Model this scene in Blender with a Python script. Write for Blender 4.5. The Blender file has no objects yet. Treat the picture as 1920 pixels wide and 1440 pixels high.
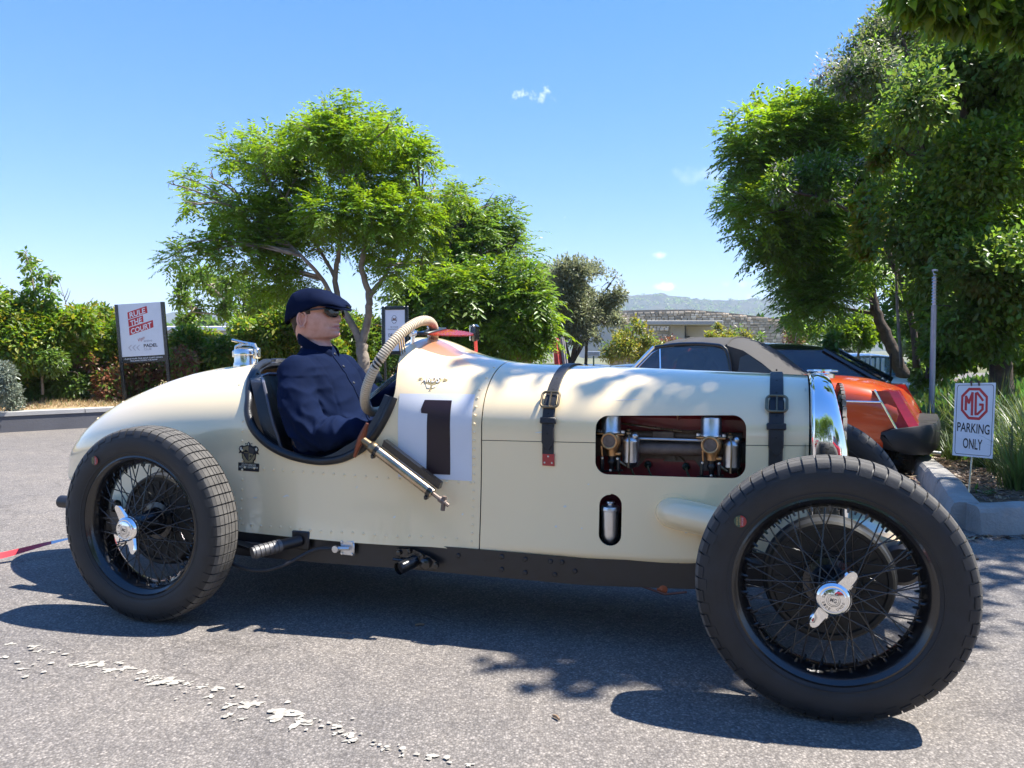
import bpy, bmesh, math, random
import numpy as np
from mathutils import Vector, Matrix, Euler
R = math.radians
random.seed(7)
scene = bpy.context.scene
COL = scene.collection

# ------------------------------------------------------------------ camera, sky, sun, exposure
F, HC, TH = 1442.0, 1.027, R(3.06)
cam = bpy.data.cameras.new('camera')
cam.lens = 36 * F / 1920
cam.sensor_width = 36
cam.clip_start = 0.05
cam.clip_end = 9000
camo = bpy.data.objects.new('camera', cam)
camo.location = (0, 0, HC)
camo.rotation_euler = (R(90) - TH, 0, 0)
COL.objects.link(camo)
scene.camera = camo

SUN_DIR = Vector((0.54, 0.06, 1.0)).normalized()      # towards the sun: high, right of the car, a little behind it
elev = math.asin(SUN_DIR.z)
azim = math.atan2(SUN_DIR.x, SUN_DIR.y)
world = bpy.data.worlds.new('World')
scene.world = world
world.use_nodes = True
wn, wl = world.node_tree.nodes, world.node_tree.links
wn.clear()
w_out = wn.new('ShaderNodeOutputWorld')
w_bg = wn.new('ShaderNodeBackground')
w_bg.inputs[1].default_value = 0.15
sky = wn.new('ShaderNodeTexSky')
sky.sky_type = 'NISHITA'
sky.sun_disc = False
sky.sun_elevation = elev
sky.sun_rotation = azim
sky.altitude = 1500
sky.air_density = 1.0
sky.dust_density = 0.1
sky.ozone_density = 6.0


def wmath(op, a, b=None, c=None):
    n = wn.new('ShaderNodeMath')
    n.operation = op
    for i, s in enumerate((a, b, c)):
        if s is None:
            continue
        if isinstance(s, (int, float)):
            n.inputs[i].default_value = s
        else:
            wl.new(s, n.inputs[i])
    return n.outputs[0]


# a few small fair-weather clouds, as soft noise round their own directions in the sky
tc = wn.new('ShaderNodeTexCoord')
dirv = tc.outputs['Generated']
nz = wn.new('ShaderNodeTexNoise')
nz.inputs['Scale'].default_value = 26
nz.inputs['Detail'].default_value = 7
nz.inputs['Roughness'].default_value = 0.62
wl.new(dirv, nz.inputs['Vector'])


def ray(u, v):
    a, b = (u - 960) / F, (720 - v) / F
    return Vector((a, math.cos(TH) + b * math.sin(TH), b * math.cos(TH) - math.sin(TH)))


total = None
for (u, v, w, h, dens) in ((1000, 172, 34, 24, 1.0), (1062, 410, 20, 11, 0.9), (1245, 537, 24, 9, 0.85), (1385, 531, 30, 10, 0.55),
                           (1413, 484, 24, 12, 0.7), (1236, 478, 16, 8, 0.6), (1410, 556, 26, 8, 0.5), (720, 515, 30, 10, .3), (1330, 330, 60, 24, .16), (-260, 300, 90, 40, .8), (2300, 260, 120, 50, .8)):
    d = ray(u, v).normalized()
    east = d.cross(Vector((0, 0, 1))).normalized()
    up = east.cross(d)
    acc = None
    for ax, s in ((east, w / F), (up, h / F)):
        dp = wn.new('ShaderNodeVectorMath')
        dp.operation = 'DOT_PRODUCT'
        wl.new(dirv, dp.inputs[0])
        dp.inputs[1].default_value = ax
        q = wmath('DIVIDE', dp.outputs['Value'], s)
        q = wmath('MULTIPLY', q, q)
        acc = q if acc is None else wmath('ADD', acc, q)
    fw = wn.new('ShaderNodeVectorMath')
    fw.operation = 'DOT_PRODUCT'
    wl.new(dirv, fw.inputs[0])
    fw.inputs[1].default_value = d
    front = wmath('GREATER_THAN', fw.outputs['Value'], 0.5)
    m = wmath('SUBTRACT', 1.0, wmath('MULTIPLY', acc, 0.8))
    m = wmath('ADD', m, wmath('MULTIPLY', wmath('SUBTRACT', nz.outputs['Fac'], 0.62), 5.0))
    cl = wn.new('ShaderNodeClamp')
    wl.new(m, cl.inputs[0])
    m = wmath('MULTIPLY', wmath('MULTIPLY', cl.outputs[0], dens), front)
    total = m if total is None else wmath('MAXIMUM', total, m)
tint = wn.new('ShaderNodeMixRGB')
tint.blend_type = 'MIX'
wl.new(total, tint.inputs[0])
gam = wn.new('ShaderNodeGamma')
gam.inputs[1].default_value = 0.5
wl.new(sky.outputs[0], gam.inputs[0])
sat = wn.new('ShaderNodeHueSaturation')
sat.inputs['Saturation'].default_value = 1.82
sat.inputs['Value'].default_value = 1.15
sat.inputs['Hue'].default_value = 0.517
wl.new(gam.outputs[0], sat.inputs['Color'])
wl.new(sat.outputs[0], tint.inputs[1])
tint.inputs[2].default_value = (3.9, 4.0, 4.1, 1)
wl.new(tint.outputs[0], w_bg.inputs[0])
wl.new(w_bg.outputs[0], w_out.inputs[0])

sun = bpy.data.lights.new('sun', 'SUN')
sun.energy = 3.8
sun.angle = R(0.55)
sun.color = (1.0, 0.955, 0.88)
suno = bpy.data.objects.new('sun', sun)
suno.rotation_euler = SUN_DIR.to_track_quat('Z', 'Y').to_euler()
suno.location = (6, 2, 12)
COL.objects.link(suno)

vs = scene.view_settings
vs.view_transform = 'Standard'
vs.look = 'None'
vs.gamma = 1
vs.use_curve_mapping = False
vs.exposure = 1.78
scene.cycles.max_bounces = 12
scene.cycles.diffuse_bounces = 6
scene.cycles.transparent_max_bounces = 12
scene.cycles.caustics_reflective = False
scene.cycles.caustics_refractive = False

# ------------------------------------------------------------------ helpers


def at(u, v, Z):
    """a point of the place: along the ray of photo pixel (u, v), Z metres in front of the camera"""
    r = ray(u, v)
    return Vector((r.x * Z, r.y * Z, HC + r.z * Z))


def tag(o, label=None, cat=None, group=None, kind=None):
    if label: o['label'] = label
    if cat: o['category'] = cat
    if group: o['group'] = group
    if kind: o['kind'] = kind
    return o


def empty(name, loc=(0, 0, 0), rz=0, parent=None):
    o = bpy.data.objects.new(name, None)
    o.empty_display_size = 0.1
    COL.objects.link(o)
    o.location = loc
    o.rotation_euler = (0, 0, rz)
    if parent: o.parent = parent
    return o


def put(name, mesh, parent=None, loc=None, rot=None):
    o = bpy.data.objects.new(name, mesh)
    COL.objects.link(o)
    if parent: o.parent = parent
    if loc: o.location = loc
    if rot: o.rotation_euler = rot
    return o


def children(o):
    return [c for c in bpy.data.objects if c.parent == o]


def copy_tree(o, parent=None, kids=None):
    if kids is None:
        kids = {}
        for c in bpy.data.objects:
            if c.parent: kids.setdefault(c.parent.name, []).append(c)
    c = o.copy()
    COL.objects.link(c)
    if parent: c.parent = parent
    for ch in kids.get(o.name, []):
        copy_tree(ch, c, kids)
    return c


class MB:
    """collects shapes and links them as one mesh object"""

    def __init__(s):
        s.v, s.f, s.m = [], [], []

    def add(s, vs, fs, mi=0):
        b = len(s.v)
        s.v += [tuple(p) for p in vs]
        s.f += [tuple(i + b for i in f) for f in fs]
        s.m += [mi] * len(fs)
        return s

    def box(s, c, size, rot=None, mi=0, taper=1.0, bev=0.0):
        hx, hy, hz = size[0] / 2, size[1] / 2, size[2] / 2
        if bev > 0:
            b = min(bev, hx * .9, hy * .9, hz * .9)
            vs, fs, idx = [], [], {}
            for sx in (-1, 1):
                for sy in (-1, 1):
                    for sz in (-1, 1):
                        for k in range(3):
                            p = [sx * hx, sy * hy, sz * hz]
                            for q in range(3):
                                if q != k: p[q] -= (sx, sy, sz)[q] * b
                            idx[(sx, sy, sz, k)] = len(vs)
                            vs.append(Vector(p))
            S = (-1, 1)
            for k in range(3):
                a1, a2 = [q for q in range(3) if q != k]
                for sg in S:
                    loop = []
                    for (p, q) in ((-1, -1), (1, -1), (1, 1), (-1, 1)):
                        t = [0, 0, 0]
                        t[k] = sg; t[a1] = p; t[a2] = q
                        loop.append(idx[(*t, k)])
                    fs.append(loop)
                for p in S:
                    for q in S:
                        t0, t1 = [0, 0, 0], [0, 0, 0]
                        t0[a1] = t1[a1] = p
                        t0[a2] = t1[a2] = q
                        t0[k], t1[k] = -1, 1
                        fs.append([idx[(*t0, a1)], idx[(*t1, a1)], idx[(*t1, a2)], idx[(*t0, a2)]])
            for sx in S:
                for sy in S:
                    for sz in S:
                        fs.append([idx[(sx, sy, sz, k)] for k in range(3)])
        else:
            vs = [Vector((x * hx * (taper if z > 0 else 1), y * hy * (taper if z > 0 else 1), z * hz)) for z in (-1, 1) for y in (-1, 1) for x in (-1, 1)]
            fs = [(0, 2, 3, 1), (4, 5, 7, 6), (0, 1, 5, 4), (2, 6, 7, 3), (0, 4, 6, 2), (1, 3, 7, 5)]
        if rot is not None:
            M = rot if isinstance(rot, Matrix) else Euler(rot).to_matrix()
            vs = [M @ p for p in vs]
        c = Vector(c)
        return s.add([p + c for p in vs], fs, mi)

    def tube(s, pts, r, seg=8, cap=True, closed=False, mi=0, flat=None):
        pts = [Vector(p) for p in pts]
        n = len(pts)
        rs = r if isinstance(r, (list, tuple)) else [r] * n
        vs, fs = [], []
        prev = None
        for i, p in enumerate(pts):
            if closed: t = pts[(i + 1) % n] - pts[i - 1]
            else: t = pts[min(i + 1, n - 1)] - pts[max(i - 1, 0)]
            if t.length < 1e-9: t = Vector((0, 0, 1))
            t.normalize()
            if prev is None:
                a = Vector((0, 0, 1)) if abs(t.z) < .9 else Vector((1, 0, 0))
                nrm = t.cross(a).normalized()
            else:
                nrm = (prev - t * prev.dot(t))
                if nrm.length < 1e-6: nrm = t.orthogonal()
                nrm.normalize()
            prev = nrm
            bn = t.cross(nrm)
            for k in range(seg):
                a = 2 * math.pi * k / seg
                vs.append(p + (nrm * math.cos(a) + bn * math.sin(a)) * rs[i])
        m = n if closed else n - 1
        for i in range(m):
            j = (i + 1) % n
            for k in range(seg):
                l = (k + 1) % seg
                fs.append((i * seg + k, i * seg + l, j * seg + l, j * seg + k))
        if cap and not closed:
            fs.append(tuple(range(seg - 1, -1, -1)))
            fs.append(tuple((n - 1) * seg + k for k in range(seg)))
        return s.add(vs, fs, mi)

    def lathe(s, prof, o=(0, 0, 0), axis=(0, 0, 1), seg=24, mi=0, closed=False, cap=True):
        """prof: (radius, distance along the axis)"""
        ax = Vector(axis).normalized()
        e1 = ax.orthogonal().normalized()
        e2 = ax.cross(e1)
        o = Vector(o)
        vs, fs = [], []
        n = len(prof)
        for (r, h) in prof:
            for k in range(seg):
                a = 2 * math.pi * k / seg
                vs.append(o + ax * h + (e1 * math.cos(a) + e2 * math.sin(a)) * max(r, 1e-5))
        for i in range(n if closed else n - 1):
            j = (i + 1) % n
            for k in range(seg):
                l = (k + 1) % seg
                fs.append((i * seg + k, i * seg + l, j * seg + l, j * seg + k))
        if cap and not closed:
            if prof[0][0] > 1e-4: fs.append(tuple(range(seg - 1, -1, -1)))
            if prof[-1][0] > 1e-4: fs.append(tuple((n - 1) * seg + k for k in range(seg)))
        return s.add(vs, fs, mi)

    def loft(s, rings, closed=True, cap=True, mi=0):
        n, m = len(rings), len(rings[0])
        vs = [p for r in rings for p in r]
        fs = []
        for i in range(n - 1):
            for k in range(m if closed else m - 1):
                l = (k + 1) % m
                fs.append((i * m + k, i * m + l, (i + 1) * m + l, (i + 1) * m + k))
        if cap and closed:
            fs.append(tuple(range(m - 1, -1, -1)))
            fs.append(tuple((n - 1) * m + k for k in range(m)))
        return s.add(vs, fs, mi)

    def prism(s, outline, M, depth, mi=0):
        """outline (x, y) in the plane of matrix M, pushed out along its z by depth"""
        n = len(outline)
        vs = [M @ Vector((x, y, 0)) for x, y in outline] + [M @ Vector((x, y, depth)) for x, y in outline]
        fs = [tuple(range(n - 1, -1, -1)), tuple(range(n, 2 * n))]
        fs += [(k, (k + 1) % n, n + (k + 1) % n, n + k) for k in range(n)]
        return s.add(vs, fs, mi)

    def ball(s, c, r, seg=12, rings=8, mi=0, scale=(1, 1, 1), rot=None):
        c = Vector(c)
        vs, fs = [], []
        for i in range(rings + 1):
            th = math.pi * i / rings
            for k in range(seg):
                a = 2 * math.pi * k / seg
                p = Vector((math.sin(th) * math.cos(a) * scale[0], math.sin(th) * math.sin(a) * scale[1], math.cos(th) * scale[2])) * r
                if rot is not None: p = rot @ p
                vs.append(c + p)
        for i in range(rings):
            for k in range(seg):
                l = (k + 1) % seg
                fs.append((i * seg + k, (i + 1) * seg + k, (i + 1) * seg + l, i * seg + l))
        return s.add(vs, fs, mi)

    def mesh(s, name, mats, smooth=True, angle=38, weld=True):
        me = bpy.data.meshes.new(name)
        me.from_pydata(s.v, [], s.f)
        mats = mats if isinstance(mats, (list, tuple)) else [mats]
        for m in mats: me.materials.append(m)
        if len(mats) > 1: me.polygons.foreach_set('material_index', s.m)
        if weld:
            bm = bmesh.new()
            bm.from_mesh(me)
            bmesh.ops.remove_doubles(bm, verts=bm.verts, dist=1e-5)
            bmesh.ops.recalc_face_normals(bm, faces=bm.faces)
            bm.to_mesh(me)
            bm.free()
        shade(me, smooth, angle)
        return me

    def build(s, name, mats, parent=None, smooth=True, angle=38, weld=True, loc=None, rot=None):
        return put(name, s.mesh(name, mats, smooth, angle, weld), parent, loc, rot)


def shade(me, smooth=True, angle=38):
    me.polygons.foreach_set('use_smooth', [bool(smooth)] * len(me.polygons))
    if smooth and angle: me.set_sharp_from_angle(angle=R(angle))
    me.update()


def bake(o):
    """replace the mesh of o by its modified one"""
    dg = bpy.context.evaluated_depsgraph_get()
    me = bpy.data.meshes.new_from_object(o.evaluated_get(dg), preserve_all_data_layers=True, depsgraph=dg)
    old = o.data
    o.modifiers.clear()
    o.data = me
    if old.users == 0: bpy.data.meshes.remove(old)
    return o


def cut(o, cutters):
    for c in cutters:
        m = o.modifiers.new('cut', 'BOOLEAN')
        m.operation = 'DIFFERENCE'
        m.solver = 'EXACT'
        m.object = c
    bpy.context.view_layer.update()
    return bake(o)


def drop(*obs):
    for o in obs:
        me = o.data
        bpy.data.objects.remove(o)
        if me and me.users == 0: bpy.data.meshes.remove(me)


def text_mesh(s, size=1.0, bold=0.0, align='CENTER', spacing=1.0, shear=0.0):
    """2-D outlines of a line of writing: vertices (x, y) and faces"""
    cu = bpy.data.curves.new('writing', 'FONT')
    cu.body = s
    cu.size = size
    cu.offset = bold
    cu.align_x = align
    cu.align_y = 'CENTER'
    cu.space_character = spacing
    cu.shear = shear
    cu.resolution_u = 4
    o = bpy.data.objects.new('writing', cu)
    COL.objects.link(o)
    bpy.context.view_layer.update()
    dg = bpy.context.evaluated_depsgraph_get()
    me = bpy.data.meshes.new_from_object(o.evaluated_get(dg))
    vs = [(v.co.x, v.co.y) for v in me.vertices]
    fs = [tuple(p.vertices) for p in me.polygons]
    bpy.data.objects.remove(o)
    bpy.data.curves.remove(cu)
    bpy.data.meshes.remove(me)
    return vs, fs


def fit_text(s, w, h, bold=0.0, cx=0.0, cy=0.0, spacing=1.0, shear=0.0):
    vs, fs = text_mesh(s, 1.0, bold, 'CENTER', spacing, shear)
    a = np.array(vs)
    lo, hi = a.min(0), a.max(0)
    sc = np.array((w, h)) / (hi - lo)
    a = (a - (lo + hi) / 2) * sc + np.array((cx, cy))
    return [tuple(p) for p in a], fs

def smooth_interp(x, xs, ys):
    # monotone-ish cubic (Catmull-Rom on the table)
    i = int(np.clip(np.searchsorted(xs, x) - 1, 0, len(xs) - 2))
    x0, x1 = xs[i], xs[i + 1]
    t = (min(max(x, xs[0]), xs[-1]) - x0) / (x1 - x0)
    d = [(ys[min(k + 1, len(xs) - 1)] - ys[max(k - 1, 0)]) / (xs[min(k + 1, len(xs) - 1)] - xs[max(k - 1, 0)]) for k in (i, i + 1)]
    h = x1 - x0
    return (2 * t**3 - 3 * t * t + 1) * ys[i] + (t**3 - 2 * t * t + t) * h * d[0] + (-2 * t**3 + 3 * t * t) * ys[i + 1] + (t**3 - t * t) * h * d[1]


def curve_pts(pts, n=6):
    """Catmull-Rom through points"""
    P = [Vector(p) for p in pts]
    out = []
    for i in range(len(P) - 1):
        p0, p1, p2, p3 = P[max(i - 1, 0)], P[i], P[i + 1], P[min(i + 2, len(P) - 1)]
        for k in range(n):
            t = k / n
            out.append(.5 * ((2 * p1) + (p2 - p0) * t + (2 * p0 - 5 * p1 + 4 * p2 - p3) * t * t + (3 * p1 - p0 - 3 * p2 + p3) * t**3))
    out.append(P[-1])
    return out


# ------------------------------------------------------------------ materials


def mat(name, col, rough=.5, metal=0., coat=0., var=.12, scale=8., bump=0., bscale=60., spec=.5, coat_rough=.05, col2=None, trans=0., alpha=1., detail=5):
    m = bpy.data.materials.new(name)
    m.use_nodes = True
    nt = m.node_tree
    n, l = nt.nodes, nt.links
    b = n['Principled BSDF']
    b.inputs['Roughness'].default_value = rough
    b.inputs['Metallic'].default_value = metal
    b.inputs['Coat Weight'].default_value = coat
    b.inputs['Coat Roughness'].default_value = coat_rough
    b.inputs['Specular IOR Level'].default_value = spec
    b.inputs['Transmission Weight'].default_value = trans
    t = n.new('ShaderNodeTexCoord')
    nz = n.new('ShaderNodeTexNoise')
    nz.inputs['Scale'].default_value = scale
    nz.inputs['Detail'].default_value = detail
    nz.inputs['Roughness'].default_value = .6
    l.new(t.outputs['Object'], nz.inputs['Vector'])
    rp = n.new('ShaderNodeValToRGB')
    rp.color_ramp.elements[0].position = .3
    rp.color_ramp.elements[1].position = .7
    c2 = col2 or tuple(min(1, c * (1 + var)) for c in col)
    c1 = col if col2 else tuple(c * (1 - var) for c in col)
    rp.color_ramp.elements[0].color = (*c1, 1)
    rp.color_ramp.elements[1].color = (*c2, 1)
    l.new(nz.outputs['Fac'], rp.inputs[0])
    l.new(rp.outputs[0], b.inputs['Base Color'])
    # a little unevenness in the gloss
    mr = n.new('ShaderNodeMapRange')
    mr.inputs['To Min'].default_value = max(0, rough * .8)
    mr.inputs['To Max'].default_value = min(1, rough * 1.25)
    l.new(nz.outputs['Fac'], mr.inputs['Value'])
    l.new(mr.outputs[0], b.inputs['Roughness'])
    if bump:
        n2 = n.new('ShaderNodeTexNoise')
        n2.inputs['Scale'].default_value = bscale
        n2.inputs['Detail'].default_value = 4
        l.new(t.outputs['Object'], n2.inputs['Vector'])
        bp = n.new('ShaderNodeBump')
        bp.inputs['Strength'].default_value = bump
        bp.inputs['Distance'].default_value = .01
        l.new(n2.outputs['Fac'], bp.inputs['Height'])
        l.new(bp.outputs[0], b.inputs['Normal'])
    return m


def leaf_mat(name, c, trans=.4, var=.42, hue=.03, rough=.38, spec=.5):
    """leaves: every leaf its own tone, some light passing through"""
    m = bpy.data.materials.new(name)
    m.use_nodes = True
    nt = m.node_tree
    n, l = nt.nodes, nt.links
    b = n['Principled BSDF']
    b.inputs['Roughness'].default_value = rough
    b.inputs['Specular IOR Level'].default_value = spec
    g = n.new('ShaderNodeNewGeometry')
    t = n.new('ShaderNodeTexCoord')
    nz = n.new('ShaderNodeTexNoise')
    nz.inputs['Scale'].default_value = 1.6
    nz.inputs['Detail'].default_value = 3
    l.new(t.outputs['Object'], nz.inputs['Vector'])
    ad = n.new('ShaderNodeMath')
    ad.operation = 'MULTIPLY_ADD'
    l.new(g.outputs['Random Per Island'], ad.inputs[0])
    ad.inputs[1].default_value = .6
    l.new(nz.outputs['Fac'], ad.inputs[2])
    mr = n.new('ShaderNodeMapRange')
    mr.inputs['From Min'].default_value = .35
    mr.inputs['From Max'].default_value = 1.25
    mr.inputs['To Min'].default_value = 1 - var
    mr.inputs['To Max'].default_value = 1 + var
    l.new(ad.outputs[0], mr.inputs['Value'])
    h = n.new('ShaderNodeHueSaturation')
    h.inputs['Color'].default_value = (*c, 1)
    l.new(mr.outputs[0], h.inputs['Value'])
    mh = n.new('ShaderNodeMapRange')
    mh.inputs['To Min'].default_value = .5 - hue
    mh.inputs['To Max'].default_value = .5 + hue
    l.new(g.outputs['Random Per Island'], mh.inputs['Value'])
    l.new(mh.outputs[0], h.inputs['Hue'])
    l.new(h.outputs[0], b.inputs['Base Color'])
    tr = n.new('ShaderNodeBsdfTranslucent')
    h2 = n.new('ShaderNodeHueSaturation')
    h2.inputs['Hue'].default_value = .48
    h2.inputs['Saturation'].default_value = 1.1
    h2.inputs['Value'].default_value = 2.0
    l.new(h.outputs[0], h2.inputs['Color'])
    l.new(h2.outputs[0], tr.inputs['Color'])
    mx = n.new('ShaderNodeMixShader')
    mx.inputs[0].default_value = trans
    l.new(b.outputs[0], mx.inputs[1])
    l.new(tr.outputs[0], mx.inputs[2])
    l.new(mx.outputs[0], n['Material Output'].inputs['Surface'])
    return m


def glass_mat(name, tint=(.75, .85, .9), see=.6, rough=.02):
    """thin tinted glass: lets light through and mirrors at a glance"""
    m = bpy.data.materials.new(name)
    m.use_nodes = True
    nt = m.node_tree
    n, l = nt.nodes, nt.links
    b = n['Principled BSDF']
    b.inputs['Base Color'].default_value = (*[c * .1 for c in tint], 1)
    b.inputs['Roughness'].default_value = rough
    b.inputs['Specular IOR Level'].default_value = .8
    tr = n.new('ShaderNodeBsdfTransparent')
    nz = n.new('ShaderNodeTexNoise')
    nz.inputs['Scale'].default_value = 3
    rp = n.new('ShaderNodeValToRGB')
    rp.color_ramp.elements[0].color = (*[c * .94 for c in tint], 1)
    rp.color_ramp.elements[1].color = (*tint, 1)
    l.new(nz.outputs['Fac'], rp.inputs[0])
    l.new(rp.outputs[0], tr.inputs['Color'])
    mx = n.new('ShaderNodeMixShader')
    mx.inputs[0].default_value = see
    l.new(b.outputs[0], mx.inputs[1])
    l.new(tr.outputs[0], mx.inputs[2])
    l.new(mx.outputs[0], n['Material Output'].inputs['Surface'])
    return m


def asphalt_mat():
    m = bpy.data.materials.new('worn asphalt')
    m.use_nodes = True
    nt = m.node_tree
    n, l = nt.nodes, nt.links
    b = n['Principled BSDF']
    b.inputs['Roughness'].default_value = .82
    b.inputs['Specular IOR Level'].default_value = .35
    t = n.new('ShaderNodeTexCoord')
    vec = t.outputs['Object']

    def noise(s, d=4, r=.6):
        q = n.new('ShaderNodeTexNoise')
        q.inputs['Scale'].default_value = s
        q.inputs['Detail'].default_value = d
        q.inputs['Roughness'].default_value = r
        l.new(vec, q.inputs['Vector'])
        return q.outputs['Fac']

    def ramp(f, stops):
        q = n.new('ShaderNodeValToRGB')
        e = q.color_ramp.elements
        while len(e) < len(stops): e.new(.5)
        for k, (p, c) in enumerate(stops):
            e[k].position = p
            e[k].color = (*c, 1)
        l.new(f, q.inputs[0])
        return q.outputs[0]

    def mix(kind, f, a, c):
        q = n.new('ShaderNodeMixRGB')
        q.blend_type = kind
        if isinstance(f, float): q.inputs[0].default_value = f
        else: l.new(f, q.inputs[0])
        l.new(a, q.inputs[1])
        l.new(c, q.inputs[2])
        return q.outputs[0]
    vo = n.new('ShaderNodeTexVoronoi')
    vo.inputs['Scale'].default_value = 150
    l.new(vec, vo.inputs['Vector'])
    hs = n.new('ShaderNodeSeparateColor')
    l.new(vo.outputs['Color'], hs.inputs[0])
    stones = ramp(hs.outputs[0], ((0, (.145, .132, .12)), (.45, (.19, .174, .158)), (.78, (.23, .209, .188)), (1, (.33, .30, .27))))
    gaps = ramp(vo.outputs['Distance'], ((.25, (1, 1, 1)), (.75, (.58, .57, .57))))
    c = mix('MULTIPLY', .85, stones, gaps)
    c = mix('MULTIPLY', 1.0, c, ramp(noise(.55, 6), ((.3, (.80, .81, .84)), (.7, (1.14, 1.11, 1.06)))))
    c = mix('MULTIPLY', 1.0, c, ramp(noise(7, 5), ((.3, (.86, .86, .87)), (.7, (1.1, 1.09, 1.07)))))
    # oil drips and dark wear
    c = mix('MULTIPLY', 1.0, c, ramp(noise(1.7, 3, .5), ((.24, (.66, .66, .68)), (.34, (1, 1, 1)))))
    # hairline cracks
    wv = n.new('ShaderNodeTexVoronoi')
    wv.feature = 'DISTANCE_TO_EDGE'
    wv.inputs['Scale'].default_value = .55
    ds = n.new('ShaderNodeVectorMath')
    ds.operation = 'MULTIPLY_ADD'
    qn = n.new('ShaderNodeTexNoise')
    qn.inputs['Scale'].default_value = 3
    qn.inputs['Detail'].default_value = 5
    l.new(vec, qn.inputs['Vector'])
    l.new(qn.outputs['Color'], ds.inputs[0])
    ds.inputs[1].default_value = (.55, .55, 0)
    l.new(vec, ds.inputs[2])
    l.new(ds.outputs[0], wv.inputs['Vector'])
    c = mix('MULTIPLY', .35, c, ramp(wv.outputs['Distance'], ((.0, (.35, .34, .33)), (.006, (1, 1, 1)))))
    l.new(c, b.inputs['Base Color'])
    bp = n.new('ShaderNodeBump')
    bp.inputs['Strength'].default_value = .5
    bp.inputs['Distance'].default_value = .004
    bp.invert = True
    l.new(vo.outputs['Distance'], bp.inputs['Height'])
    bp2 = n.new('ShaderNodeBump')
    bp2.inputs['Strength'].default_value = .35
    bp2.inputs['Distance'].default_value = .012
    l.new(noise(30, 4), bp2.inputs['Height'])
    l.new(bp.outputs[0], bp2.inputs['Normal'])
    l.new(bp2.outputs[0], b.inputs['Normal'])
    return m


M = {}
M['cream'] = mat('cream paint', (.93, .735, .435), .30, coat=1.0, coat_rough=.03, var=.012, scale=3, bump=.012, bscale=2.2)
M['white_panel'] = mat('flat white paint', (.72, .71, .715), .45, coat=.15, var=.02)
M['maroon'] = mat('dark maroon paint', (.018, .003, .006), .5, coat=.12, var=.2)
M['black_paint'] = mat('black chassis paint', (.014, .013, .014), .42, coat=.15, var=.25, scale=20, bump=.05)
M['gloss_black'] = mat('gloss black enamel', (.006, .006, .007), .25, coat=.5, var=.2)
M['rubber'] = mat('tyre rubber', (.021, .021, .022), .55, var=.25, scale=14, bump=.05, bscale=120, spec=.4)
M['tread'] = mat('dusty sunlit tread rubber', (.105, .098, .088), .85, var=.25, scale=24, spec=.2)  # dust and a sunlit tone are both put into the tread colour
M['leather'] = mat('black leather', (.012, .012, .014), .38, var=.3, scale=30, bump=.12, bscale=180)
M['strap'] = mat('black strap leather', (.017, .016, .017), .5, var=.3, scale=40, bump=.2, bscale=260)
M['chrome'] = mat('chrome plate', (.88, .88, .87), .04, 1, var=.02)
M['alu'] = mat('cast aluminium', (.60, .61, .62), .34, 1, var=.08, scale=40, bump=.05, bscale=200)
M['brass'] = mat('aged brass', (.24, .18, .11), .42, 1, var=.25, scale=26)
M['bronze'] = mat('carburettor bronze', (.52, .30, .14), .4, 1, var=.25, scale=60, bump=.1)
M['copper'] = mat('brown copper', (.22, .085, .055), .45, 1, var=.2, scale=40)
M['steel'] = mat('tube steel', (.45, .36, .26), .26, 1, var=.3, scale=18)
M['engine_red'] = mat('engine maroon enamel', (.30, .026, .032), .4, coat=.3, var=.2, scale=20)
M['engine_brown'] = mat('brown iron manifold', (.17, .125, .10), .55, .2, var=.3, scale=30, bump=.1)
M['red_tab'] = mat('red enamel tab', (.42, .03, .03), .4, coat=.3, var=.15)
M['cord'] = mat('cream whipping cord', (.62, .52, .38), .75, var=.15, scale=80, spec=.2)
M['cord_dark'] = mat('cord groove shade', (.25, .18, .11), .85, var=.15, scale=80, spec=.2)  # shade in the grooves between cord turns, put into the colour
M['red_glass'] = glass_mat('red tinted glass', (.97, .78, .70), .62)
M['red_glass'].node_tree.nodes['Principled BSDF'].inputs['Base Color'].default_value = (.62, .05, .03, 1)
M['red_plastic'] = mat('red paint', (.5, .05, .04), .4, coat=.3)
M['dark'] = mat('bare dark interior', (.012, .011, .012), .8)
M['cable'] = mat('black cable', (.02, .02, .022), .5)
M['lead'] = mat('braided lead', (.20, .14, .05), .8, col2=(.03, .03, .025), scale=160, detail=1)
M['boot'] = mat('dark green plug boot', (.012, .03, .02), .5)
M['navy'] = mat('navy shirt cotton', (.0068, .0125, .037), .9, var=.25, scale=5, bump=.15, bscale=420, spec=.03)
M['navy_dark'] = mat('dark navy cap cotton', (.006, .010, .029), .9, var=.25, scale=9, bump=.25, bscale=380, spec=.03)
M['skin'] = mat('skin', (.66, .305, .205), .46, var=.10, scale=42, bump=.10, bscale=210, col2=(.78, .405, .295))
M['skin'].node_tree.nodes['Principled BSDF'].inputs['Subsurface Weight'].default_value = .12
M['skin'].node_tree.nodes['Principled BSDF'].inputs['Subsurface Radius'].default_value = (.012, .004, .002)
M['lip'] = mat('lips', (.55, .20, .16), .4, var=.1, scale=60)
M['hair'] = mat('short brown hair', (.055, .032, .018), .7, var=.4, scale=90, bump=.5, bscale=300)
M['lens'] = mat('black sunglass lens', (.004, .004, .005), .04, coat=.3, var=.1)
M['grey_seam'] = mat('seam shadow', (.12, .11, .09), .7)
M['white'] = mat('white paint', (.78, .79, .80), .4, var=.04)
M['sign_white'] = mat('white sign sheet', (.74, .75, .78), .35, var=.03, coat=.15)
M['sign_red'] = mat('sign red', (.55, .028, .035), .4, var=.05)
M['ink'] = mat('black print', (.012, .012, .015), .45, var=.1)
M['grey_ink'] = mat('grey print', (.38, .38, .42), .45, var=.05)
M['gold_print'] = mat('gold print', (.33, .26, .13), .45, .3, var=.12)
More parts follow.
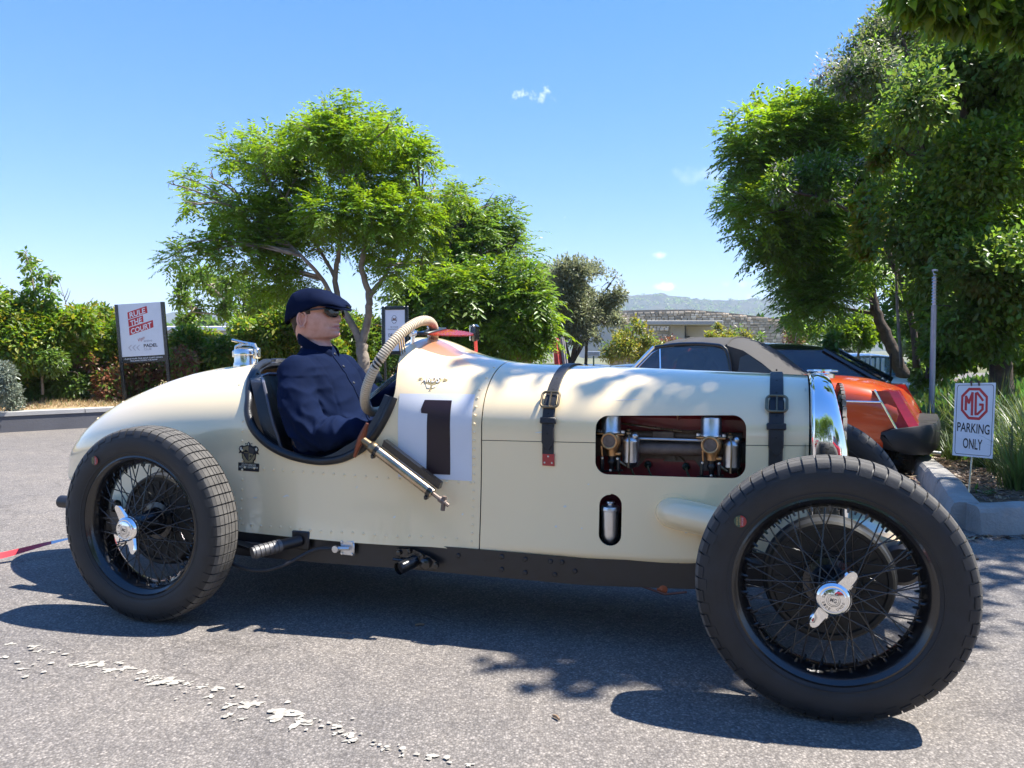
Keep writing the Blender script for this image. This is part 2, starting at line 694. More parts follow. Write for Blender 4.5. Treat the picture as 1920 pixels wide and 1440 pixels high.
M['pale_print'] = mat('pale print', (.72, .66, .50), .45, var=.06)
M['concrete'] = mat('kerb concrete', (.235, .222, .20), .9, var=.28, scale=5, bump=.5, bscale=70, col2=(.36, .34, .31), spec=.2)
M['wall_grey'] = mat('rendered wall', (.10, .10, .112), .9, var=.12, scale=3, bump=.2, bscale=60)
M['wall_cap'] = mat('wall coping', (.36, .35, .34), .9, var=.12, scale=4, bump=.2)
M['bark'] = mat('grey bark', (.17, .14, .115), .95, scale=9, bump=.7, bscale=26, col2=(.32, .27, .22), spec=.1)
M['bark_dark'] = mat('dark bark', (.055, .043, .034), .95, scale=9, bump=.7, bscale=26, col2=(.13, .10, .08), spec=.1)
M['soil'] = mat('leaf mulch soil', (.075, .05, .034), 1, scale=22, bump=1, bscale=60, col2=(.21, .15, .10), spec=.1)
M['dry'] = mat('dry grass bank', (.30, .215, .115), 1, scale=9, bump=.8, bscale=50, col2=(.46, .36, .22), spec=.1)
M['asphalt'] = asphalt_mat()
# ------------------------------------------------------------------ the place: ground, kerbs, walls, building, hill


def sstep(a, b, x):
    t = min(1, max(0, (x - a) / (b - a)))
    return t * t * (3 - 2 * t)


def ground_z(x, y):
    """level tarmac that falls away gently behind the cars on the right and in the middle"""
    return -.058 * max(0, min(y, 70) - 5.0) * sstep(-3.0, -.5, x) * (1 - .55 * sstep(30, 60, y))


def sheet(name, xs, ys, fz, m, kind='structure', smooth=True):
    vs = [(x, y, fz(x, y)) for y in ys for x in xs]
    n = len(xs)
    fs = [(j * n + i, j * n + i + 1, (j + 1) * n + i + 1, (j + 1) * n + i) for j in range(len(ys) - 1) for i in range(n - 1)]
    mb = MB()
    mb.add(vs, fs)
    o = mb.build(name, m, smooth=smooth, angle=0, weld=False)
    return tag(o, kind=kind) if kind else o


M['ground'] = mat('far scrub ground', (.10, .11, .05), 1, scale=.05, bump=0, col2=(.19, .18, .10), spec=.1)
far_lin = [-4000, -1500, -600, -250, -120, -60, -35]
xs = far_lin + list(np.linspace(-22, 30, 53)) + [45, 70, 120, 250, 600, 1500, 4000]
ys = [-400, -120, -50, -20] + list(np.linspace(-10, 45, 56)) + [55, 70]
sheet('road', [x for x in xs if -260 < x < 260], [y for y in ys if y > -130], ground_z, M['asphalt'])
sheet('ground', xs, [-3000, -800, -100] + [-20, 0, 20, 45, 70, 110, 200, 500, 1200, 3000, 5000], lambda x, y: min(ground_z(x, y), 0) - .25 - (8 if abs(y) > 150 else 0) * 1.0, M['ground'])

# worn white line: islands of paint on the tarmac
rnd = random.Random(3)
mbp = MB()
ISL = [(20, 1208, 12, 2.5), (66, 1213, 7, 3), (70, 1222, 7, 2.5), (98, 1225, 6, 3), (136, 1248, 9, 3), (162, 1245, 15, 6), (183, 1247, 17, 6), (222, 1243, 8, 3), (205, 1258, 15, 5), (238, 1254, 17, 4), (267, 1261, 10, 5), (312, 1279, 30, 8), (293, 1272, 7, 4), (352, 1282, 9, 4), (376, 1290, 9, 3.5), (407, 1292, 13, 4.5), (393, 1307, 10, 4), (434, 1323, 9, 3.5), (468, 1322, 22, 9), (530, 1341, 30, 13), (562, 1358, 20, 9), (590, 1349, 4, 2), (630, 1361, 5, 3), (630, 1377, 7, 4), (649, 1379, 6, 4.5), (655, 1391, 12, 4), (722, 1406, 9, 4.5), (754, 1419, 6, 3), (808, 1421, 11, 7), (880, 1436, 8, 4), (6, 1234, 10, 3), (40, 1256, 12, 2), (454, 1350, 8, 3), (700, 1398, 5, 2), (278, 1279, 6, 3)]
for ki, (u, v, w, h) in enumerate(ISL):
    r = ray(u, v)
    t = -HC / r.z
    c = Vector((r.x * t, r.y * t, .002 + .00006 * ki))
    sx = w * t / F
    # height in the picture -> depth on the ground
    r2 = ray(u, v - h)
    sy = min(.16, (-HC / r2.z * r2.y - c.y))
    n = 22
    ph = rnd.random() * 9
    vs = [c]
    for k in range(n):
        a = 2 * math.pi * k / n
        q = .82 + .30 * math.sin(3 * a + ph) + .22 * math.sin(5 * a + 2 * ph) + rnd.uniform(-.22, .22)
        vs.append(c + Vector((math.cos(a) * sx * q + .35 * math.sin(a) * sy * q, math.sin(a) * sy * q, 0)))
    mbp.add(vs, [(0, 1 + k, 1 + (k + 1) % n) for k in range(n)])
for k in range(90):
    i = rnd.randrange(len(ISL))
    u, v, w, h = ISL[i]
    u += rnd.gauss(0, 26)
    v += rnd.gauss(0, 8)
    r = ray(u, v)
    t = -HC / r.z
    c = Vector((r.x * t, r.y * t, .0045 + .00002 * k))
    s = rnd.uniform(.003, .010)
    vs = [c + Vector((math.cos(a) * s * rnd.uniform(.6, 1.5), math.sin(a) * s * rnd.uniform(.6, 1.3), 0)) for a in np.linspace(0, 2 * math.pi, 9)[:-1]]
    mbp.add(vs, [tuple(range(8))])
tag(mbp.build('road_marking', mat('worn road paint', (.34, .315, .27), .85, var=.35, scale=60, bump=.3, bscale=200), smooth=False, weld=False), kind='structure')

# ---- right-hand kerb of concrete blocks and the planted bank behind it
kerb_pts = [Vector((5.6, 13.0, 0)), Vector((4.55, 9.6, 0)), Vector((3.68, 7.12, 0)), Vector((2.42, 4.22, 0))]
kerb2 = [Vector((2.50, 4.06, 0)), Vector((3.4, 4.10, 0)), Vector((7.5, 4.35, 0))]
kerb = empty('kerb', (2.4, 4.1, 0))
tag(kerb, kind='structure')
KO = Vector((2.4, 4.1, 0))


def kerb_block(p, q, w=.17, h=.15, seed=0):
    rr = random.Random(seed)
    d = (q - p).normalized()
    n = Vector((-d.y, d.x, 0))
    if n.x < 0 and abs(n.x) > abs(n.y): n = -n
    if abs(n.y) > abs(n.x) and n.y < 0: n = -n
    L = (q - p).length - .02
    mb = MB()
    rings = []
    ns = 6
    for k in range(ns + 1):
        c = p + d * (L * k / ns + .006)
        j = lambda s=.006: rr.uniform(-s, s)
        b = ground_z(c.x, c.y)
        prof = [(0, -.12), (.0 + j(), .04), (.012 + j(.004), h - .035 + j()), (.030 + j(), h - .008 + j(.004)), (.05, h + j(.004)), (w - .03, h + j(.005)), (w - .005 + j(), h - .02), (w, -.12)]
        rings.append([c + n * a + Vector((0, 0, z + b)) - KO for a, z in prof])
    mb.loft(rings)
    mb.build('kerb_block', M['concrete'], kerb, angle=24)


ns = 0
for pts in (list(reversed(kerb_pts)), kerb2):
    acc = []
    for a, b in zip(pts[:-1], pts[1:]):
        L = (b - a).length
        k = max(1, round(L / .88))
        for i in range(k):
            ns += 1
            kerb_block(a.lerp(b, i / k), a.lerp(b, (i + 1) / k), seed=ns)


def bank_edge_x(y):
    return float(np.interp(y, [4.2, 4.22, 7.12, 9.6, 13, 40], [2.5, 2.56, 3.82, 4.70, 5.75, 14]))


def bank_z(x, y):
    ex = bank_edge_x(max(y, 4.22))
    d = max(0, x - ex)
    if y < 4.6: d = min(d, max(0, (y - 4.2) * 2.2)) if y > 4.2 else 0
    base = ground_z(x, y)
    return base + .115 + .17 * sstep(.3, 1.6, d) * min(d, 6) * .9 + .02 * math.sin(x * 5.1) * math.cos(y * 4.3)


vs, fs = [], []
ysb = list(np.linspace(4.22, 16, 40)) + [19, 24, 30]
nn = 26
for y in ysb:
    ex = bank_edge_x(y) if y > 4.3 else 2.56
    for k in range(nn):
        x = ex + (k / (nn - 1)) ** 1.3 * 14
        vs.append((x, y, bank_z(x, y)))
fs = [(j * nn + i, j * nn + i + 1, (j + 1) * nn + i + 1, (j + 1) * nn + i) for j in range(len(ysb) - 1) for i in range(nn - 1)]
mb = MB()
mb.add(vs, fs)
tag(mb.build('planted_bank', M['soil'], angle=0, weld=False), kind='structure')
# mulch chips and fallen leaves on the bank edge and in the gutter
mb = MB()
rr = random.Random(5)
for k in range(1500):
    if k < 1150:
        y = rr.uniform(4.3, 7.2)
        x = bank_edge_x(y) + abs(rr.gauss(0, .45)) + .03
        z = bank_z(x, y) + .006
    else:
        if rr.random() < .6:
            t = rr.random() ** 2
            x = 2.36 + t * 3
            y = 4.04 - abs(rr.gauss(0, .05))
        else:
            t = rr.random()
            p = kerb_pts[3].lerp(kerb_pts[2], t)
            x, y = p.x - abs(rr.gauss(0, .05)) - .03, p.y
        z = .005
    a = rr.uniform(0, 6.28)
    L, W_ = rr.uniform(.012, .045), rr.uniform(.004, .011)
    d, n = Vector((math.cos(a), math.sin(a), rr.uniform(-.3, .5))), Vector((-math.sin(a), math.cos(a), rr.uniform(-.4, .4)))
    c = Vector((x, y, z))
    mb.add([c - d * L, c + n * W_ + Vector((0, 0, .003)), c + d * L, c - n * W_ + Vector((0, 0, .002))], [(0, 1, 2, 3)])
tag(mb.build('mulch_chips', leaf_mat('dry mulch', (.23, .15, .09), trans=0, var=.6), smooth=False, weld=False), kind='stuff')

# ---- left-hand low retaining wall with a dry verge behind it
A, B = Vector((-9.5, 6.15, 0)), Vector((-3.6, 10.35, 0))
dW = (B - A).normalized()
nW = Vector((-dW.y, dW.x, 0))
wall = empty('low_wall', (A.x, A.y, 0))
tag(wall, 'low grey rendered retaining wall along the road in front of the bushes', 'wall')
mb = MB()
L = (B - A).length
for (o0, o1, z0, z1, m_, nm) in ((.0, .20, -1.0, .185, M['wall_grey'], 'wall_face'), (-.012, .22, .187, .232, M['wall_cap'], 'coping')):
    mb = MB()
    nseg = 1 if nm == 'wall_face' else 14
    for k in range(nseg):
        LW = L * 2.3 - 4.2
        a0, a1 = LW * k / nseg + (.004 if nseg > 1 else 0), LW * (k + 1) / nseg - (.004 if nseg > 1 else 0)
        rings = [[dW * a + nW * o + Vector((0, 0, z)) for o, z in ((o0, z0), (o0, z1), (o1, z1), (o1, z0))] for a in (a0, a1)]
        if nseg > 1:
            mb = MB()
            mb.loft(rings)
            mb.build(nm, m_, wall, smooth=False)
        else:
            mb.loft(rings)
    if nseg == 1: mb.build(nm, m_, wall, smooth=False)


def verge_z(x, y):
    d = (Vector((x, y, 0)) - A).dot(nW)
    return .215 + .035 * min(d, 6) + .015 * math.sin(x * 3.3 + y * 2.1)


vs, fs = [], []
na, nd = 60, 16
for j in range(nd):
    for i in range(na):
        p = A + dW * (L * 2.3 * min(i, na - 2) / (na - 2) - 4) + nW * (.20 + (j / (nd - 1)) ** 1.6 * 22)
        z = verge_z(p.x, p.y)
        if i == na - 1: z = -1.5
        if j == 0 and (p - A).dot(dW) > L: z = -1.2
        vs.append((p.x, p.y, z))
fs = [(j * na + i, j * na + i + 1, (j + 1) * na + i + 1, (j + 1) * na + i) for j in range(nd - 1) for i in range(na - 1)]
mb = MB()
mb.add(vs, fs)
tag(mb.build('dry_verge', M['dry'], angle=0, weld=False), kind='structure')

# ---- far hill
HILLP = [(-400, 612), (0, 607), (250, 600), (330, 588), (420, 592), (700, 600), (1000, 592), (1120, 572), (1165, 556), (1200, 556), (1232, 553), (1262, 556), (1290, 561), (1330, 565), (1380, 564), (1430, 562), (1475, 563), (1560, 570), (1700, 590), (2000, 600), (2500, 612)]
YH = 1700
xs_h = np.linspace(-1900, 2300, 420)
prof = [at(u, v, YH) for u, v in HILLP]
pz = np.interp(xs_h, [p.x for p in prof], [p.z for p in prof])
vs = []
rows = 26
for j in range(rows):
    t = j / (rows - 1)
    for i, x in enumerate(xs_h):
        zt = pz[i] + 5 * mnoise_h(x * .02, 0) if False else pz[i]
        y = YH - 900 * (1 - t) ** 1.1
        z = -30 + (zt + 30) * (t ** 1.25)
        z += (14 * math.sin(x * .011 + t * 5) * math.sin(t * 9 + x * .004)) * t * (1 - t)
        z += rnd.uniform(0, 5.0) * (.3 + .7 * t)
        vs.append((x, y, z))
n = len(xs_h)
fs = [(j * n + i, j * n + i + 1, (j + 1) * n + i + 1, (j + 1) * n + i) for j in range(rows - 1) for i in range(n - 1)]
mb = MB()
mb.add(vs, fs)
hm = mat('wooded hillside', (.022, .040, .022), 1, scale=.022, var=.3, col2=(.085, .085, .05), spec=.05, detail=9)
tag(mb.build('hills', hm, smooth=False, weld=False), kind='structure')

# ---- stone building with a concrete canopy
bl = empty('stone_building', at(1300, 690, 36))
tag(bl, 'long low building with curved stone wall and flat concrete canopy below the hill', 'building')
BO = bl.location.copy()
M['stone'] = mat('honey stone', (.74, .56, .37), .9, scale=1.2, col2=(.86, .73, .55), bump=.3, bscale=20, spec=.15)
M['stone'].node_tree.nodes['Principled BSDF'].inputs['Roughness'].default_value = .9
_nt = M['stone'].node_tree
_g = _nt.nodes.new('ShaderNodeNewGeometry')
_h = _nt.nodes.new('ShaderNodeHueSaturation')
_mr = _nt.nodes.new('ShaderNodeMapRange')
_mr.inputs['To Min'].default_value = .45
_mr.inputs['To Max'].default_value = 1.3
_nt.links.new(_g.outputs['Random Per Island'], _mr.inputs['Value'])
_nt.links.new(_mr.outputs[0], _h.inputs['Value'])
_nt.links.new(_nt.nodes['Color Ramp'].outputs[0], _h.inputs['Color'])
_nt.links.new(_h.outputs[0], _nt.nodes['Principled BSDF'].inputs['Base Color'])
M['mortar'] = mat('mortar', (.34, .28, .21), .95, var=.1, scale=3)
M['pale_conc'] = mat('pale concrete', (.40, .38, .34), .85, var=.12, scale=1.5, bump=.1)
M['dark_win'] = mat('dark window', (.02, .025, .03), .1, var=.1)
x0, x1 = at(1160, 640, 37).x, at(1474, 640, 37).x


def wall_y(x):
    t = (x - x0) / (x1 - x0)
    return 37 + 3.0 * (1 - t) ** 2


def top_z(x):
    t = (x - x0) / (x1 - x0)
    v = float(np.interp(t, [0, .25, .45, .7, 1], [583, 581, 580.5, 588, 600]))
    return at(1300, v, wall_y(x)).z


ZB = -3.0
mb = MB()
nx = 40
rings = []
for i in range(nx + 1):
    x = x0 + (x1 - x0) * i / nx
    y = wall_y(x)
    rings.append([Vector((x, y, ZB)) - BO, Vector((x, y, top_z(x))) - BO, Vector((x, y + .5, top_z(x))) - BO, Vector((x, y + .5, ZB)) - BO])
mb.loft(rings)
mb.build('wall', M['mortar'], bl, smooth=False)
mb = MB()
rs_ = random.Random(11)
singles = []
x = x0
z = -1.6
stones = []
row_z = -1.4
while row_z < 2.9:
    hgt = rs_.uniform(.09, .15)
    x = x0 + rs_.uniform(0, .15)
    while x < x1 - .05:
        w = rs_.uniform(.11, .30)
        hh = hgt if rs_.random() > .16 else hgt * .48
        zt = row_z + hgt
        if x + w < x1 and zt < top_z(x + w / 2) - .01:
            stones.append((x, row_z, w, hh))
            if hh < hgt: stones.append((x, row_z + hh + .012, w, hgt - hh - .012))
        x += w + .016
    row_z += hgt + .014
SM = {}
stones.sort(key=lambda s: -(s[2] * s[3]) if at(1300, 640, 36) else 0)
for i, (sx, sz, w, h) in enumerate(stones):
    y = wall_y(sx + w / 2)
    dp = rs_.uniform(.03, .075)
    t = (sx - x0) / (x1 - x0)
    sl = math.atan2(wall_y(sx + w) - wall_y(sx), w)
    c = Vector((sx + w / 2, y - dp / 2 + .02, sz + h / 2)) - BO
    if i < 300 and sz > .2:
        m1 = MB()
        m1.box((0, 0, 0), (w, dp + .04, h), (0, 0, sl), bev=.012)
        o = m1.build('stone', M['stone'], bl, smooth=False, weld=False, loc=c)
    else:
        mb.box(c, (w, dp + .04, h), (0, 0, sl), bev=.012)
tag(mb.build('stonework', M['stone'], bl, smooth=False, weld=False), kind='stuff')


def bbox(name, u0, v0, u1, v1, Z, dep, m_, parent=bl):
    a, b = at(u0, v0, Z), at(u1, v1, Z)
    mb = MB()
    mb.box(((a.x + b.x) / 2, a.y + dep / 2, (a.z + b.z) / 2), (abs(b.x - a.x), dep, abs(a.z - b.z)), bev=.02)
    o = mb.build(name, m_, parent, smooth=False)
    o.location = -BO
    return o


bbox('canopy', 1200, 601, 1356, 609, 33.5, 3.0, M['pale_conc'])
bbox('canopy_column', 1258, 609.5, 1284, 668, 34.2, .5, M['pale_conc'])
bbox('entrance_wall', 1286, 611, 1340, 668, 35.2, .4, mat('cream plaster', (.52, .48, .42), .9, var=.08, scale=2))
bbox('doorway', 1268, 612, 1286, 668, 35.0, .3, M['dark_win'])
bbox('shelf_slab', 1226, 621, 1262, 626, 34.6, .8, M['pale_conc'])
bbox('shelf_slab', 1228, 632, 1262, 636, 34.6, .8, M['pale_conc'])
bbox('wall_lamp', 1284, 630, 1294, 637, 34.9, .3, M['gloss_black'])
bbox('pale_annex', 1096, 588, 1166, 672, 39, 3, mat('pale annex plaster', (.55, .52, .46), .9, var=.08, scale=2))
# pale roof and shed seen through the left-hand trees
ro = empty('low_shed', at(360, 622, 60))
tag(ro, 'distant long low building with a pale flat roof beyond the left bushes', 'building')
mb = MB()
mb.box((0, 0, .2), (11, 6, .35), bev=.05)
mb.build('roof', M['white'], ro, smooth=False)
mb = MB()
mb.box((0, .2, -1.3), (10.4, 5.4, 2.6))
mb.build('wall', M['pale_conc'], ro, smooth=False)
# green court screen behind the bushes
gs = empty('court_screen', at(420, 690, 22))
tag(gs, 'green mesh windbreak of a sports court seen low behind the hedge', 'fence')
mg = mat('green mesh', (.02, .12, .085), .8, var=.15)
a, b = at(300, 672, 22), at(520, 668, 24)
mb = MB()
mb.loft([[p + Vector((0, 0, z)) - gs.location for z in (-2.2, 0.05)] + [p + Vector((0, .04, z)) - gs.location for z in (.05, -2.2)] for p in (a, a.lerp(b, .33), a.lerp(b, .66), b)])
mb.build('screen', mg, gs, smooth=False)
for t in np.linspace(0, 1, 8):
    p = a.lerp(b, t) - gs.location
    mb = MB()
    mb.tube([p + Vector((0, -.05, -2.2)), p + Vector((0, -.05, .12))], .03, 8)
    mb.build('post', M['gloss_black'], gs)
# ------------------------------------------------------------------ plants
GREEN = {
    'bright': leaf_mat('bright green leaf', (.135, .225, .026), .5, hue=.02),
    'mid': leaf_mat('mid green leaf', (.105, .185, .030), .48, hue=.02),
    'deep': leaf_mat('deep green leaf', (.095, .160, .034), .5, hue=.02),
    'olive': leaf_mat('olive grey leaf', (.16, .18, .095), .4, hue=.02),
    'grey': leaf_mat('silver grey leaf', (.17, .20, .15), .25, hue=.02),
    'yellow': leaf_mat('yellow green leaf', (.24, .24, .035), .4, hue=.03),
    'rust': leaf_mat('russet leaf', (.21, .11, .05), .3, hue=.04),
    'lilac': leaf_mat('lilac grey blossom', (.27, .265, .25), .35, hue=.02, var=.3),
    'grass': leaf_mat('strap grass', (.095, .14, .036), .38, hue=.03, rough=.4),
    'lawn': leaf_mat('ground cover leaf', (.075, .14, .03), .35, hue=.04),
    'straw': leaf_mat('dry straw', (.34, .25, .13), .2, hue=.02),
}


def leaf_mesh(name, P, D, N, Ln, Wd, m, fold=.25, curl=0.):
    """one leaf per row: base P, direction D, face normal N, length, width (numpy arrays)"""
    n = len(P)
    D = D / np.linalg.norm(D, axis=1, keepdims=True)
    S = np.cross(D, N)
    S /= np.linalg.norm(S, axis=1, keepdims=True) + 1e-9
    U = np.cross(S, D)
    Ln, Wd = Ln[:, None], Wd[:, None]
    v = np.empty((n, 4, 3), dtype=np.float32)
    v[:, 0] = P
    v[:, 1] = P + D * Ln * .45 + S * Wd * .5 + U * Wd * fold
    v[:, 2] = P + D * Ln - U * Ln * curl
    v[:, 3] = P + D * Ln * .45 - S * Wd * .5 + U * Wd * fold
    me = bpy.data.meshes.new(name)
    me.vertices.add(n * 4)
    me.vertices.foreach_set('co', v.reshape(-1))
    tri = np.array([0, 1, 2, 0, 2, 3], dtype=np.int32)
    loops = (np.arange(n, dtype=np.int32)[:, None] * 4 + tri[None]).reshape(-1)
    me.loops.add(n * 6)
    me.loops.foreach_set('vertex_index', loops)
    me.polygons.add(n * 2)
    me.polygons.foreach_set('loop_start', np.arange(0, n * 6, 3, dtype=np.int32))
    me.polygons.foreach_set('loop_total', np.full(n * 2, 3, dtype=np.int32))
    me.materials.append(m)
    me.update(calc_edges=True)
    return me


def rand_dirs(rg, n):
    d = rg.normal(size=(n, 3))
    return d / np.linalg.norm(d, axis=1, keepdims=True)


def gaps(P, f, ph):
    return (np.sin(P[:, 0] * f + ph) + np.sin(P[:, 1] * f * 1.13 + 2.1 * ph) + np.sin(P[:, 2] * f * 1.27 + .7 * ph) + np.sin((P[:, 0] + P[:, 2]) * f * 1.9 + ph * 3) * .7)


def fill(rg, blobs, n, shell=.55, flat=1.0, gapf=0., gapcut=-9.):
    """points and outward directions spread through the blobs"""
    C = np.array([tuple(b[0]) for b in blobs])
    Rr = np.array([b[1] for b in blobs])
    k = int(n * (1.7 if gapf else 1))
    w = Rr ** 2.3
    idx = rg.choice(len(blobs), size=k, p=w / w.sum())
    d = rand_dirs(rg, k)
    rad = shell + (1 - shell) * rg.random(k)
    rad = np.where(rg.random(k) < .25, rg.random(k), rad)
    P = C[idx] + d * (Rr[idx] * rad)[:, None] * np.array([1, 1, flat])
    if gapf:
        g = gaps(P, gapf, 1.3) + rg.normal(size=k) * .35
        keep = g > gapcut
        P, d = P[keep][:n], d[keep][:n]
    return P, d


def leaves_of(rg, blobs, n, L, W, style='single', m='mid', shell=.55, flat=1., gapf=0., gapcut=-9., droop=.35, per=11, name='crown'):
    if style == 'single':
        P, d = fill(rg, blobs, n, shell, flat, gapf, gapcut)
        D = d * .8 + rand_dirs(rg, len(P)) * .8 + np.array([0, 0, -droop])
        N = rand_dirs(rg, len(P)) * .8 + np.array([0, 0, .9]) + d * .5
        s = rg.uniform(.65, 1.25, len(P))
        return leaf_mesh(name, P, D, N, L * s, W * s, GREEN[m])
    # pinnate fronds: leaflets in two rows along a drooping stalk
    nf = n // per
    P, d = fill(rg, blobs, nf, shell, flat, gapf, gapcut)
    nf = len(P)
    ax = d * 1.0 + rand_dirs(rg, nf) * .7
    ax[:, 2] *= .6
    ax /= np.linalg.norm(ax, axis=1, keepdims=True)
    FL = L * rg.uniform(2.3, 4.0, nf)
    t = (np.arange(per) + .5) / per
    side = np.where(np.arange(per) % 2 == 0, 1, -1)
    B = P[:, None] + ax[:, None] * (FL[:, None] * t[None])[..., None]
    B[..., 2] -= droop * (FL[:, None] * t[None] ** 2)
    T = ax[:, None] + np.array([0, 0, -1.]) * (2 * droop * t)[None, :, None]
    S = np.cross(ax, np.array([0, 0, 1.]))
    S /= np.linalg.norm(S, axis=1, keepdims=True) + 1e-6
    D = T * .75 + S[:, None] * side[None, :, None] * .85
    D[..., 2] -= .14
    D = D + rg.normal(size=D.shape) * .14
    N = np.cross(S[:, None], T) * 1.0
    N = N + rg.normal(size=N.shape) * .35
    q = nf * per
    s = rg.uniform(.7, 1.2, q)
    return leaf_mesh(name, B.reshape(-1, 3), D.reshape(-1, 3), N.reshape(-1, 3), L * s, W * s, GREEN[m])


def BL(Z, *items, dz=.6, seed=1):
    """blobs from (u, v, radius in photo pixels[, depth offset]) at Z metres"""
    r = random.Random(seed)
    out = []
    for it in items:
        z = Z + (it[3] if len(it) > 3 else r.uniform(-dz, dz))
        out.append((at(it[0], it[1], z), it[2] * z / F))
    return out


def limb_path(Z, pts):
    return [at(p[0], p[1], Z + (p[2] if len(p) > 2 else 0)) for p in pts]


def tree(name, label, Z, base, limbs, blobs, specs, cat='tree', group=None, bark='bark', seed=1, twigs=True, twig_r=.016, sink=.0, twig_n=2):
    """limbs: list of (points, r0, r1); specs: list of dicts for leaves_of"""
    rg = np.random.default_rng(seed)
    r = random.Random(seed)
    t = empty(name, base)
    tag(t, label, cat, group)
    o = Vector(base)
    mb = MB()
    nodes = []
    for pts, r0, r1 in limbs:
        P = curve_pts([p - o for p in pts], 5)
        n = len(P)
        P = [p + Vector((r.gauss(0, 1), r.gauss(0, 1), r.gauss(0, .6))) * r0 * .07 for p in P]
        mb.tube(P, [r0 + (r1 - r0) * k / (n - 1) for k in range(n)], 8)
        nodes += [(p, r0 + (r1 - r0) * k / (n - 1)) for k, p in enumerate(P)][n // 3:]
    if twigs and nodes:
        for c, rad in blobs:
            c = c - o
            a, ra = min(nodes, key=lambda q: (q[0] - c).length + max(0, q[0].z - c.z) * 1.5)
            mid = a.lerp(c, .5) + Vector((r.gauss(0, .08), r.gauss(0, .08), .10)) * (c - a).length
            mb.tube(curve_pts([a, mid, c], 3), [min(ra, twig_r * 1.7)] * 2 + [twig_r] * 3 + [twig_r * .6] * 2, 5)
            for k in range(twig_n):
                e = c + Vector((r.gauss(0, 1), r.gauss(0, 1), r.gauss(.2, .8))).normalized() * rad * .9
                mb.tube([mid.lerp(c, .6 + .3 * r.random()), c.lerp(e, .5) + Vector((0, 0, .04)), e], [twig_r * .6, twig_r * .45, twig_r * .22], 4)
    if mb.v: mb.build('trunk', M[bark], t, angle=0, weld=False)
    for sp in specs:
        sp = dict(sp)
        bs = sp.pop('blobs', blobs)
        bs = [(c - o, rad) for c, rad in bs]
        put(sp.get('name', 'crown'), leaves_of(rg, bs, **sp), t)
    return t


def scale_blobs(b, k): return [(c, r * k) for c, r in b]


# ---- the green pinnate tree behind the driver
Z = 11.0
bl1 = BL(Z, (620, 205, 22), (605, 192, 14), (655, 215, 26), (690, 235, 26), (740, 215, 12), (735, 235, 16), (575, 240, 26), (560, 262, 26), (610, 250, 34), (660, 262, 40), (720, 265, 32), (760, 275, 30), (800, 262, 13), (785, 290, 26), (540, 285, 34), (500, 275, 24), (470, 272, 22), (430, 275, 18), (440, 300, 24), (480, 310, 36), (430, 345, 30), (390, 330, 22), (350, 335, 18), (320, 345, 13), (360, 365, 16), (355, 385, 10), (410, 385, 26), (450, 360, 40), (520, 340, 46), (590, 320, 48), (650, 330, 48), (720, 330, 46), (780, 335, 40), (815, 350, 28), (470, 410, 42), (430, 430, 30), (540, 405, 50), (610, 400, 50), (690, 395, 50), (760, 400, 46), (810, 405, 30), (400, 465, 30), (360, 462, 18), (330, 475, 15), (325, 490, 12), (380, 480, 20), (450, 475, 40), (520, 470, 46), (580, 470, 42), (640, 455, 40), (720, 455, 42), (780, 460, 40), (450, 520, 28), (510, 530, 30), (560, 520, 30), (740, 510, 30), (790, 500, 26), (600, 230, 20), (850, 370, 20), dz=.75, seed=3)
trunk_pts = lambda *p: limb_path(Z, p)
lb = [(trunk_pts((688, 715), (684, 690), (679, 660), (676, 640)), .095, .075),
      (trunk_pts((676, 645), (662, 612), (645, 585), (633, 555, .1), (628, 520, .1), (634, 480, .1), (640, 440)), .058, .028),
      (trunk_pts((676, 645), (688, 610), (692, 575, -.1), (690, 545, -.1), (678, 500, -.2), (684, 450, -.2), (676, 400), (665, 330)), .062, .022),
      (trunk_pts((691, 565, -.1), (700, 545, -.1), (720, 520), (735, 490), (760, 440, .2), (790, 380)), .040, .015),
      (trunk_pts((645, 585), (625, 560), (605, 525), (575, 490, -.3), (520, 440), (460, 400)), .040, .015),
      (trunk_pts((628, 520, .1), (600, 470, .2), (560, 400, .2), (500, 340)), .030, .012),
      (trunk_pts((684, 450, -.2), (660, 380), (640, 300), (625, 220)), .026, .008)]
tree('leafy_tree', 'bright green feathery-leaved tree with pale forked trunk behind the driver', Z, at(688, 715, Z), lb, bl1,
     [dict(n=78000, L=.082, W=.028, style='frond', m='bright', blobs=scale_blobs(bl1, 1.06), gapf=4.6, gapcut=-.9, droop=.2, per=12, shell=.35)], seed=11, twig_r=.013)

# ---- the denser tree to its right, farther back
Z = 14.0
bl2 = BL(Z, (880, 365, 28), (915, 385, 30), (860, 390, 36), (940, 420, 36), (900, 430, 46), (850, 440, 44), (965, 455, 32), (990, 480, 16), (935, 475, 46), (880, 490, 50), (830, 500, 44), (980, 520, 32), (930, 540, 48), (870, 550, 50), (810, 555, 44), (780, 530, 36), (1000, 560, 30), (960, 590, 44), (900, 610, 46), (840, 610, 44), (790, 610, 40), (1010, 620, 24), (985, 640, 30), (930, 650, 30), (760, 570, 30), (750, 640, 30), (720, 620, 30), (1000, 595, 20), dz=1.0, seed=5)
lb = [(limb_path(Z, ((845, 700), (842, 660), (838, 620), (830, 570), (836, 500), (850, 430))), .07, .025), (limb_path(Z, ((838, 640), (855, 600), (880, 550), (900, 480))), .05, .02), (limb_path(Z, ((925, 690), (927, 650), (925, 600), (930, 520))), .05, .02), (limb_path(Z, ((838, 630), (815, 590), (800, 540))), .04, .015)]
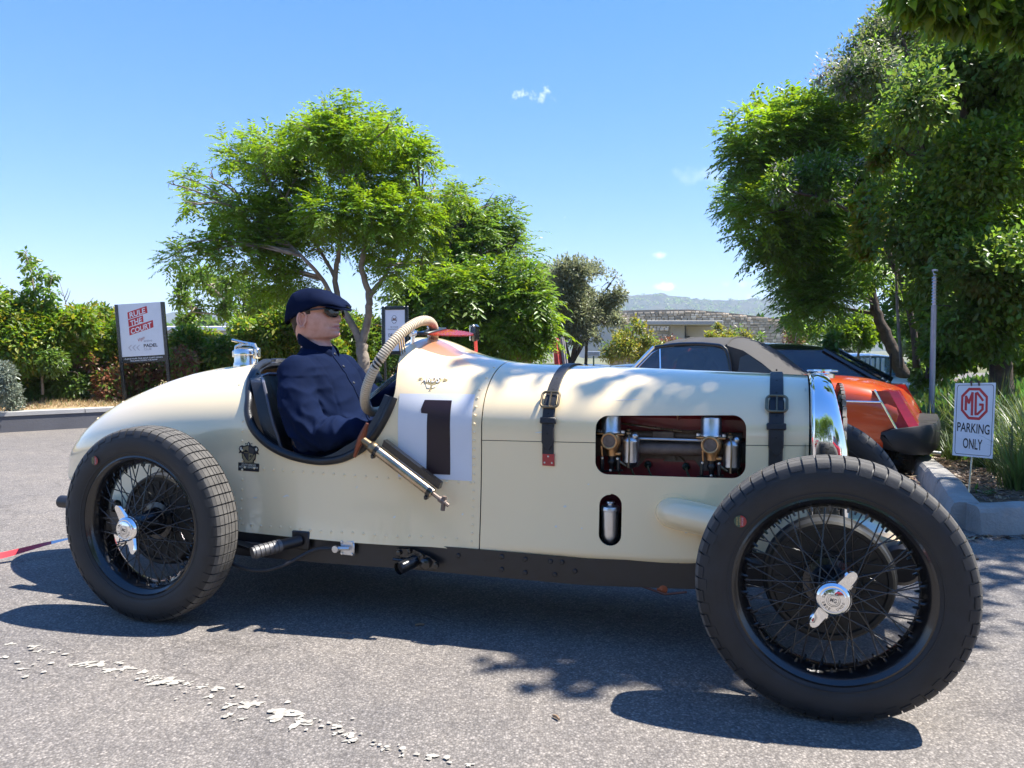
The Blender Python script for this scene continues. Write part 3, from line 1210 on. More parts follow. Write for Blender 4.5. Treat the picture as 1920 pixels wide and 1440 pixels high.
tree('leafy_tree', 'dense dark-trunked green tree to the right of the feathery tree', Z, at(845, 700, Z), lb, bl2,
     [dict(n=56000, L=.10, W=.036, style='frond', m='mid', gapf=3.8, gapcut=-1.0, droop=.2, per=10, shell=.5), dict(n=9000, L=.14, W=.05, style='frond', m='bright', blobs=bl2[12:22], per=10, shell=.85)], seed=12, bark='bark_dark')

# ---- small bright shrub between them and the olive tree
Z = 13.0
bs = BL(Z, (985, 610, 28), (1010, 590, 22), (1015, 625, 20), (960, 640, 26), (940, 620, 24), (995, 650, 22), dz=.3)
tree('shrub', 'bright green shrub at the right foot of the dense tree', Z, at(985, 690, Z), [(limb_path(Z, ((985, 690), (985, 650), (990, 610))), .025, .01)], bs, [dict(n=7000, L=.10, W=.045, m='bright', shell=.5)], cat='shrub', seed=13)

# ---- olive-grey open tree with several dark stems
Z = 19.0
b3 = BL(Z, (1060, 505, 22), (1035, 520, 24), (1085, 510, 26), (1115, 515, 24), (1145, 530, 20), (1155, 555, 18), (1025, 550, 24), (1060, 545, 32), (1100, 550, 34), (1135, 570, 26), (1020, 580, 20), (1050, 590, 28), (1090, 590, 32), (1130, 605, 26), (1155, 600, 14), (1080, 625, 22), (1120, 635, 18), (1040, 620, 16), (1012, 505, 12), dz=1.0, seed=8)
lb = [(limb_path(Z, ((1068, 700), (1062, 660), (1050, 610), (1040, 560), (1035, 520))), .085, .02), (limb_path(Z, ((1068, 700), (1078, 650), (1085, 600), (1090, 540))), .075, .02), (limb_path(Z, ((1072, 680), (1095, 640), (1110, 600), (1130, 550))), .06, .018), (limb_path(Z, ((1098, 700), (1100, 650), (1105, 590), (1100, 530))), .045, .016), (limb_path(Z, ((1062, 650), (1030, 600), (1020, 560))), .035, .012)]
tree('open_tree', 'grey-green open tree with several dark stems beside the stone building', Z, at(1070, 700, Z), lb, b3, [dict(n=24000, L=.10, W=.038, m='olive', gapf=3.6, gapcut=-1.2, shell=.1, droop=.1, blobs=scale_blobs(b3, 1.25))], seed=14, bark='bark_dark', twig_r=.022)

# ---- airy half-bare tree behind the left sign
Z = 16.0
b4 = BL(Z, (350, 520, 18), (340, 560, 18), (375, 515, 22), (400, 540, 28), (430, 530, 26), (460, 545, 26), (370, 580, 22), (420, 580, 26), (470, 590, 26), (350, 600, 14), (500, 570, 30), (520, 610, 30), (480, 640, 30), (340, 540, 12), (440, 505, 20), dz=.9, seed=9)
lb = [(limb_path(Z, ((490, 700), (480, 650), (455, 600), (420, 560), (385, 530), (350, 520))), .06, .012), (limb_path(Z, ((480, 650), (470, 600), (450, 550), (440, 510))), .04, .012), (limb_path(Z, ((455, 600), (410, 590), (360, 585))), .03, .01), (limb_path(Z, ((488, 670), (510, 610), (520, 560))), .045, .012), (limb_path(Z, ((470, 610), (430, 560), (410, 520))), .025, .01)]
tree('airy_tree', 'airy half-bare tree with thin grey twigs behind the padel sign', Z, at(490, 700, Z), lb, b4, [dict(n=8600, L=.10, W=.045, m='mid', gapf=3., gapcut=-.6, shell=.1, blobs=scale_blobs(b4, 1.25)), dict(n=3500, L=.12, W=.05, m='mid', blobs=b4[9:13], shell=.4)], seed=15, twig_r=.016, twig_n=6)

# ---- bushes along the left verge, one by one
Zb = 10.6
bushes = [
    ('dense green bush at the far left edge above the low wall', 'mid', 9.6, [(20, 590, 42), (-20, 620, 60), (40, 640, 46), (10, 690, 44), (-50, 560, 50)], 8500, .085, .04),
    ('broad yellow-green bush under the tall young tree', 'bright', 10.2, [(95, 620, 46), (60, 600, 36), (130, 640, 44), (90, 670, 46), (150, 605, 32)], 9500, .09, .04),
    ('rounded green bush just left of the padel sign', 'bright', 10.8, [(180, 605, 36), (205, 640, 36), (170, 650, 38), (215, 610, 26), (190, 690, 34)], 7500, .085, .04),
    ('dark leafy bush low on the dry verge', 'deep', 9.9, [(110, 700, 34), (70, 710, 34), (140, 715, 26), (100, 680, 26)], 5500, .08, .035),
    ('russet and brown bush around the posts of the padel sign', 'rust', 10.4, [(230, 695, 32), (265, 690, 30), (200, 715, 26), (300, 690, 30), (160, 680, 20), (340, 680, 30)], 5200, .07, .035),
    ('mixed green bush to the right of the padel sign', 'mid', 12.0, [(350, 640, 30), (385, 650, 34), (330, 670, 28), (415, 660, 30), (370, 690, 30), (440, 680, 24)], 7800, .09, .045),
    ('tall dark green bush behind the tail of the racing car', 'mid', 13.0, [(480, 640, 36), (520, 620, 40), (560, 600, 40), (540, 660, 40), (590, 640, 40), (620, 670, 36), (500, 680, 30), (455, 620, 26)], 11000, .10, .045),
    ('dark hedge-like bush behind the driver and the trunk', 'mid', 13.6, [(640, 620, 44), (690, 640, 44), (740, 650, 40), (640, 680, 36), (700, 690, 36), (770, 660, 36), (600, 580, 36)], 10500, .10, .045),
    ('silver-leaved bush in the lower left corner of the verge', 'grey', 8.95, [(12, 705, 20), (-15, 720, 26), (22, 735, 18), (8, 688, 14)], 2600, .05, .022),
]
for i, (lab, m_, Zz, bb, n, L_, W_) in enumerate(bushes):
    bs = BL(Zz, *bb, dz=.3, seed=20 + i)
    lo = min(bb, key=lambda q: -q[1])
    base = at(lo[0], 745, Zz)
    specs = [dict(n=int(n * 1.7), L=L_ * .85, W=W_ * .85, m=m_, shell=.3, gapf=5., gapcut=-1.6)]
    bs = bs + [(c + Vector((0, 0, -.12)), r * 1.05) for c, r in bs[:3]]
    if m_ == 'rust': specs.append(dict(n=2200, L=.07, W=.035, m='mid', shell=.4))
    elif m_ in ('bright', 'mid'): specs += [dict(n=n // 5, L=L_, W=W_, m='yellow', shell=.7, blobs=scale_blobs(bs, 1.1)), dict(n=n // 3, L=L_ * .8, W=W_ * .8, m='bright', shell=.8, blobs=scale_blobs(bs, 1.1))]
    tree('bush', lab, Zz, base, [(limb_path(Zz, ((lo[0], 745, .15), (lo[0] + 5, 700, .1), (bb[0][0], bb[0][1]))), .008, .004)], bs, specs, cat='bush', group=None, seed=40 + i, twig_r=.007, bark='bark_dark')

# tall young tree standing out of the bushes at the left
Z = 9.9
by = BL(Z, (48, 478, 11), (60, 490, 12), (48, 500, 10), (70, 515, 15), (95, 520, 14), (50, 525, 11), (62, 545, 18), (92, 550, 17), (50, 560, 14), (75, 575, 22), (100, 580, 18), dz=.15, seed=2)
tree('young_tree', 'slim young tree with upright leafy shoots rising above the left bushes', Z, at(80, 740, Z), [(limb_path(Z, ((80, 740), (76, 650), (68, 570), (58, 510), (46, 470))), .018, .004), (limb_path(Z, ((72, 600), (88, 560), (98, 515))), .01, .003)], by, [dict(n=820, L=.075, W=.042, m='mid', shell=.2, droop=.5)], seed=60, twig_r=.005)
# bare stalks
st_ = empty('bare_stalks', at(140, 700, 10.1))
tag(st_, 'thin bare seed stalks sticking up from the bushes left of the sign', 'plant')
mb = MB()
o = st_.location
for (p, q) in (((130, 600), (112, 530)), ((122, 570), (132, 545)), ((118, 555), (108, 548)), ((126, 585), (138, 562)), ((150, 590), (175, 558)), ((120, 562), (128, 540)), ((160, 580), (168, 574))):
    a, b = at(*p, 10.1) - o, at(*q, 10.1) - o
    mb.tube([a, a.lerp(b, .5) + Vector((.01, 0, .01)), b], [.006, .005, .003], 4)
mb.build('stalk', M['bark'], st_, weld=False)

# grass tufts and litter on the dry verge
rg = np.random.default_rng(4)
n = 16000
t = rg.random(n) * L
dd = .25 + rg.random(n) ** 1.6 * 3.2
base_ = np.array([tuple(A + dW * (float(a) * 1.0) + nW * float(b)) for a, b in zip(t, dd)])
base_[:, 2] = [verge_z(p[0], p[1]) for p in base_]
nearb = rg.random(n) < np.clip((dd - .8) / 1.5, .1, .9)
D = rand_dirs(rg, n) * .8 + np.array([0, 0, .9])
hh = rg.uniform(.03, .10, n)
for k, (mask, mm, nm, lb_) in enumerate(((~nearb, 'straw', 'dry_grass', None), (nearb, 'lawn', 'green_grass', None))):
    me = leaf_mesh(nm, base_[mask], D[mask], rand_dirs(rg, mask.sum()), hh[mask], np.full(mask.sum(), .008), GREEN[mm])
    tag(put(nm, me), kind='stuff')

# ---- shrubs in front of the building
for i, (lab, m_, Zz, bb, n, L_) in enumerate((
        ('yellowish feathery shrub left of the concrete canopy', 'yellow', 24, [(1180, 625, 16), (1198, 612, 10), (1212, 638, 16), (1170, 650, 20), (1200, 662, 20), (1235, 660, 16), (1145, 655, 18), (1160, 632, 12), (1226, 640, 10), (1190, 600, 6)], 5200, .13),
        ('low orange-green shrub at the foot of the canopy column', 'rust', 26, [(1250, 655, 18), (1262, 645, 14), (1240, 668, 16)], 1200, .14),
        ('yellow-green bush above the dark soft top, in front of the stone wall', 'yellow', 25, [(1335, 632, 10), (1352, 622, 8), (1375, 624, 11), (1400, 628, 10), (1425, 630, 9), (1365, 638, 14), (1410, 638, 12), (1390, 614, 6), (1346, 612, 6)], 2300, .13),
        ('autumn-tinted bush by the right end of the stone wall', 'rust', 30, [(1490, 630, 16), (1500, 645, 16), (1482, 655, 14)], 1400, .14),
        ('bright green bush right of the stone wall end', 'bright', 28, [(1490, 615, 14), (1530, 630, 18), (1480, 600, 10)], 2400, .16),
        ('pale sage bush between the soft top and the silver car', 'grey', 20, [(1560, 655, 26), (1590, 650, 22), (1530, 665, 20), (1610, 655, 16), (1520, 650, 14)], 5200, .09),
        ('sunlit green shrub under the leaning trunk', 'bright', 15, [(1610, 610, 20), (1635, 600, 18), (1590, 625, 16), (1560, 610, 14), (1620, 635, 16)], 3400, .10))):
    bs = BL(Zz, *bb, dz=.5, seed=70 + i)
    tree('shrub', lab, Zz, at(bb[0][0], 690, Zz), [(limb_path(Zz, ((bb[0][0], 690), (bb[0][0], 650), (bb[0][0] + 5, bb[0][1]))), .03, .012)], bs, [dict(n=n, L=L_ * .85, W=L_ * .36, m=m_, shell=.0, gapf=2.6, gapcut=-.5, blobs=scale_blobs(bs, 1.4)), dict(n=n // 4, L=L_, W=L_ * .4, m='mid', shell=.3)], cat='shrub', seed=80 + i, twig_r=.01)

# ---- trees on the right: from the far left edge of the mass to the frame's edge
Z = 12.5
br = BL(Z, (1405, 215, 20), (1395, 240, 24), (1440, 220, 26), (1375, 265, 18), (1430, 255, 36), (1480, 225, 34), (1520, 215, 34), (1560, 205, 34), (1400, 295, 32), (1450, 300, 44), (1510, 270, 50), (1570, 260, 50), (1440, 340, 36), (1490, 350, 50), (1550, 330, 54), (1375, 365, 20), (1400, 380, 30), (1440, 400, 40), (1385, 400, 18), (1420, 430, 30), (1500, 420, 54), (1560, 400, 56), (1620, 330, 60), (1630, 420, 60), (1460, 460, 36), (1430, 470, 20), (1500, 490, 46), (1560, 480, 54), (1480, 520, 32), (1530, 540, 44), (1500, 565, 28), (1560, 550, 40), (1490, 590, 18), (1530, 590, 32), (1640, 480, 50), (1620, 240, 50), (1605, 210, 40), dz=1.2, seed=31)
lb = [(limb_path(Z, ((1692, 705), (1680, 670), (1662, 630), (1645, 590), (1632, 540), (1622, 480), (1600, 400), (1570, 320))), .115, .03), (limb_path(Z, ((1632, 545), (1590, 480), (1520, 420), (1440, 390))), .06, .015), (limb_path(Z, ((1622, 480), (1650, 420), (1640, 340), (1610, 250))), .06, .015), (limb_path(Z, ((1600, 400), (1530, 330), (1450, 280), (1400, 240))), .04, .012)]
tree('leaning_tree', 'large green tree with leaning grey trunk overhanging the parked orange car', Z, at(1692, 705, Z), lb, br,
     [dict(n=76000, L=.10, W=.036, style='frond', m='mid', gapf=3.4, gapcut=-.9, droop=.22, per=12, shell=.1, blobs=scale_blobs(br, 1.2)), dict(n=26000, L=.10, W=.036, style='frond', m='bright', blobs=scale_blobs(br[:22], 1.15), per=12, shell=.6, droop=.2)], seed=32, bark='bark_dark')  # brighter leaf colour on the upper left clumps stands for sunlight there

# lilac-grey flowering trees
Z = 11.0
bq = BL(Z, (1535, 150, 18), (1560, 130, 26), (1600, 115, 34), (1590, 150, 30), (1640, 90, 36), (1650, 60, 30), (1670, 30, 30), (1630, 130, 36), (1680, 100, 44), (1700, 60, 44), (1740, 30, 44), (1690, 160, 40), (1650, 180, 30), dz=.6, seed=33)
lb = [(limb_path(Z, ((1790, 700), (1770, 500), (1740, 330), (1700, 220), (1650, 150), (1580, 130))), .09, .015), (limb_path(Z, ((1740, 330), (1720, 200), (1700, 100), (1680, 40))), .06, .015)]
tree('flowering_tree', 'grey-lilac blossoming tree rising at the top of the right-hand trees', Z, at(1790, 700, Z), lb, bq, [dict(n=5500, L=.055, W=.022, m='lilac', gapf=7., gapcut=.1, shell=.0, blobs=scale_blobs(bq, 1.5)), dict(n=7000, L=.08, W=.03, m='mid', gapf=5., gapcut=-.5, shell=.0, blobs=scale_blobs(bq, 1.5)), dict(n=8000, L=.08, W=.03, m='olive', gapf=5., gapcut=-.5, shell=.0, blobs=scale_blobs(bq, 1.5))], seed=34, twig_n=5, twig_r=.012, bark='bark_dark')
Z = 10.6
bq = BL(Z, (1470, 330, 22), (1500, 335, 28), (1540, 320, 30), (1570, 330, 28), (1460, 355, 20), (1510, 365, 26), (1550, 360, 26), (1630, 310, 20), dz=.3, seed=35)
lb = [(limb_path(Z, ((1720, 690), (1700, 560), (1640, 430), (1560, 380), (1490, 360), (1460, 350))), .05, .01)]
tree('flowering_tree', 'grey-lilac blossom branch reaching left in front of the leaning tree', Z, at(1720, 690, Z), lb, bq, [dict(n=2000, L=.05, W=.02, m='lilac', gapf=7., gapcut=.1, shell=.0, blobs=scale_blobs(bq, 1.6)), dict(n=5200, L=.08, W=.032, m='mid', shell=.0, blobs=scale_blobs(bq, 1.5))], seed=36, twig_n=6, twig_r=.010, bark='bark_dark')

# broad-leaved trees nearer on the right
Z = 8.2
bt = BL(Z, (1680, 230, 40), (1720, 190, 50), (1700, 290, 54), (1760, 250, 60), (1820, 200, 64), (1890, 160, 64), (1740, 140, 44), (1800, 110, 56), (1870, 70, 60), (1930, 100, 50), (1690, 370, 54), (1760, 350, 60), (1830, 310, 64), (1910, 280, 64), (1700, 450, 50), (1770, 440, 60), (1840, 420, 64), (1920, 400, 64), (1760, 520, 50), (1830, 520, 60), (1910, 520, 64), (1800, 590, 46), (1870, 600, 56), (1940, 610, 50), (1830, 20, 50), (1740, 80, 36), (1720, 500, 30), dz=.9, seed=37)
lb = [(limb_path(Z, ((1880, 740), (1870, 640), (1850, 520), (1830, 380), (1810, 250), (1800, 120))), .12, .03), (limb_path(Z, ((1850, 520), (1790, 430), (1740, 320), (1720, 220))), .06, .018), (limb_path(Z, ((1840, 440), (1890, 330), (1910, 200))), .06, .02)]
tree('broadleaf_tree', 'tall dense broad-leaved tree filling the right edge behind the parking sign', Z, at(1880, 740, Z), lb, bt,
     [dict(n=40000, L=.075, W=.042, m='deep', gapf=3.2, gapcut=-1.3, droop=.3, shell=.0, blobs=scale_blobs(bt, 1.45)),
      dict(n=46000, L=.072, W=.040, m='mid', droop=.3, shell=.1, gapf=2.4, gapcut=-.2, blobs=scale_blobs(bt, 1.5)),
      dict(n=15000, L=.072, W=.040, m='bright', droop=.3, shell=.5, gapf=2.4, gapcut=.2, blobs=scale_blobs(bt[:18], 1.5))], seed=38, bark='bark_dark')  # the upper clumps get brighter leaves in place of sunlight
Z = 9.6
bv = BL(Z, (1690, 200, 18), (1700, 230, 22), (1695, 265, 24), (1650, 300, 18), (1620, 380, 22), (1630, 420, 26), (1620, 460, 24), (1705, 175, 12), (1660, 250, 20), dz=.2, seed=39)
tree('sapling', 'light yellow-green sapling shoots in front of the flowering tree on the right', Z, at(1690, 690, Z), [(limb_path(Z, ((1690, 690), (1680, 500), (1690, 350), (1700, 180))), .022, .005), (limb_path(Z, ((1682, 520), (1640, 440), (1620, 380))), .014, .004)], bv, [dict(n=3000, L=.11, W=.055, m='yellow', shell=.3, droop=.4), dict(n=2200, L=.11, W=.055, m='bright', shell=.3, droop=.4)], seed=41, twig_r=.006)
# shaded undergrowth beneath them
Z = 9.5
bu = BL(Z, (1560, 640, 16), (1760, 590, 40), (1780, 650, 50), (1830, 640, 50), (1890, 650, 50), (1740, 550, 40), (1950, 660, 50), dz=.8, seed=43)
tree('undergrowth_bush', 'dark shaded bush under the right-hand trees behind the lamp post', Z, at(1740, 710, Z), [(limb_path(Z, ((1740, 710), (1740, 650), (1735, 600))), .03, .01)], bu, [dict(n=17000, L=.09, W=.042, m='mid', shell=.2, droop=.4)], cat='bush', seed=44, bark='bark_dark', twigs=False)
Z = 13.6
bu = BL(Z, (1720, 600, 36), (1742, 660, 36), (1702, 545, 40), (1765, 690, 30), (1716, 690, 16), (1780, 600, 40), (1728, 715, 20), dz=.4, seed=143)
tree('undergrowth_bush', 'dark bush closing the gap between the leaning trunk and the lamp post', Z, at(1735, 720, Z), [(limb_path(Z, ((1735, 720), (1735, 650), (1730, 600))), .03, .01)], bu, [dict(n=9000, L=.10, W=.046, m='deep', shell=.1, droop=.4)], cat='bush', seed=144, bark='bark_dark', twigs=False)
# tall trees farther back on the right, closing the view
Z = 17.0
bw = BL(Z, (1680, 80, 60), (1750, 60, 70), (1840, 60, 80), (1620, 480, 60), (1700, 420, 80), (1800, 420, 90), (1880, 400, 70), (1660, 600, 50), (1740, 600, 60), (1840, 600, 70), (1940, 600, 70), (1700, 300, 70), (1800, 250, 80), (1870, 200, 70), (1680, 200, 50), dz=1.4, seed=45)
tree('background_tree', 'big dark tree closing the view behind the right-hand trees', Z, at(1800, 700, Z), [(limb_path(Z, ((1800, 700), (1795, 500), (1790, 250))), .16, .05)], bw, [dict(n=15000, L=.19, W=.09, m='mid', shell=.2, droop=.4)], seed=46, bark='bark_dark')

# near tree, rooted right of the frame: its lowest branch hangs into the top corner
o_ = Vector((6.6, 4.9, .35))
bn = [(Vector(p), r) for p, r in (((5.4, 4.6, 4.6), 1.0), ((4.6, 4.0, 4.9), 1.0), ((5.6, 5.4, 5.2), 1.1), ((6.6, 4.4, 5.6), 1.2), ((4.9, 3.5, 5.2), .8), ((5.9, 3.4, 5.2), 1.1), ((4.2, 5.0, 5.2), .8), ((6.9, 5.8, 5.0), 1.2), ((4.0, 3.4, 4.7), .55), ((5.2, 4.4, 6.0), 1.2), ((6.2, 4.8, 6.6), 1.3), ((3.0, 2.97, 4.9), .5), ((3.35, 2.85, 4.9), .4), ((3.5, 3.0, 5.6), .4), ((2.75, 3.6, 5.2), .45), ((3.5, 3.4, 5.3), .5), ((2.2, 3.18, 4.95), .2), ((4.3, 3.2, 5.5), .5))]
bh = BL(4.4, (1690, 8, 20), (1730, 16, 26), (1775, 30, 30), (1820, 25, 30), (1860, 45, 28), (1890, 20, 34), (1840, -10, 40), (1910, 60, 24), (1750, -10, 34), (1690, -14, 22), (1930, 0, 50), dz=.12, seed=47)
lbn = [([o_ + Vector((0, 0, -.3)), o_ + Vector((-.05, 0, 1.4)), o_ + Vector((-.3, -.1, 2.9)), o_ + Vector((-.8, -.3, 4.2)), o_ + Vector((-1.2, -.5, 5.4))], .15, .05),
       ([o_ + Vector((-.3, -.1, 2.9)), Vector((5.2, 4.7, 3.9)), Vector((4.0, 4.5, 3.6)), at(1900, -20, 4.5), at(1800, 10, 4.4)], .05, .008),
       ([o_ + Vector((-.5, -.2, 3.5)), Vector((5.3, 3.9, 4.7)), Vector((4.5, 3.4, 4.8))], .06, .015)]
tree('overhanging_tree', 'near tree whose big-leaved branch hangs into the upper right corner', 4.5, o_, lbn, bn + bh,
     [dict(n=6500, L=.13, W=.075, m='mid', blobs=bn, gapf=2.6, gapcut=-.2, shell=.35, droop=.5), dict(n=3600, L=.13, W=.075, m='mid', blobs=bn[11:17], shell=.0, droop=.5), dict(n=900, L=.11, W=.05, m='mid', blobs=bh, shell=.2, droop=.7), dict(n=350, L=.11, W=.05, m='bright', blobs=bh, shell=.2, droop=.7)], seed=48, twig_r=.012)

# ---- strap-leaved grasses on the bank


def tuft_mesh(seed, n, h, spread, w=.010):
    rg = np.random.default_rng(seed)
    vs, fs = [], []
    for k in range(n):
        a = rg.uniform(0, 2 * math.pi)
        r0 = rg.uniform(0, .10)
        L_ = h * rg.uniform(.55, 1.15)
        lean = rg.uniform(.15, 1.0) * spread
        d = np.array((math.cos(a), math.sin(a), 0))
        s = np.array((-math.sin(a), math.cos(a), 0)) * w * rg.uniform(.6, 1.3)
        b = np.array((r0 * math.cos(a + .5), r0 * math.sin(a + .5), -.02))
        base = len(vs)
        for t, ww in ((0, .8), (.35, 1), (.7, .75), (1, .05)):
            p = b + d * lean * L_ * t ** 1.8 + np.array((0, 0, L_ * (t - .38 * lean * t ** 2.4)))
            vs += [tuple(p - s * ww * .5), tuple(p + s * ww * .5)]
        for q in range(3):
            i = base + 2 * q
            fs.append((i, i + 1, i + 3, i + 2))
    mb = MB()
    mb.add(vs, fs)
    return mb.mesh('blades', GREEN['grass'], smooth=True, angle=0, weld=False)


TM = [tuft_mesh(1, 150, .62, 1.0), tuft_mesh(2, 130, .75, .9), tuft_mesh(3, 170, .5, 1.2)]
rr = random.Random(17)
spots = []
for (u, v, Zz, s) in ((1905, 900, 4.75, .85), (1945, 860, 5.2, 1.0), (1880, 800, 5.6, .95), (1930, 790, 6.0, 1.1), (1850, 745, 6.3, 1.0), (1900, 740, 6.6, 1.1), (1790, 790, 6.5, .6), (1740, 790, 7.2, .75), (1765, 745, 7.6, .9), (1810, 720, 7.2, 1.0), (1870, 700, 7.4, 1.2), (1930, 690, 7.0, 1.25), (1720, 745, 8.4, .8), (1700, 770, 7.9, .55), (1690, 735, 9.0, .7), (1740, 720, 9.0, .8), (1790, 700, 8.5, 1.0), (1840, 680, 8.6, 1.1), (1960, 830, 4.9, 1.0), (1905, 850, 5.3, .7), (1965, 730, 6.2, 1.2), (1725, 828, 6.6, .4), (1840, 800, 6.0, .7)):
    p = at(u, v, Zz)
    spots.append((p.x, p.y, s))
side_words = ['nearest strap-leaved grass clump, right of the parking sign stake', 'big arching grass clump at the frame edge behind the nearest clump', 'grass clump directly behind the right edge of the parking sign panel', 'tall grass clump at the frame edge, level with the sign panel', 'arching grass clump directly behind the top of the parking sign', 'grass clump above and right of the parking sign top', 'small grass clump left of the parking sign panel', 'grass clump just right of the orange car bumper', 'grass clump at the foot of the lamp post', 'grass clump right of the lamp post, half way to the parking sign', 'large grass clump high on the bank above the parking sign', 'largest grass clump high on the bank at the frame edge', 'grass clump just left of the lamp post foot', 'low grass clump between the tail lamp of the orange car and the lamp post', 'far grass clump above the tail of the orange car', 'far grass clump directly behind the lamp post', 'far grass clump on the bank right of the lamp post', 'farthest big grass clump, under the broad-leaved tree trunk', 'grass clump cut by the right frame edge beside the nearest clump', 'short grass clump between the two nearest grass clumps', 'big grass clump cut by the frame edge above the sign', 'tiny grass tuft beside the kerb end near the orange car', 'grass clump seen through the gap right behind the sign panel']
for i, (x, y, s) in enumerate(spots):
    t = empty('grass_clump', (x, y, bank_z(x, y) - .01), rr.uniform(0, 6.28))
    t.scale = (s, s, s)
    tag(t, side_words[i], 'grass clump', 'strap-leaved grass clumps on the bank')
    put('blades', TM[i % 3], t)
# low ground cover on the soil
rg = np.random.default_rng(9)
P_, H_ = [], []
for k in range(34000):
    y = rg.uniform(4.25, 8) if k < 13000 else rg.uniform(7, 20)
    x = bank_edge_x(y) + .06 + rg.random() ** .8 * (4.0 if y < 9 else 6.5)
    d = x - bank_edge_x(y)
    g = math.sin(x * 3.1 + 1) + math.sin(y * 2.7) + math.sin((x + y) * 5.3) * .6
    near_kerb = y < 4.75
    if g < (-.2 if near_kerb else -1.2 if y > 6.6 else .6): continue
    P_.append((x, y, bank_z(x, y)))
    H_.append(rg.uniform(.015, .045) if y < 6.6 else rg.uniform(.05, .16) if y < 10 else rg.uniform(.10, .28))
P_ = np.array(P_)
H_ = np.array(H_)
n = len(P_)
D = rand_dirs(rg, n) + np.array([0, 0, .7])
tag(put('ground_cover', leaf_mesh('ground_cover', P_, D, rand_dirs(rg, n) + np.array([0, 0, 1.2]), H_ * 1.4, H_ * .55, GREEN['lawn'])), kind='stuff')

# ---- a far belt of trees that reads as one mass
rg = np.random.default_rng(21)
belt = []
r_ = random.Random(8)
for k in range(120):
    u = r_.uniform(-500, 1180)
    Zz = r_.uniform(70, 150)
    belt.append((at(u, r_.uniform(612, 640), Zz), r_.uniform(10, 20) * Zz / F))
for k in range(60):
    u = r_.uniform(1400, 2400)
    Zz = r_.uniform(60, 140)
    belt.append((at(u, r_.uniform(596, 645), Zz), r_.uniform(12, 24) * Zz / F))
me = leaves_of(rg, belt, 42000, .9, .6, 'single', 'mid', .6, 1., 0, -9, .3, name='treeline')
tag(put('treeline', me), kind='stuff')
# trees dotted over the hillside
hl = []
for k in range(900):
    u = r_.uniform(1080, 1560) if k < 700 else r_.uniform(0, 2000)
    Yd = r_.uniform(820, 1690)
    t = 1 - ((YH - Yd) / 900) ** (1 / 1.1)
    p = ray(u, 560)
    x = p.x / p.y * Yd
    zt = float(np.interp(x, xs_h, pz))
    z = -30 + (zt + 30) * (t ** 1.25) + (14 * math.sin(x * .011 + t * 5) * math.sin(t * 9 + x * .004)) * t * (1 - t)
    hl.append((Vector((x, Yd, z + 2)), r_.uniform(3, 6.5)))
tag(put('hillside_woods', leaves_of(rg, hl, 22000, 4.5, 3.2, 'single', 'deep', .6, 1., 0, -9, .2, name='hillside_woods')), kind='stuff')
# greenery behind the photographer, seen only as reflections in paint and chrome
for i, (x, y, s, m_) in enumerate(((-5.5, -9.5, 2.6, 'mid'), (-2.2, -9, 2.9, 'bright'), (-9.5, -12, 2.2, 'deep'), (5, -14, 2.2, 'mid'))):
    bb = [(Vector((x + r_.gauss(0, s * .7), y + r_.gauss(0, .6), abs(r_.gauss(s * 1.15, s * .6)))), s * r_.uniform(.45, .75)) for _ in range(12)]
    tree('bush', ('broad mid green', 'tall bright', 'low dark', 'distant')[i] + ' bush behind the photographer, mirrored in the chrome radiator shell', 0, (x, y, 0), [([Vector((x, y, 0)), Vector((x, y, s))], .06, .03)], bb, [dict(n=7500, L=.26, W=.13, m=m_, shell=.2)], cat='bush', seed=90 + i)
# ------------------------------------------------------------------ the old cream racing car
# car frame: x forward from the rear axle, y to the far side, z up
CAR_O = (-1.1517, 3.4016)
CAR_A = R(18.69)
WB = 2.342
car = empty('racing_car', (CAR_O[0], CAR_O[1], 0), -CAR_A)
tag(car, 'vintage cream racing car with black wire wheels and a number 1 on its side', 'racing car')


def lerp(x, xs, ys):
    return float(np.interp(x, xs, ys))


BX = [-1.03, -1.0, -.93, -.82, -.67, -.45, -.2, .1, .4, .7, .9, 1.05, 1.215, 1.44, 1.65, 1.95, 2.2, 2.3]
BW = [.03, .075, .135, .2, .263, .325, .372, .405, .415, .41, .395, .372, .352, .347, .342, .328, .3, .285]
BT = [.47, .505, .585, .665, .755, .84, .906, .942, .985, 1.02, 1.048, .993, .962, .95, .944, .93, .92, .914]
TXS = [-1.03, -1.0, -.97, -.88, -.77, -.64, -.51, -.36, -.21, -.06, .1, .5, .7, .76, .83, .88, .92, .97, 1.015, 1.09, 1.17, 1.25, 1.325, 1.515, 1.8, 2.1, 2.3]
TZS = [.455, .50, .543, .627, .706, .772, .820, .868, .904, .927, .943, .975, 1.01, 1.035, 1.05, 1.048, 1.038, 1.02, 1.001, .979, .962, .951, .946, .941, .932, .922, .915]
BZ = [.43, .42, .405, .385, .36, .335, .315, .305, .302, .3, .3, .3, .292, .29, .29, .30, .33, .345]
BS = [.45, .455, .47, .5, .54, .585, .62, .65, .68, .7, .705, .71, .712, .712, .712, .712, .712, .712]
BN = [2, 2, 2, 2, 2, 2, 2.05, 2.1, 2.2, 2.3, 2.4, 2.3, 2.2, 2.2, 2.2, 2.2, 2.2, 2.2]


def b_w(x): return smooth_interp(x, BX, BW)
def b_t(x): return smooth_interp(x, TXS, TZS)
def b_b(x): return smooth_interp(x, BX, BZ)
def b_s(x): return smooth_interp(x, BX, BS)
def b_n(x): return lerp(x, BX, BN)
def seam_z(x): return lerp(x, [1.215, 2.3], [.684, .703])


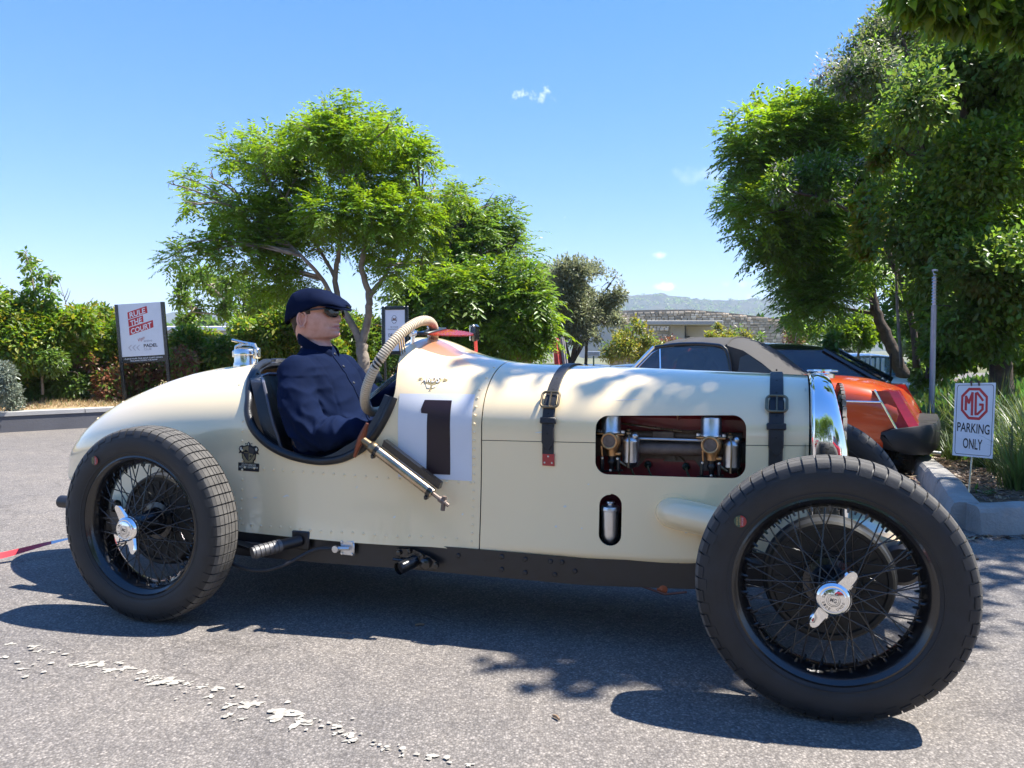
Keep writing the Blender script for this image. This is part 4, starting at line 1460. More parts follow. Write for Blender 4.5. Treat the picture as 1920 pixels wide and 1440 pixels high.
def half(x, z):
    """half width of the body at station x and height z"""
    w, zs, zt, zb, n = b_w(x), b_s(x), b_t(x), b_b(x), b_n(x)
    if z <= zs:
        k = (z - zb) / (zs - zb)
        tuck = 0.0
        if z < zb + .03 and x > 1.2: tuck = .02 * ((zb + .03 - z) / .03) ** 2 * min(1, (x - 1.2) / .3)
        return w * (1.02 - .075 * (2 * k - k * k)) - tuck
    q = min(1, max(0, (z - zs) / max(zt - zs, 1e-4)))
    return w * .945 * (1 - q**n) ** (1 / n)


def surf(x, z, out=0.0):
    """point on the near side of the body, pushed out of it a little"""
    e = 1e-3
    y = -half(x, z)
    nx = (half(x + e, z) - half(x - e, z)) / (2 * e)
    nz_ = (half(x, z + e) - half(x, z - e)) / (2 * e)
    nrm = Vector((-nx, -1, -nz_)).normalized()
    return Vector((x, y, z)) + nrm * out


def section(x, za, zb_, arc, nv=9, na=26):
    """near-side points at station x from height za up; up to the crown of the arch when arc"""
    pts = []
    zs, zt = b_s(x), b_t(x)
    if arc:
        lo = max(za, b_b(x))
        k = 5
        ext = [lo + .012, lo + .03] if za < .4 else []
        zz = sorted([lo + (zs - lo) * i / nv for i in range(nv)] + ext)
        n = b_n(x)
        for z in zz: pts.append((-half(x, z), z))
        for i in range(na + 1):
            a = math.pi / 2 * i / na
            yy = b_w(x) * .945 * max(0, math.cos(a)) ** (2 / n)
            pts.append((-yy, zs + (zt - zs) * math.sin(a) ** (2 / n)))
    else:
        zz = sorted([za + (zb_ - za) * i / nv for i in range(nv + 1)] + [za + .008, za + .016, za + .03])
        pts = [(-half(x, z), z) for z in zz]
    return pts


def stations(a, b, step):
    n = max(2, int(round((b - a) / step)))
    return [a + (b - a) * i / n for i in range(n + 1)]


def shell(name, xs, za, zb_, arc, side=None, mat_=None, thick=.004):
    mb = MB()
    rings = []
    for x in xs:
        z0 = za(x) if callable(za) else za
        z1 = zb_(x) if callable(zb_) else zb_
        p = section(x, z0, z1, arc)
        if arc: ring = [Vector((x, y, z)) for y, z in p] + [Vector((x, -y, z)) for y, z in reversed(p[:-1])]
        else: ring = [Vector((x, y * side, z)) for y, z in p]
        rings.append(ring)
    mb.loft(rings, closed=False, cap=False)
    o = mb.build(name, mat_ or M['cream'], car, angle=50)
    # make normals point outward, then give the sheet its thickness
    me = o.data
    c = sum((p.normal.dot(p.center - Vector((p.center.x, 0, .55))) for p in me.polygons))
    if c < 0: me.flip_normals()
    m = o.modifiers.new('sheet', 'SOLIDIFY')
    m.thickness = thick
    m.offset = -1
    return o


def prism_y(outline, y0, y1):
    """cutter: outline in (x, z), pushed from y0 to y1"""
    mb = MB()
    n = len(outline)
    vs = [(x, y0, z) for x, z in outline] + [(x, y1, z) for x, z in outline]
    fs = [tuple(range(n)), tuple(range(2 * n - 1, n - 1, -1))] + [(k, n + k, n + (k + 1) % n, (k + 1) % n) for k in range(n)]
    mb.add(vs, fs)
    return mb.build('cutter', M['dark'], car, smooth=False)


def rounded(x0, x1, z0a, z0b, z1a, z1b, r, n=7):
    """rounded four-sided outline; z0 at the bottom (left, right), z1 at the top"""
    c = [((x0, z0a), (1, 1), 180), ((x1, z0b), (-1, 1), 270), ((x1, z1b), (-1, -1), 0), ((x0, z1a), (1, -1), 90)]
    out = []
    for (x, z), (sx, sz), a0 in c:
        for i in range(n + 1):
            a = R(a0 + 90 * i / n)
            out.append((x + sx * r + r * math.cos(a), z + sz * r + r * math.sin(a)))
    return out


COCK = [(.085, .99), (.10, .95), (.135, .935), (.175, .905), (.215, .86), (.25, .81), (.268, .755), (.305, .695), (.365, .645), (.44, .612), (.525, .594), (.613, .590), (.70, .608), (.785, .658), (.845, .735), (.885, .83), (.882, .905), (.862, .98), (.842, 1.03), (.83, 1.07)]
cock_line = [(p.x, p.z) for p in curve_pts([(x, 0, z) for x, z in COCK], 5)]
cutter_c = prism_y([(.085, 1.4)] + cock_line + [(.83, 1.4)], -.8, .8)
ENG = rounded(1.622, 2.106, .586, .592, .783, .794, .042)
cutter_e = prism_y(ENG, -.6, -.12)
OVAL = rounded(1.638, 1.714, .349, .349, .519, .522, .0375)
cutter_o = prism_y(OVAL, -.6, -.12)

tail = shell('tail_body', sorted(set([-1.03, -1.02, -1.0, -.98, -.95] + stations(-.92, .05, .035) + stations(.08, .92, .028) + stations(.94, 1.213, .025))), 0, 0, True)
tail = cut(tail, [cutter_c])
bonnet = shell('bonnet', stations(1.217, 2.295, .03), lambda x: seam_z(x) + .0012, 0, True)
bonnet = cut(bonnet, [cutter_e])
sp_near = shell('side_panel', stations(1.217, 2.295, .03), lambda x: b_b(x), lambda x: seam_z(x) - .0012, False, 1)
sp_near = cut(sp_near, [cutter_e, cutter_o])
sp_far = shell('side_panel', stations(1.217, 2.295, .06), lambda x: b_b(x), lambda x: seam_z(x) - .0012, False, -1)
bake(sp_far)
drop(cutter_c, cutter_e, cutter_o)
for o in (tail, bonnet, sp_near, sp_far): shade(o.data, True, 32)

# dark strips for the shade inside the joints, firewall and floor
mb = MB()
for x in (1.215,):
    p = section(x, .30, 0, True, 6, 14)
    ring_o = [Vector((x, y * .985, z - .006)) for y, z in p] + [Vector((x, -y * .985, z - .006)) for y, z in reversed(p[:-1])]
    mb.add(ring_o, [tuple(range(len(ring_o)))])
mb.build('bulkhead', M['dark'], car, smooth=False)
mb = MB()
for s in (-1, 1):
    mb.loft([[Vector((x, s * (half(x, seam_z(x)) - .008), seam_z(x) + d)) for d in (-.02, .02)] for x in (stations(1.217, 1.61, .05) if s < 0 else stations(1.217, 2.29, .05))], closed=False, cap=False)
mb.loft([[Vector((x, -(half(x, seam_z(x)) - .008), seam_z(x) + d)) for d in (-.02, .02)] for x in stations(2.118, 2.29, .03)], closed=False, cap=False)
mb.build('seam_shade_strip', M['grey_seam'], car, smooth=False, weld=False)  # strips behind the bonnet seams, coloured as the shade in the gap
mb = MB()
mb.loft([[Vector((x, -(b_w(x) - .03), .325)), Vector((x, b_w(x) - .03, .325))] for x in stations(-.5, 2.28, .1)], closed=False, cap=False)
mb.build('floor_pan', M['dark'], car, smooth=False, weld=False)


def decal(name, mats, parts, parent, out=.0012, mi=None):
    """flat print laid on the near flank: parts = list of (verts (x, z), faces, material index, extra height)"""
    mb = MB()
    for vs, fs, k, ex in parts:
        mb.add([surf(x, z, out + ex) for x, z in vs], fs, k)
    return mb.build(name, mats, parent, smooth=True, weld=False, angle=60)


def quad_grid(c0, c1, c2, c3, nu, nv):
    """grid over a four-sided (x, z) patch"""
    vs, fs = [], []
    for j in range(nv + 1):
        for i in range(nu + 1):
            a, b = i / nu, j / nv
            p = [(c0[k] * (1 - a) + c1[k] * a) * (1 - b) + (c3[k] * (1 - a) + c2[k] * a) * b for k in (0, 1)]
            vs.append(tuple(p))
    for j in range(nv):
        for i in range(nu):
            q = j * (nu + 1) + i
            fs.append((q, q + 1, q + nu + 2, q + nu + 1))
    return vs, fs


# number roundel: pale square and the figure 1
num = decal('number_panel', [M['white_panel']], [(*quad_grid((.910, .544), (1.181, .538), (1.178, .843), (.907, .844), 14, 16), 0, 0)], car)
one_parts = [(*quad_grid((1.014, .559), (1.102, .558), (1.099, .821), (1.016, .822), 4, 14), 0, 0), (*quad_grid((.993, .776), (1.016, .774), (1.016, .822), (1.002, .822), 3, 3), 0, 0), (*quad_grid((.993, .776), (1.002, .822), (1.001, .822), (.991, .79), 2, 2), 0, 0)]
decal('number_one', [M['maroon']], one_parts, car, .0024)

# rivets of the riveted panels
rv = MB()


def rivet(x, z, r=.0055):
    p = surf(x, z)
    nrm = (surf(x, z, .01) - p).normalized()
    prof = [(r, -.001), (r * .92, r * .28), (r * .62, r * .52), (.0, r * .6)]
    rv.lathe(prof, p, nrm, 8)


for z in np.linspace(.325, .86, 19): rivet(1.186 + .004 * (z - .3), z)
rivet(1.196, .9)
rivet(1.199, .935)
for i in range(21): rivet(.262 + i * .0435, .333 - .002 * math.sin(i))
for i in range(22):
    x = .262 + i * .0435
    if 1.19 > x: rivet(x, .548 - .012 * (x - .26) if x < .62 else .544 - .012 * (x - .62) / .5)
for z in np.linspace(.35, .80, 13): rivet(.252 - .012 * (z - .35), z)
for z in (.86, .905): rivet(.16, z)
for x, z in ((-.47, .80), (-.6, .76), (-.1, .9), (-.75, .68)): rivet(x, z)
tag(rv.build('rivets', M['cream'], car), kind='stuff')

chips = [(.45, .45, .012, .003, .4), (.46, .452, .008, .002, -.3), (.315, .435, .010, .003, .1), (.75, .50, .006, .002, .8), (1.43, .72, .02, .0025, .1), (1.52, .47, .006, .004, .2), (1.49, .40, .004, .004, .9), (1.58, .40, .003, .003, .1), (1.60, .55, .004, .002, .3), (1.72, .835, .05, .0012, .05), (.9, .40, .006, .003, .5), (1.15, .42, .004, .003, 1.2)]
cp = []
for x, z, a, b, t in chips:
    cp.append(([(x + a * math.cos(q) * math.cos(t) - b * math.sin(q) * math.sin(t) * (1 + .4 * math.sin(5 * q)), z + a * math.cos(q) * math.sin(t) + b * math.sin(q) * math.cos(t)) for q in np.linspace(0, 6.283, 11)[:-1]], [tuple(range(9, -1, -1))], 0, 0))
tag(decal('paint_chips', [mat('bare primer', (.78, .74, .66), .6)], cp, car, .0008), kind='stuff')

# badge on the scuttle: the letters A.R.D.S over a bird on an arrow
g = M['gold_print']
W0, Z0 = 1.0, .905
parts = []
parts.append(([(.948, .903), (1.052, .9), (1.04, .888), (1.02, .878), (.985, .8785), (.962, .886)], [(0, 5, 4, 3, 2, 1)], 0, 0))
parts.append(([(.962, .8855), (.985, .8785), (.998, .8765), (.993, .862), (.975, .864)], [(0, 1, 2, 3, 4)], 1, 0))
parts.append(([(1.02, .8775), (1.038, .887), (1.03, .868), (1.008, .862), (1.003, .876)], [(0, 1, 2, 3, 4)], 1, 0))
parts.append(([(.995, .878), (1.008, .878), (1.005, .858), (1.011, .852), (.99, .852), (.997, .858)], [(0, 1, 2, 3, 4, 5)], 0, .0003))
parts.append(([(.914, .9105), (1.083, .9065), (1.083, .9095), (.914, .9135)], [(0, 1, 2, 3)], 0, .0002))
parts.append(([(1.066, .918), (1.098, .9065), (1.066, .898)], [(0, 1, 2)], 0, .0003))
parts.append(([(.902, .905), (.926, .91), (.93, .921), (.906, .919), (.915, .912)], [(0, 1, 2, 3, 4)], 0, .0003))
for k, (ch, cx) in enumerate((('A', .947), ('R', .976), ('D', 1.006), ('S', 1.036))):
    vs_, fs_ = fit_text(ch, .027, .034, .05, cx, .909 - k * .0012, shear=.15)
    parts.append((vs_, fs_, 0, .0012))
    vs_, fs_ = fit_text(ch, .0215, .028, .0, cx, .909 - k * .0012, shear=.15)
    parts.append((vs_, fs_, 2, .0024))
    if k < 3: parts.append(([(cx + .0135, .9085), (cx + .0165, .9085), (cx + .0165, .9115), (cx + .0135, .9115)], [(0, 1, 2, 3)], 2, .0024))
parts = [([(.96 + (x - .902) * .551, .857 + (z - .852) * .62) for x, z in v_], f_, k_, e_) for v_, f_, k_, e_ in parts]
decal('scuttle_badge', [g, M['pale_print'], M['white']], parts, car, .0022)

# event sticker behind the cockpit: shield with a crown of laurel above a black name plate
cx, cz = .318, 0
sx0, sx1 = .263, .376
ST = []


def px2xz(x, y):   # sticker pixels (zoomed photo, 1440 square) to flank coordinates
    return (.231 + (x - 290) / 640 * .099, .648 - (y - 270) / 890 * .114)


def poly(pts, k, ex=0):
    v = [px2xz(*p) for p in pts]
    ST.append((v, [tuple(range(len(v)))], k, ex))


star = []
for i in range(7):
    pass
poly([(390, 660), (385, 620), (290, 640), (330, 570), (300, 500), (330, 430), (400, 390), (470, 410), (520, 385), (495, 320), (555, 330), (605, 270), (655, 330), (720, 315), (690, 385), (740, 405), (820, 385), (880, 430), (910, 500), (880, 570), (920, 640), (830, 625), (825, 680), (810, 790), (760, 850), (770, 905), (445, 905), (450, 850), (400, 780)], 0)
poly([(415, 660), (440, 640), (470, 700), (530, 800), (605, 860), (680, 800), (740, 700), (775, 640), (800, 670), (785, 770), (730, 840), (740, 890), (480, 890), (480, 840), (425, 760)], 1, .0007)
poly([(430, 450), (600, 400), (600, 620), (480, 620), (445, 560)], 1, .0007)
poly([(605, 620), (740, 635), (705, 740), (605, 840)], 1, .0007)
poly([(610, 420), (690, 445), (765, 490), (765, 560), (745, 625), (605, 610)], 2, .0007)
poly([(480, 640), (600, 640), (600, 830), (530, 760)], 2, .0007)
for a, b in ((335, 470), (800, 470)): poly([(a, b), (a + 50, b - 35), (a + 70, b + 20), (a + 40, b + 80), (a + 5, b + 50)], 3, .0007)
for a in (575, 515, 660): poly([(a, 345), (a + 25, 310 if a == 575 else 340), (a + 50, 345), (a + 30, 385)], 3, .0007)
poly([(455, 580), (520, 510), (590, 560), (590, 600), (500, 600)], 0, .0012)
poly([(625, 720), (660, 670), (700, 680), (690, 740), (640, 765), (680, 720)], 0, .0012)
poly([(290, 915), (910, 915), (925, 930), (925, 1145), (910, 1160), (290, 1160), (288, 1140), (288, 930)], 0)
for s_, w_, h_, y_ in (('SOUTH AFRICAN', 430, 62, 968), ('HISTORIC GRAND PRIX', 580, 60, 1040), ('F E S T I V A L', 330, 40, 1105)):
    vs_, fs_ = fit_text(s_, w_ / 640 * .099, h_ / 890 * .114, .005, *px2xz(610, y_))
    ST.append((vs_, fs_, 3 if y_ < 1090 else 2, .0012))
decal('event_sticker', [M['ink'], M['gold_print'], mat('grey-brown print', (.07, .06, .05), .5), M['pale_print']], ST, car, .0016)

# ------------------------------------------------------------------ cockpit
lipn = [p for p in cock_line]
rim_pts = []
for (x, z) in cock_line:
    z = min(z, b_t(x) - .0005)
    rim_pts.append(Vector((x, -half(x, z), z)))
near = [p for p in rim_pts if p.x < .84 or p.z < .835]
edge = [p for p in near if p.z < .945]
mb = MB()
mb.tube(edge, [.0165] * len(edge), 10)
mb.tube([Vector((p.x, -p.y, p.z)) for p in edge], [.0165] * len(edge), 8)
mb.build('cockpit_roll', M['leather'], car)
# the wide padded flap at the front of the cut-out
fl = [p for p in edge if p.x > .60 and p.z < .845]
mb = MB()
rings = []
for i, p in enumerate(fl):
    t = (fl[min(i + 1, len(fl) - 1)] - fl[max(i - 1, 0)]).normalized()
    n2 = Vector((-t.z, 0, t.x))
    wdt = .012 + .016 * min(1, i / 6)
    a = p - n2 * 0.006 + Vector((0, -.012, 0))
    b = p + n2 * wdt * 1.3 + Vector((0, -.006, 0))
    rings.append([a, b, b + Vector((0, .012, 0)), a + Vector((0, .014, 0))])
mb.loft(rings)
mb.build('padded_edge', M['leather'], car)
# rounded padding of the rear deck edge
mb = MB()
mb.tube([Vector((.115 + .06 * (abs(y) / .2) ** 2, y, .930 - .03 * (abs(y) / .2) ** 2)) for y in np.linspace(-.22, .22, 17)], .015, 8)
mb.build('rear_padding', M['leather'], car)
# inner lining of the cockpit sides and rear
mb = MB()
for s in (-1, 1):
    mb.loft([[Vector((x, s * (half(x, z) - .03), z)) for z in np.linspace(.33, .56 if .2 < x < .85 else .72, 6)] for x in stations(.1, 1.2, .08)], closed=False, cap=False)
mb.add([Vector((.11, y, z)) for y, z in ((-.36, .33), (.36, .33), (.35, .66), (.29, .78), (.17, .88), (-.17, .88), (-.29, .78), (-.35, .66))], [tuple(range(8))])
mb.add([Vector((1.19, y, z)) for y, z in ((-.3, .33), (.3, .33), (.28, .75), (-.28, .75))], [tuple(range(4))])
mb.build('cockpit_lining', M['leather'], car, weld=False)


def seat(y):
    """upholstered seat: curved pleated back and a cushion"""
    st = empty('seat', (0, y, 0), 0, car)
    mb = MB()
    rows, cols = 13, 15
    front, back = [], []
    for j in range(rows):
        t = j / (rows - 1)
        z = .40 + .50 * t
        xb = .385 - .17 * t + .02 * math.sin(t * 3)
        for i in range(cols):
            a = (i / (cols - 1) - .5) * 2
            yy = a * .183 * (1 - .22 * max(0, t - .7) / .3)
            pl = .010 * abs(math.sin((i / (cols - 1)) * math.pi * 4))
            x = xb + .085 * abs(a) ** 2.2 + pl
            front.append(Vector((x, yy, z - .03 * a * a * t)))
            back.append(Vector((x - .055, yy * 1.02, z - .03 * a * a * t)))
    n = rows * cols
    fs = []
    for j in range(rows - 1):
        for i in range(cols - 1):
            q = j * cols + i
            fs += [(q, q + 1, q + cols + 1, q + cols), (n + q, n + q + cols, n + q + cols + 1, n + q + 1)]
    per = [i for i in range(cols)] + [j * cols + cols - 1 for j in range(1, rows)] + [(rows - 1) * cols + i for i in range(cols - 2, -1, -1)] + [j * cols for j in range(rows - 2, 0, -1)]
    for k in range(len(per)):
        a, b = per[k], per[(k + 1) % len(per)]
        fs.append((a, b, n + b, n + a))
    mb.add(front + back, fs)
    mb.build('backrest', M['leather'], st, angle=60)
    pp = []
    for k in per:
        pp.append(front[k] + Vector((.002, 0, 0)))
    mb = MB()
    mb.tube(pp, .006, 6, closed=True)
    mb.build('piping', mat('grey piping', (.10, .10, .12), .35, var=.1), st)
    mb = MB()
    mb.box((.58, 0, .37), (.42, .36, .11), bev=.035)
    mb.build('cushion', M['leather'], st)
    return st


seat(-.185)
seat(.2)

# steering wheel: cord-bound rim, sprung spokes, hub and column
SWC = Vector((.826, -.185, .935))
sw = empty('steering_wheel', SWC, 0, car)
sw.rotation_euler = (0, R(-59), 0)      # local z along the wheel's axis
NW = 140
rimv = MB()
RR, rr0 = .206, .0185
gap0, gap1 = R(271), R(281)
run = []
for k in range(NW * 4 + 1):
    a = gap1 + (2 * math.pi - (gap1 - gap0)) * k / (NW * 4)
    run.append((a, rr0 * (.92, 1.0, 1.02, 1.0)[k % 4]))
b0 = len(rimv.f)
rimv.tube([(RR * math.cos(a), RR * math.sin(a), 0) for a, _ in run], [r_ for _, r_ in run], 12)
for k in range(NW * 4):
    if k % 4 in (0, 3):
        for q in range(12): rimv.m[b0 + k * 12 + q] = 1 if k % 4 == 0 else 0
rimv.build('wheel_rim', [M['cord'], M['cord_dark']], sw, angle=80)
mb = MB()
mb.tube([(RR * math.cos(a), RR * math.sin(a), 0) for a in np.linspace(gap0 - .03, gap1 + .03, 8)], .0125, 10)
mb.build('bare_rim', M['gloss_black'], sw)
mb = MB()
for ph in (0, math.pi):
    mb.tube([((RR + .0155 * math.cos(ph + t * 9)) * math.cos(a), (RR + .0155 * math.cos(ph + t * 9)) * math.sin(a), .0155 * math.sin(ph + t * 9)) for t, a in zip(np.linspace(0, 1, 30), np.linspace(gap0 - .01, gap1 + .01, 30))], .0032, 6)
mb.build('loose_cord', M['cord'], sw)
for k in range(4):
    a = R(45 + 90 * k)
    mb = MB()
    for o_ in (-.012, 0, .012):
        t = Vector((-math.sin(a), math.cos(a), 0)) * o_
        mb.tube([Vector((.03 * math.cos(a), .03 * math.sin(a), -.015)) + t, Vector((.195 * math.cos(a), .195 * math.sin(a), 0)) + t], .003, 6)
    mb.build('wheel_spoke', M['steel'], sw)
mb = MB()
mb.lathe([(.0, .012), (.02, .010), (.036, .0), (.036, -.03), (.02, -.04), (.0, -.04)], (0, 0, 0), (0, 0, 1), 20)
mb.build('wheel_boss', M['gloss_black'], sw)
mb = MB()
mb.tube([(0, 0, -.03), (0, 0, -.40)], .017, 10)
mb.build('steering_column', M['black_paint'], sw)
# instrument panel
mb = MB()
pz = [(-.31, .62), (.31, .62), (.315, .80), (.25, .95), (.15, 1.005), (0, 1.02), (-.15, 1.005), (-.25, .95), (-.315, .80)]
mb.prism([(y, z) for y, z in pz], Matrix(((0, 0, 1, .90), (1, 0, 0, 0), (0, 1, 0, 0), (0, 0, 0, 1))), .01)
mb.build('dashboard', M['gloss_black'], car, smooth=False)
mb = MB()
mb.box((.80, -.335, .905), (.012, .08, .05), (0, R(-25), R(8)))
mb.build('dash_plate', M['gloss_black'], car, smooth=False)

# ------------------------------------------------------------------ folded aero screen, its bracket, a mirror
sc = empty('aero_screen', (.875, -.10, 1.068), 0, car)
sc.rotation_euler = (R(7), R(1.5), 0)
mb = MB()
o2 = [(0, -.085)] + [(.03 + .155 * math.sin(a), -.085 + .17 * (1 - math.cos(a)) / 2) for a in np.linspace(0, math.pi, 20)] + [(0, .085)]
mb.prism(o2, Matrix(((1, 0, 0, .03), (0, 1, 0, 0), (0, 0, 1, .004), (0, 0, 0, 1))), .005)
mb.build('screen_pane', M['red_glass'], sc, smooth=False, rot=(0, R(3), 0))
mb = MB()
mb.box((.045, 0, .006), (.05, .18, .012), bev=.004)
mb.build('screen_frame', M['black_paint'], sc)
mb = MB()
for y in (-.075, .075):
    mb.tube([(-.012, y, -.055), (-.004, y, -.03), (.0, y, .0), (.02, y, .012)], [.012, .008, .009, .008], 8)
    mb.lathe([(.0, -.004), (.017, -.004), (.017, .003), (.0, .004)], (-.014, y, -.05), (-.3, -.2, 1), 12)
    mb.ball((.0, y, .012), .0105)
    mb.tube([(.0, y - .02, .0), (.0, y + .02, .0)], .0075, 8)
    mb.ball((-.006, y - .006, .028), .008, scale=(1, 1, 1.3))
    mb.tube([(.02, y - .008, .006), (.05, y - .006, .008)], .0055, 8)
mb.build('screen_bracket', M['chrome'], sc)
mir = empty('wing_mirror', (.955, .27, .97), 0, car)
mb = MB()
mb.tube([(0, 0, -.05), (0, .01, .03), (0, .005, .075)], .008, 8)
mb.build('mirror_stalk', M['red_plastic'], mir)
mb = MB()
mb.box((0, .0, .10), (.022, .07, .075), bev=.010)
mb.build('mirror_shell', M['gloss_black'], mir)
mb = MB()
mb.box((-.012, .0, .10), (.003, .06, .065))
mb.build('mirror_glass', M['chrome'], mir, smooth=False)

M['worn_chrome'] = mat('worn nickel plate', (.74, .72, .68), .2, 1, var=.1, scale=30)
# filler cap on the tail
fc = empty('filler_cap', (.018, -.06, .925), 0, car)
mb = MB()
mb.lathe([(.052, -.02), (.055, .0), (.053, .012), (.050, .02), (.050, .05), (.053, .052), (.053, .06), (.045, .075), (.02, .083), (0, .084)], (0, 0, 0), (0, 0, 1), 28)
mb.build('cap', M['worn_chrome'], fc)
mb = MB()
mb.tube([(-.058, 0, .05), (-.05, 0, .085), (-.01, 0, .10), (.045, 0, .093), (.062, 0, .06)], [.007, .008, .009, .009, .007], 8)
mb.box((.058, 0, .058), (.022, .026, .045), bev=.005)
mb.box((-.056, 0, .055), (.018, .03, .03), bev=.005)
mb.tube([(.01, -.01, .10), (-.045, -.035, .115)], .006, 8)
mb.build('cap_clamp', M['worn_chrome'], fc)

# ------------------------------------------------------------------ bonnet straps


def strap(xc, wd, tip_z, low_z, tab):
    st = empty('bonnet_strap', (0, 0, 0), 0, car)
    zs = [low_z + .0] + list(np.linspace(low_z + .01, b_t(xc) - .02, 22))
    path = [surf(xc, z, .0035) for z in zs]
    n = b_n(xc)
    arch = []
    for i in range(1, 40):
        a = math.pi * i / 40
        pass
    top = []
    for yy in np.linspace(path[-1].y, -path[-1].y, 26)[1:-1]:
        q = abs(yy) / (b_w(xc) * .945)
        z = b_s(xc) + (b_t(xc) - b_s(xc)) * max(0, 1 - q**n) ** (1 / n)
        top.append(Vector((xc, yy, z + .004)))
    far = [Vector((p.x, -p.y, p.z)) for p in reversed(path)]
    full = path + top + far
    mb = MB()

    def ribbon(pts, w0, th):
        rings = []
        for i, p in enumerate(pts):
            t = (pts[min(i + 1, len(pts) - 1)] - pts[max(i - 1, 0)]).normalized()
            nr = t.cross(Vector((1, 0, 0)))
            if nr.y > 0 and p.y < 0 and abs(nr.y) > abs(nr.z): nr = -nr
            if nr.z < 0 and abs(nr.z) >= abs(nr.y): nr = -nr
            if p.y > 0 and nr.y < 0 and abs(nr.y) > abs(nr.z): nr = -nr
            nr.normalize()
            w = w0(i) if callable(w0) else w0
            ex = Vector((1, 0, 0))
            rings.append([p - ex * w / 2, p - ex * (w / 2 - .003) + nr * th, p + ex * (w / 2 - .003) + nr * th, p + ex * w / 2])
        return rings
    mb.loft(ribbon(full, wd * .93, .0032))
    mb.build('strap_band', M['strap'], st, angle=30)
    zb = seam_z(xc) + .128 if not tab else .818
    zb = .825
    # upper billet: over the buckle and down to its pointed tip
    zz = [tip_z, tip_z + .012, tip_z + .024] + list(np.linspace(tip_z + .04, zb + .012, 9))
    pts = [surf(xc, z, .0075) for z in zz]
    wfun = lambda i: wd * (.35, .72, 1.0)[i] if i < 3 else wd
    mb = MB()
    mb.loft(ribbon(pts, wfun, .0035))
    mb.build('strap_billet', M['strap'], st, angle=30)
    mb = MB()
    for k in range(7):
        z = tip_z + .055 + k * .032 if k < 4 else zb + .035 + (k - 4) * .036
        p = surf(xc, z, .0112 if k < 4 else .0068)
        nr = (surf(xc, z, .02) - surf(xc, z)).normalized()
        mb.lathe([(.0034, 0), (.0034, .0004), (0, .0005)], p, nr, 8)
    tag(mb.build('strap_holes', M['dark'], st), kind='stuff')
    # buckle frame with a tongue
    p0 = surf(xc, zb, .011)
    up = (surf(xc, zb + .01) - surf(xc, zb - .01)).normalized()
    nr = (surf(xc, zb, .02) - surf(xc, zb)).normalized()
    ex = Vector((1, 0, 0))
    fr = []
    for (a, b) in rounded(-.031, .031, -.03, -.03, .03, .03, .014, 5):
        fr.append(p0 + ex * a + up * b + nr * (.002 - 8 * b * b * 0))
    mb = MB()
    mb.tube(fr, .0045, 8, closed=True)
    mb.tube([p0 + up * .028 + nr * .004, p0 + up * .0 + nr * .006, p0 - up * .03 + nr * .004], .0032, 6)
    mb.build('buckle', M['brass'], st)
    zk = zb - .065
    p1 = surf(xc, zk, .009)
    up = (surf(xc, zk + .01) - surf(xc, zk - .01)).normalized()
    nr = (surf(xc, zk, .02) - surf(xc, zk)).normalized()
    rot = Matrix((ex, nr, up)).transposed()
    mb = MB()
    mb.box(p1, (wd * 1.28, .013, .022), rot, bev=.003)
    mb.build('keeper', M['strap'], st)
    if tab:
        p2 = surf(xc + .002, low_z - .018, .004)
        mb = MB()
        mb.box(p2, (wd * .98, .005, .042), bev=.0015)
        mb.build('strap_tab', M['red_tab'], st)
        mb = MB()
        for a, b in ((-.013, -.01), (.013, -.01), (0, .012)):
            mb.lathe([(.0036, 0), (.003, .0018), (0, .002)], p2 + Vector((a, -.0025, b)), (0, -1, 0), 8)
        mb.build('screws', M['alu'], st)
    return st


strap(1.458, .044, .662, .645, True)
strap(2.196, .046, .672, .46, False)

# ------------------------------------------------------------------ radiator shell
rs = empty('radiator', (0, 0, 0), 0, car)


def rad_ring(x, grow, zb_=.36):
    pts = []
    w = b_w(2.295) * .945 + grow
    zs, zt = .60, b_t(2.295) + grow

    def X(z): return x - max(0, min(1, (x - 2.315) / .06)) * .20 * max(0, z - .66)
    for z in np.linspace(zb_, zs, 8)[:-1]: pts.append(Vector((X(z), -w * (1.0 + .03 * (zs - z) / (zs - zb_)), z)))
    for i in range(45):
        a = math.pi * i / 44
        c, s_ = math.cos(a), math.sin(a)
        z = zs + (zt - zs) * s_ ** (2 / 4.4)
        pts.append(Vector((X(z), -w * math.copysign(abs(c) ** (2 / 3.2), c) * (1 - .02 * (z - zs) / (zt - zs)), z)))
    for z in np.linspace(zs, zb_, 8)[1:]: pts.append(Vector((X(z), w * (1.0 + .03 * (zs - z) / (zs - zb_)), z)))
    return pts


mb = MB()
mb.loft([rad_ring(2.299, .001), rad_ring(2.303, .008), rad_ring(2.309, .008), rad_ring(2.312, .004), rad_ring(2.33, .006), rad_ring(2.375, .008), rad_ring(2.398, .006), rad_ring(2.412, -.003), rad_ring(2.417, -.016), rad_ring(2.413, -.03), rad_ring(2.395, -.034)], closed=False, cap=False)
mb.build('radiator_shell', M['chrome'], rs, angle=60)
mb = MB()
ring = rad_ring(2.392, -.03)
mb.add(ring, [tuple(range(len(ring)))])
mb.build('radiator_core', M['dark'], rs, smooth=False)
for k in range(-9, 10):
    y = k * .0245
    zt_ = .69 + (.22) * (1 - min(1, abs(y) / .25) ** 2.3) ** (1 / 2.3) - .02
    mb = MB()
    mb.box((2.403, y, (.37 + zt_) / 2), (.012, .005, zt_ - .37))
    mb.build('grille_slat', M['chrome'], rs, smooth=False)
mb = MB()
mb.lathe([(.04, -.005), (.04, .008), (.026, .012), (.026, .018), (.031, .019), (.030, .024), (0, .026)], (2.345, 0, .912), (0, 0, 1), 20)
mb.box((2.345, 0, .931), (.10, .018, .008), bev=.003)
mb.build('radiator_cap', M['chrome'], rs)

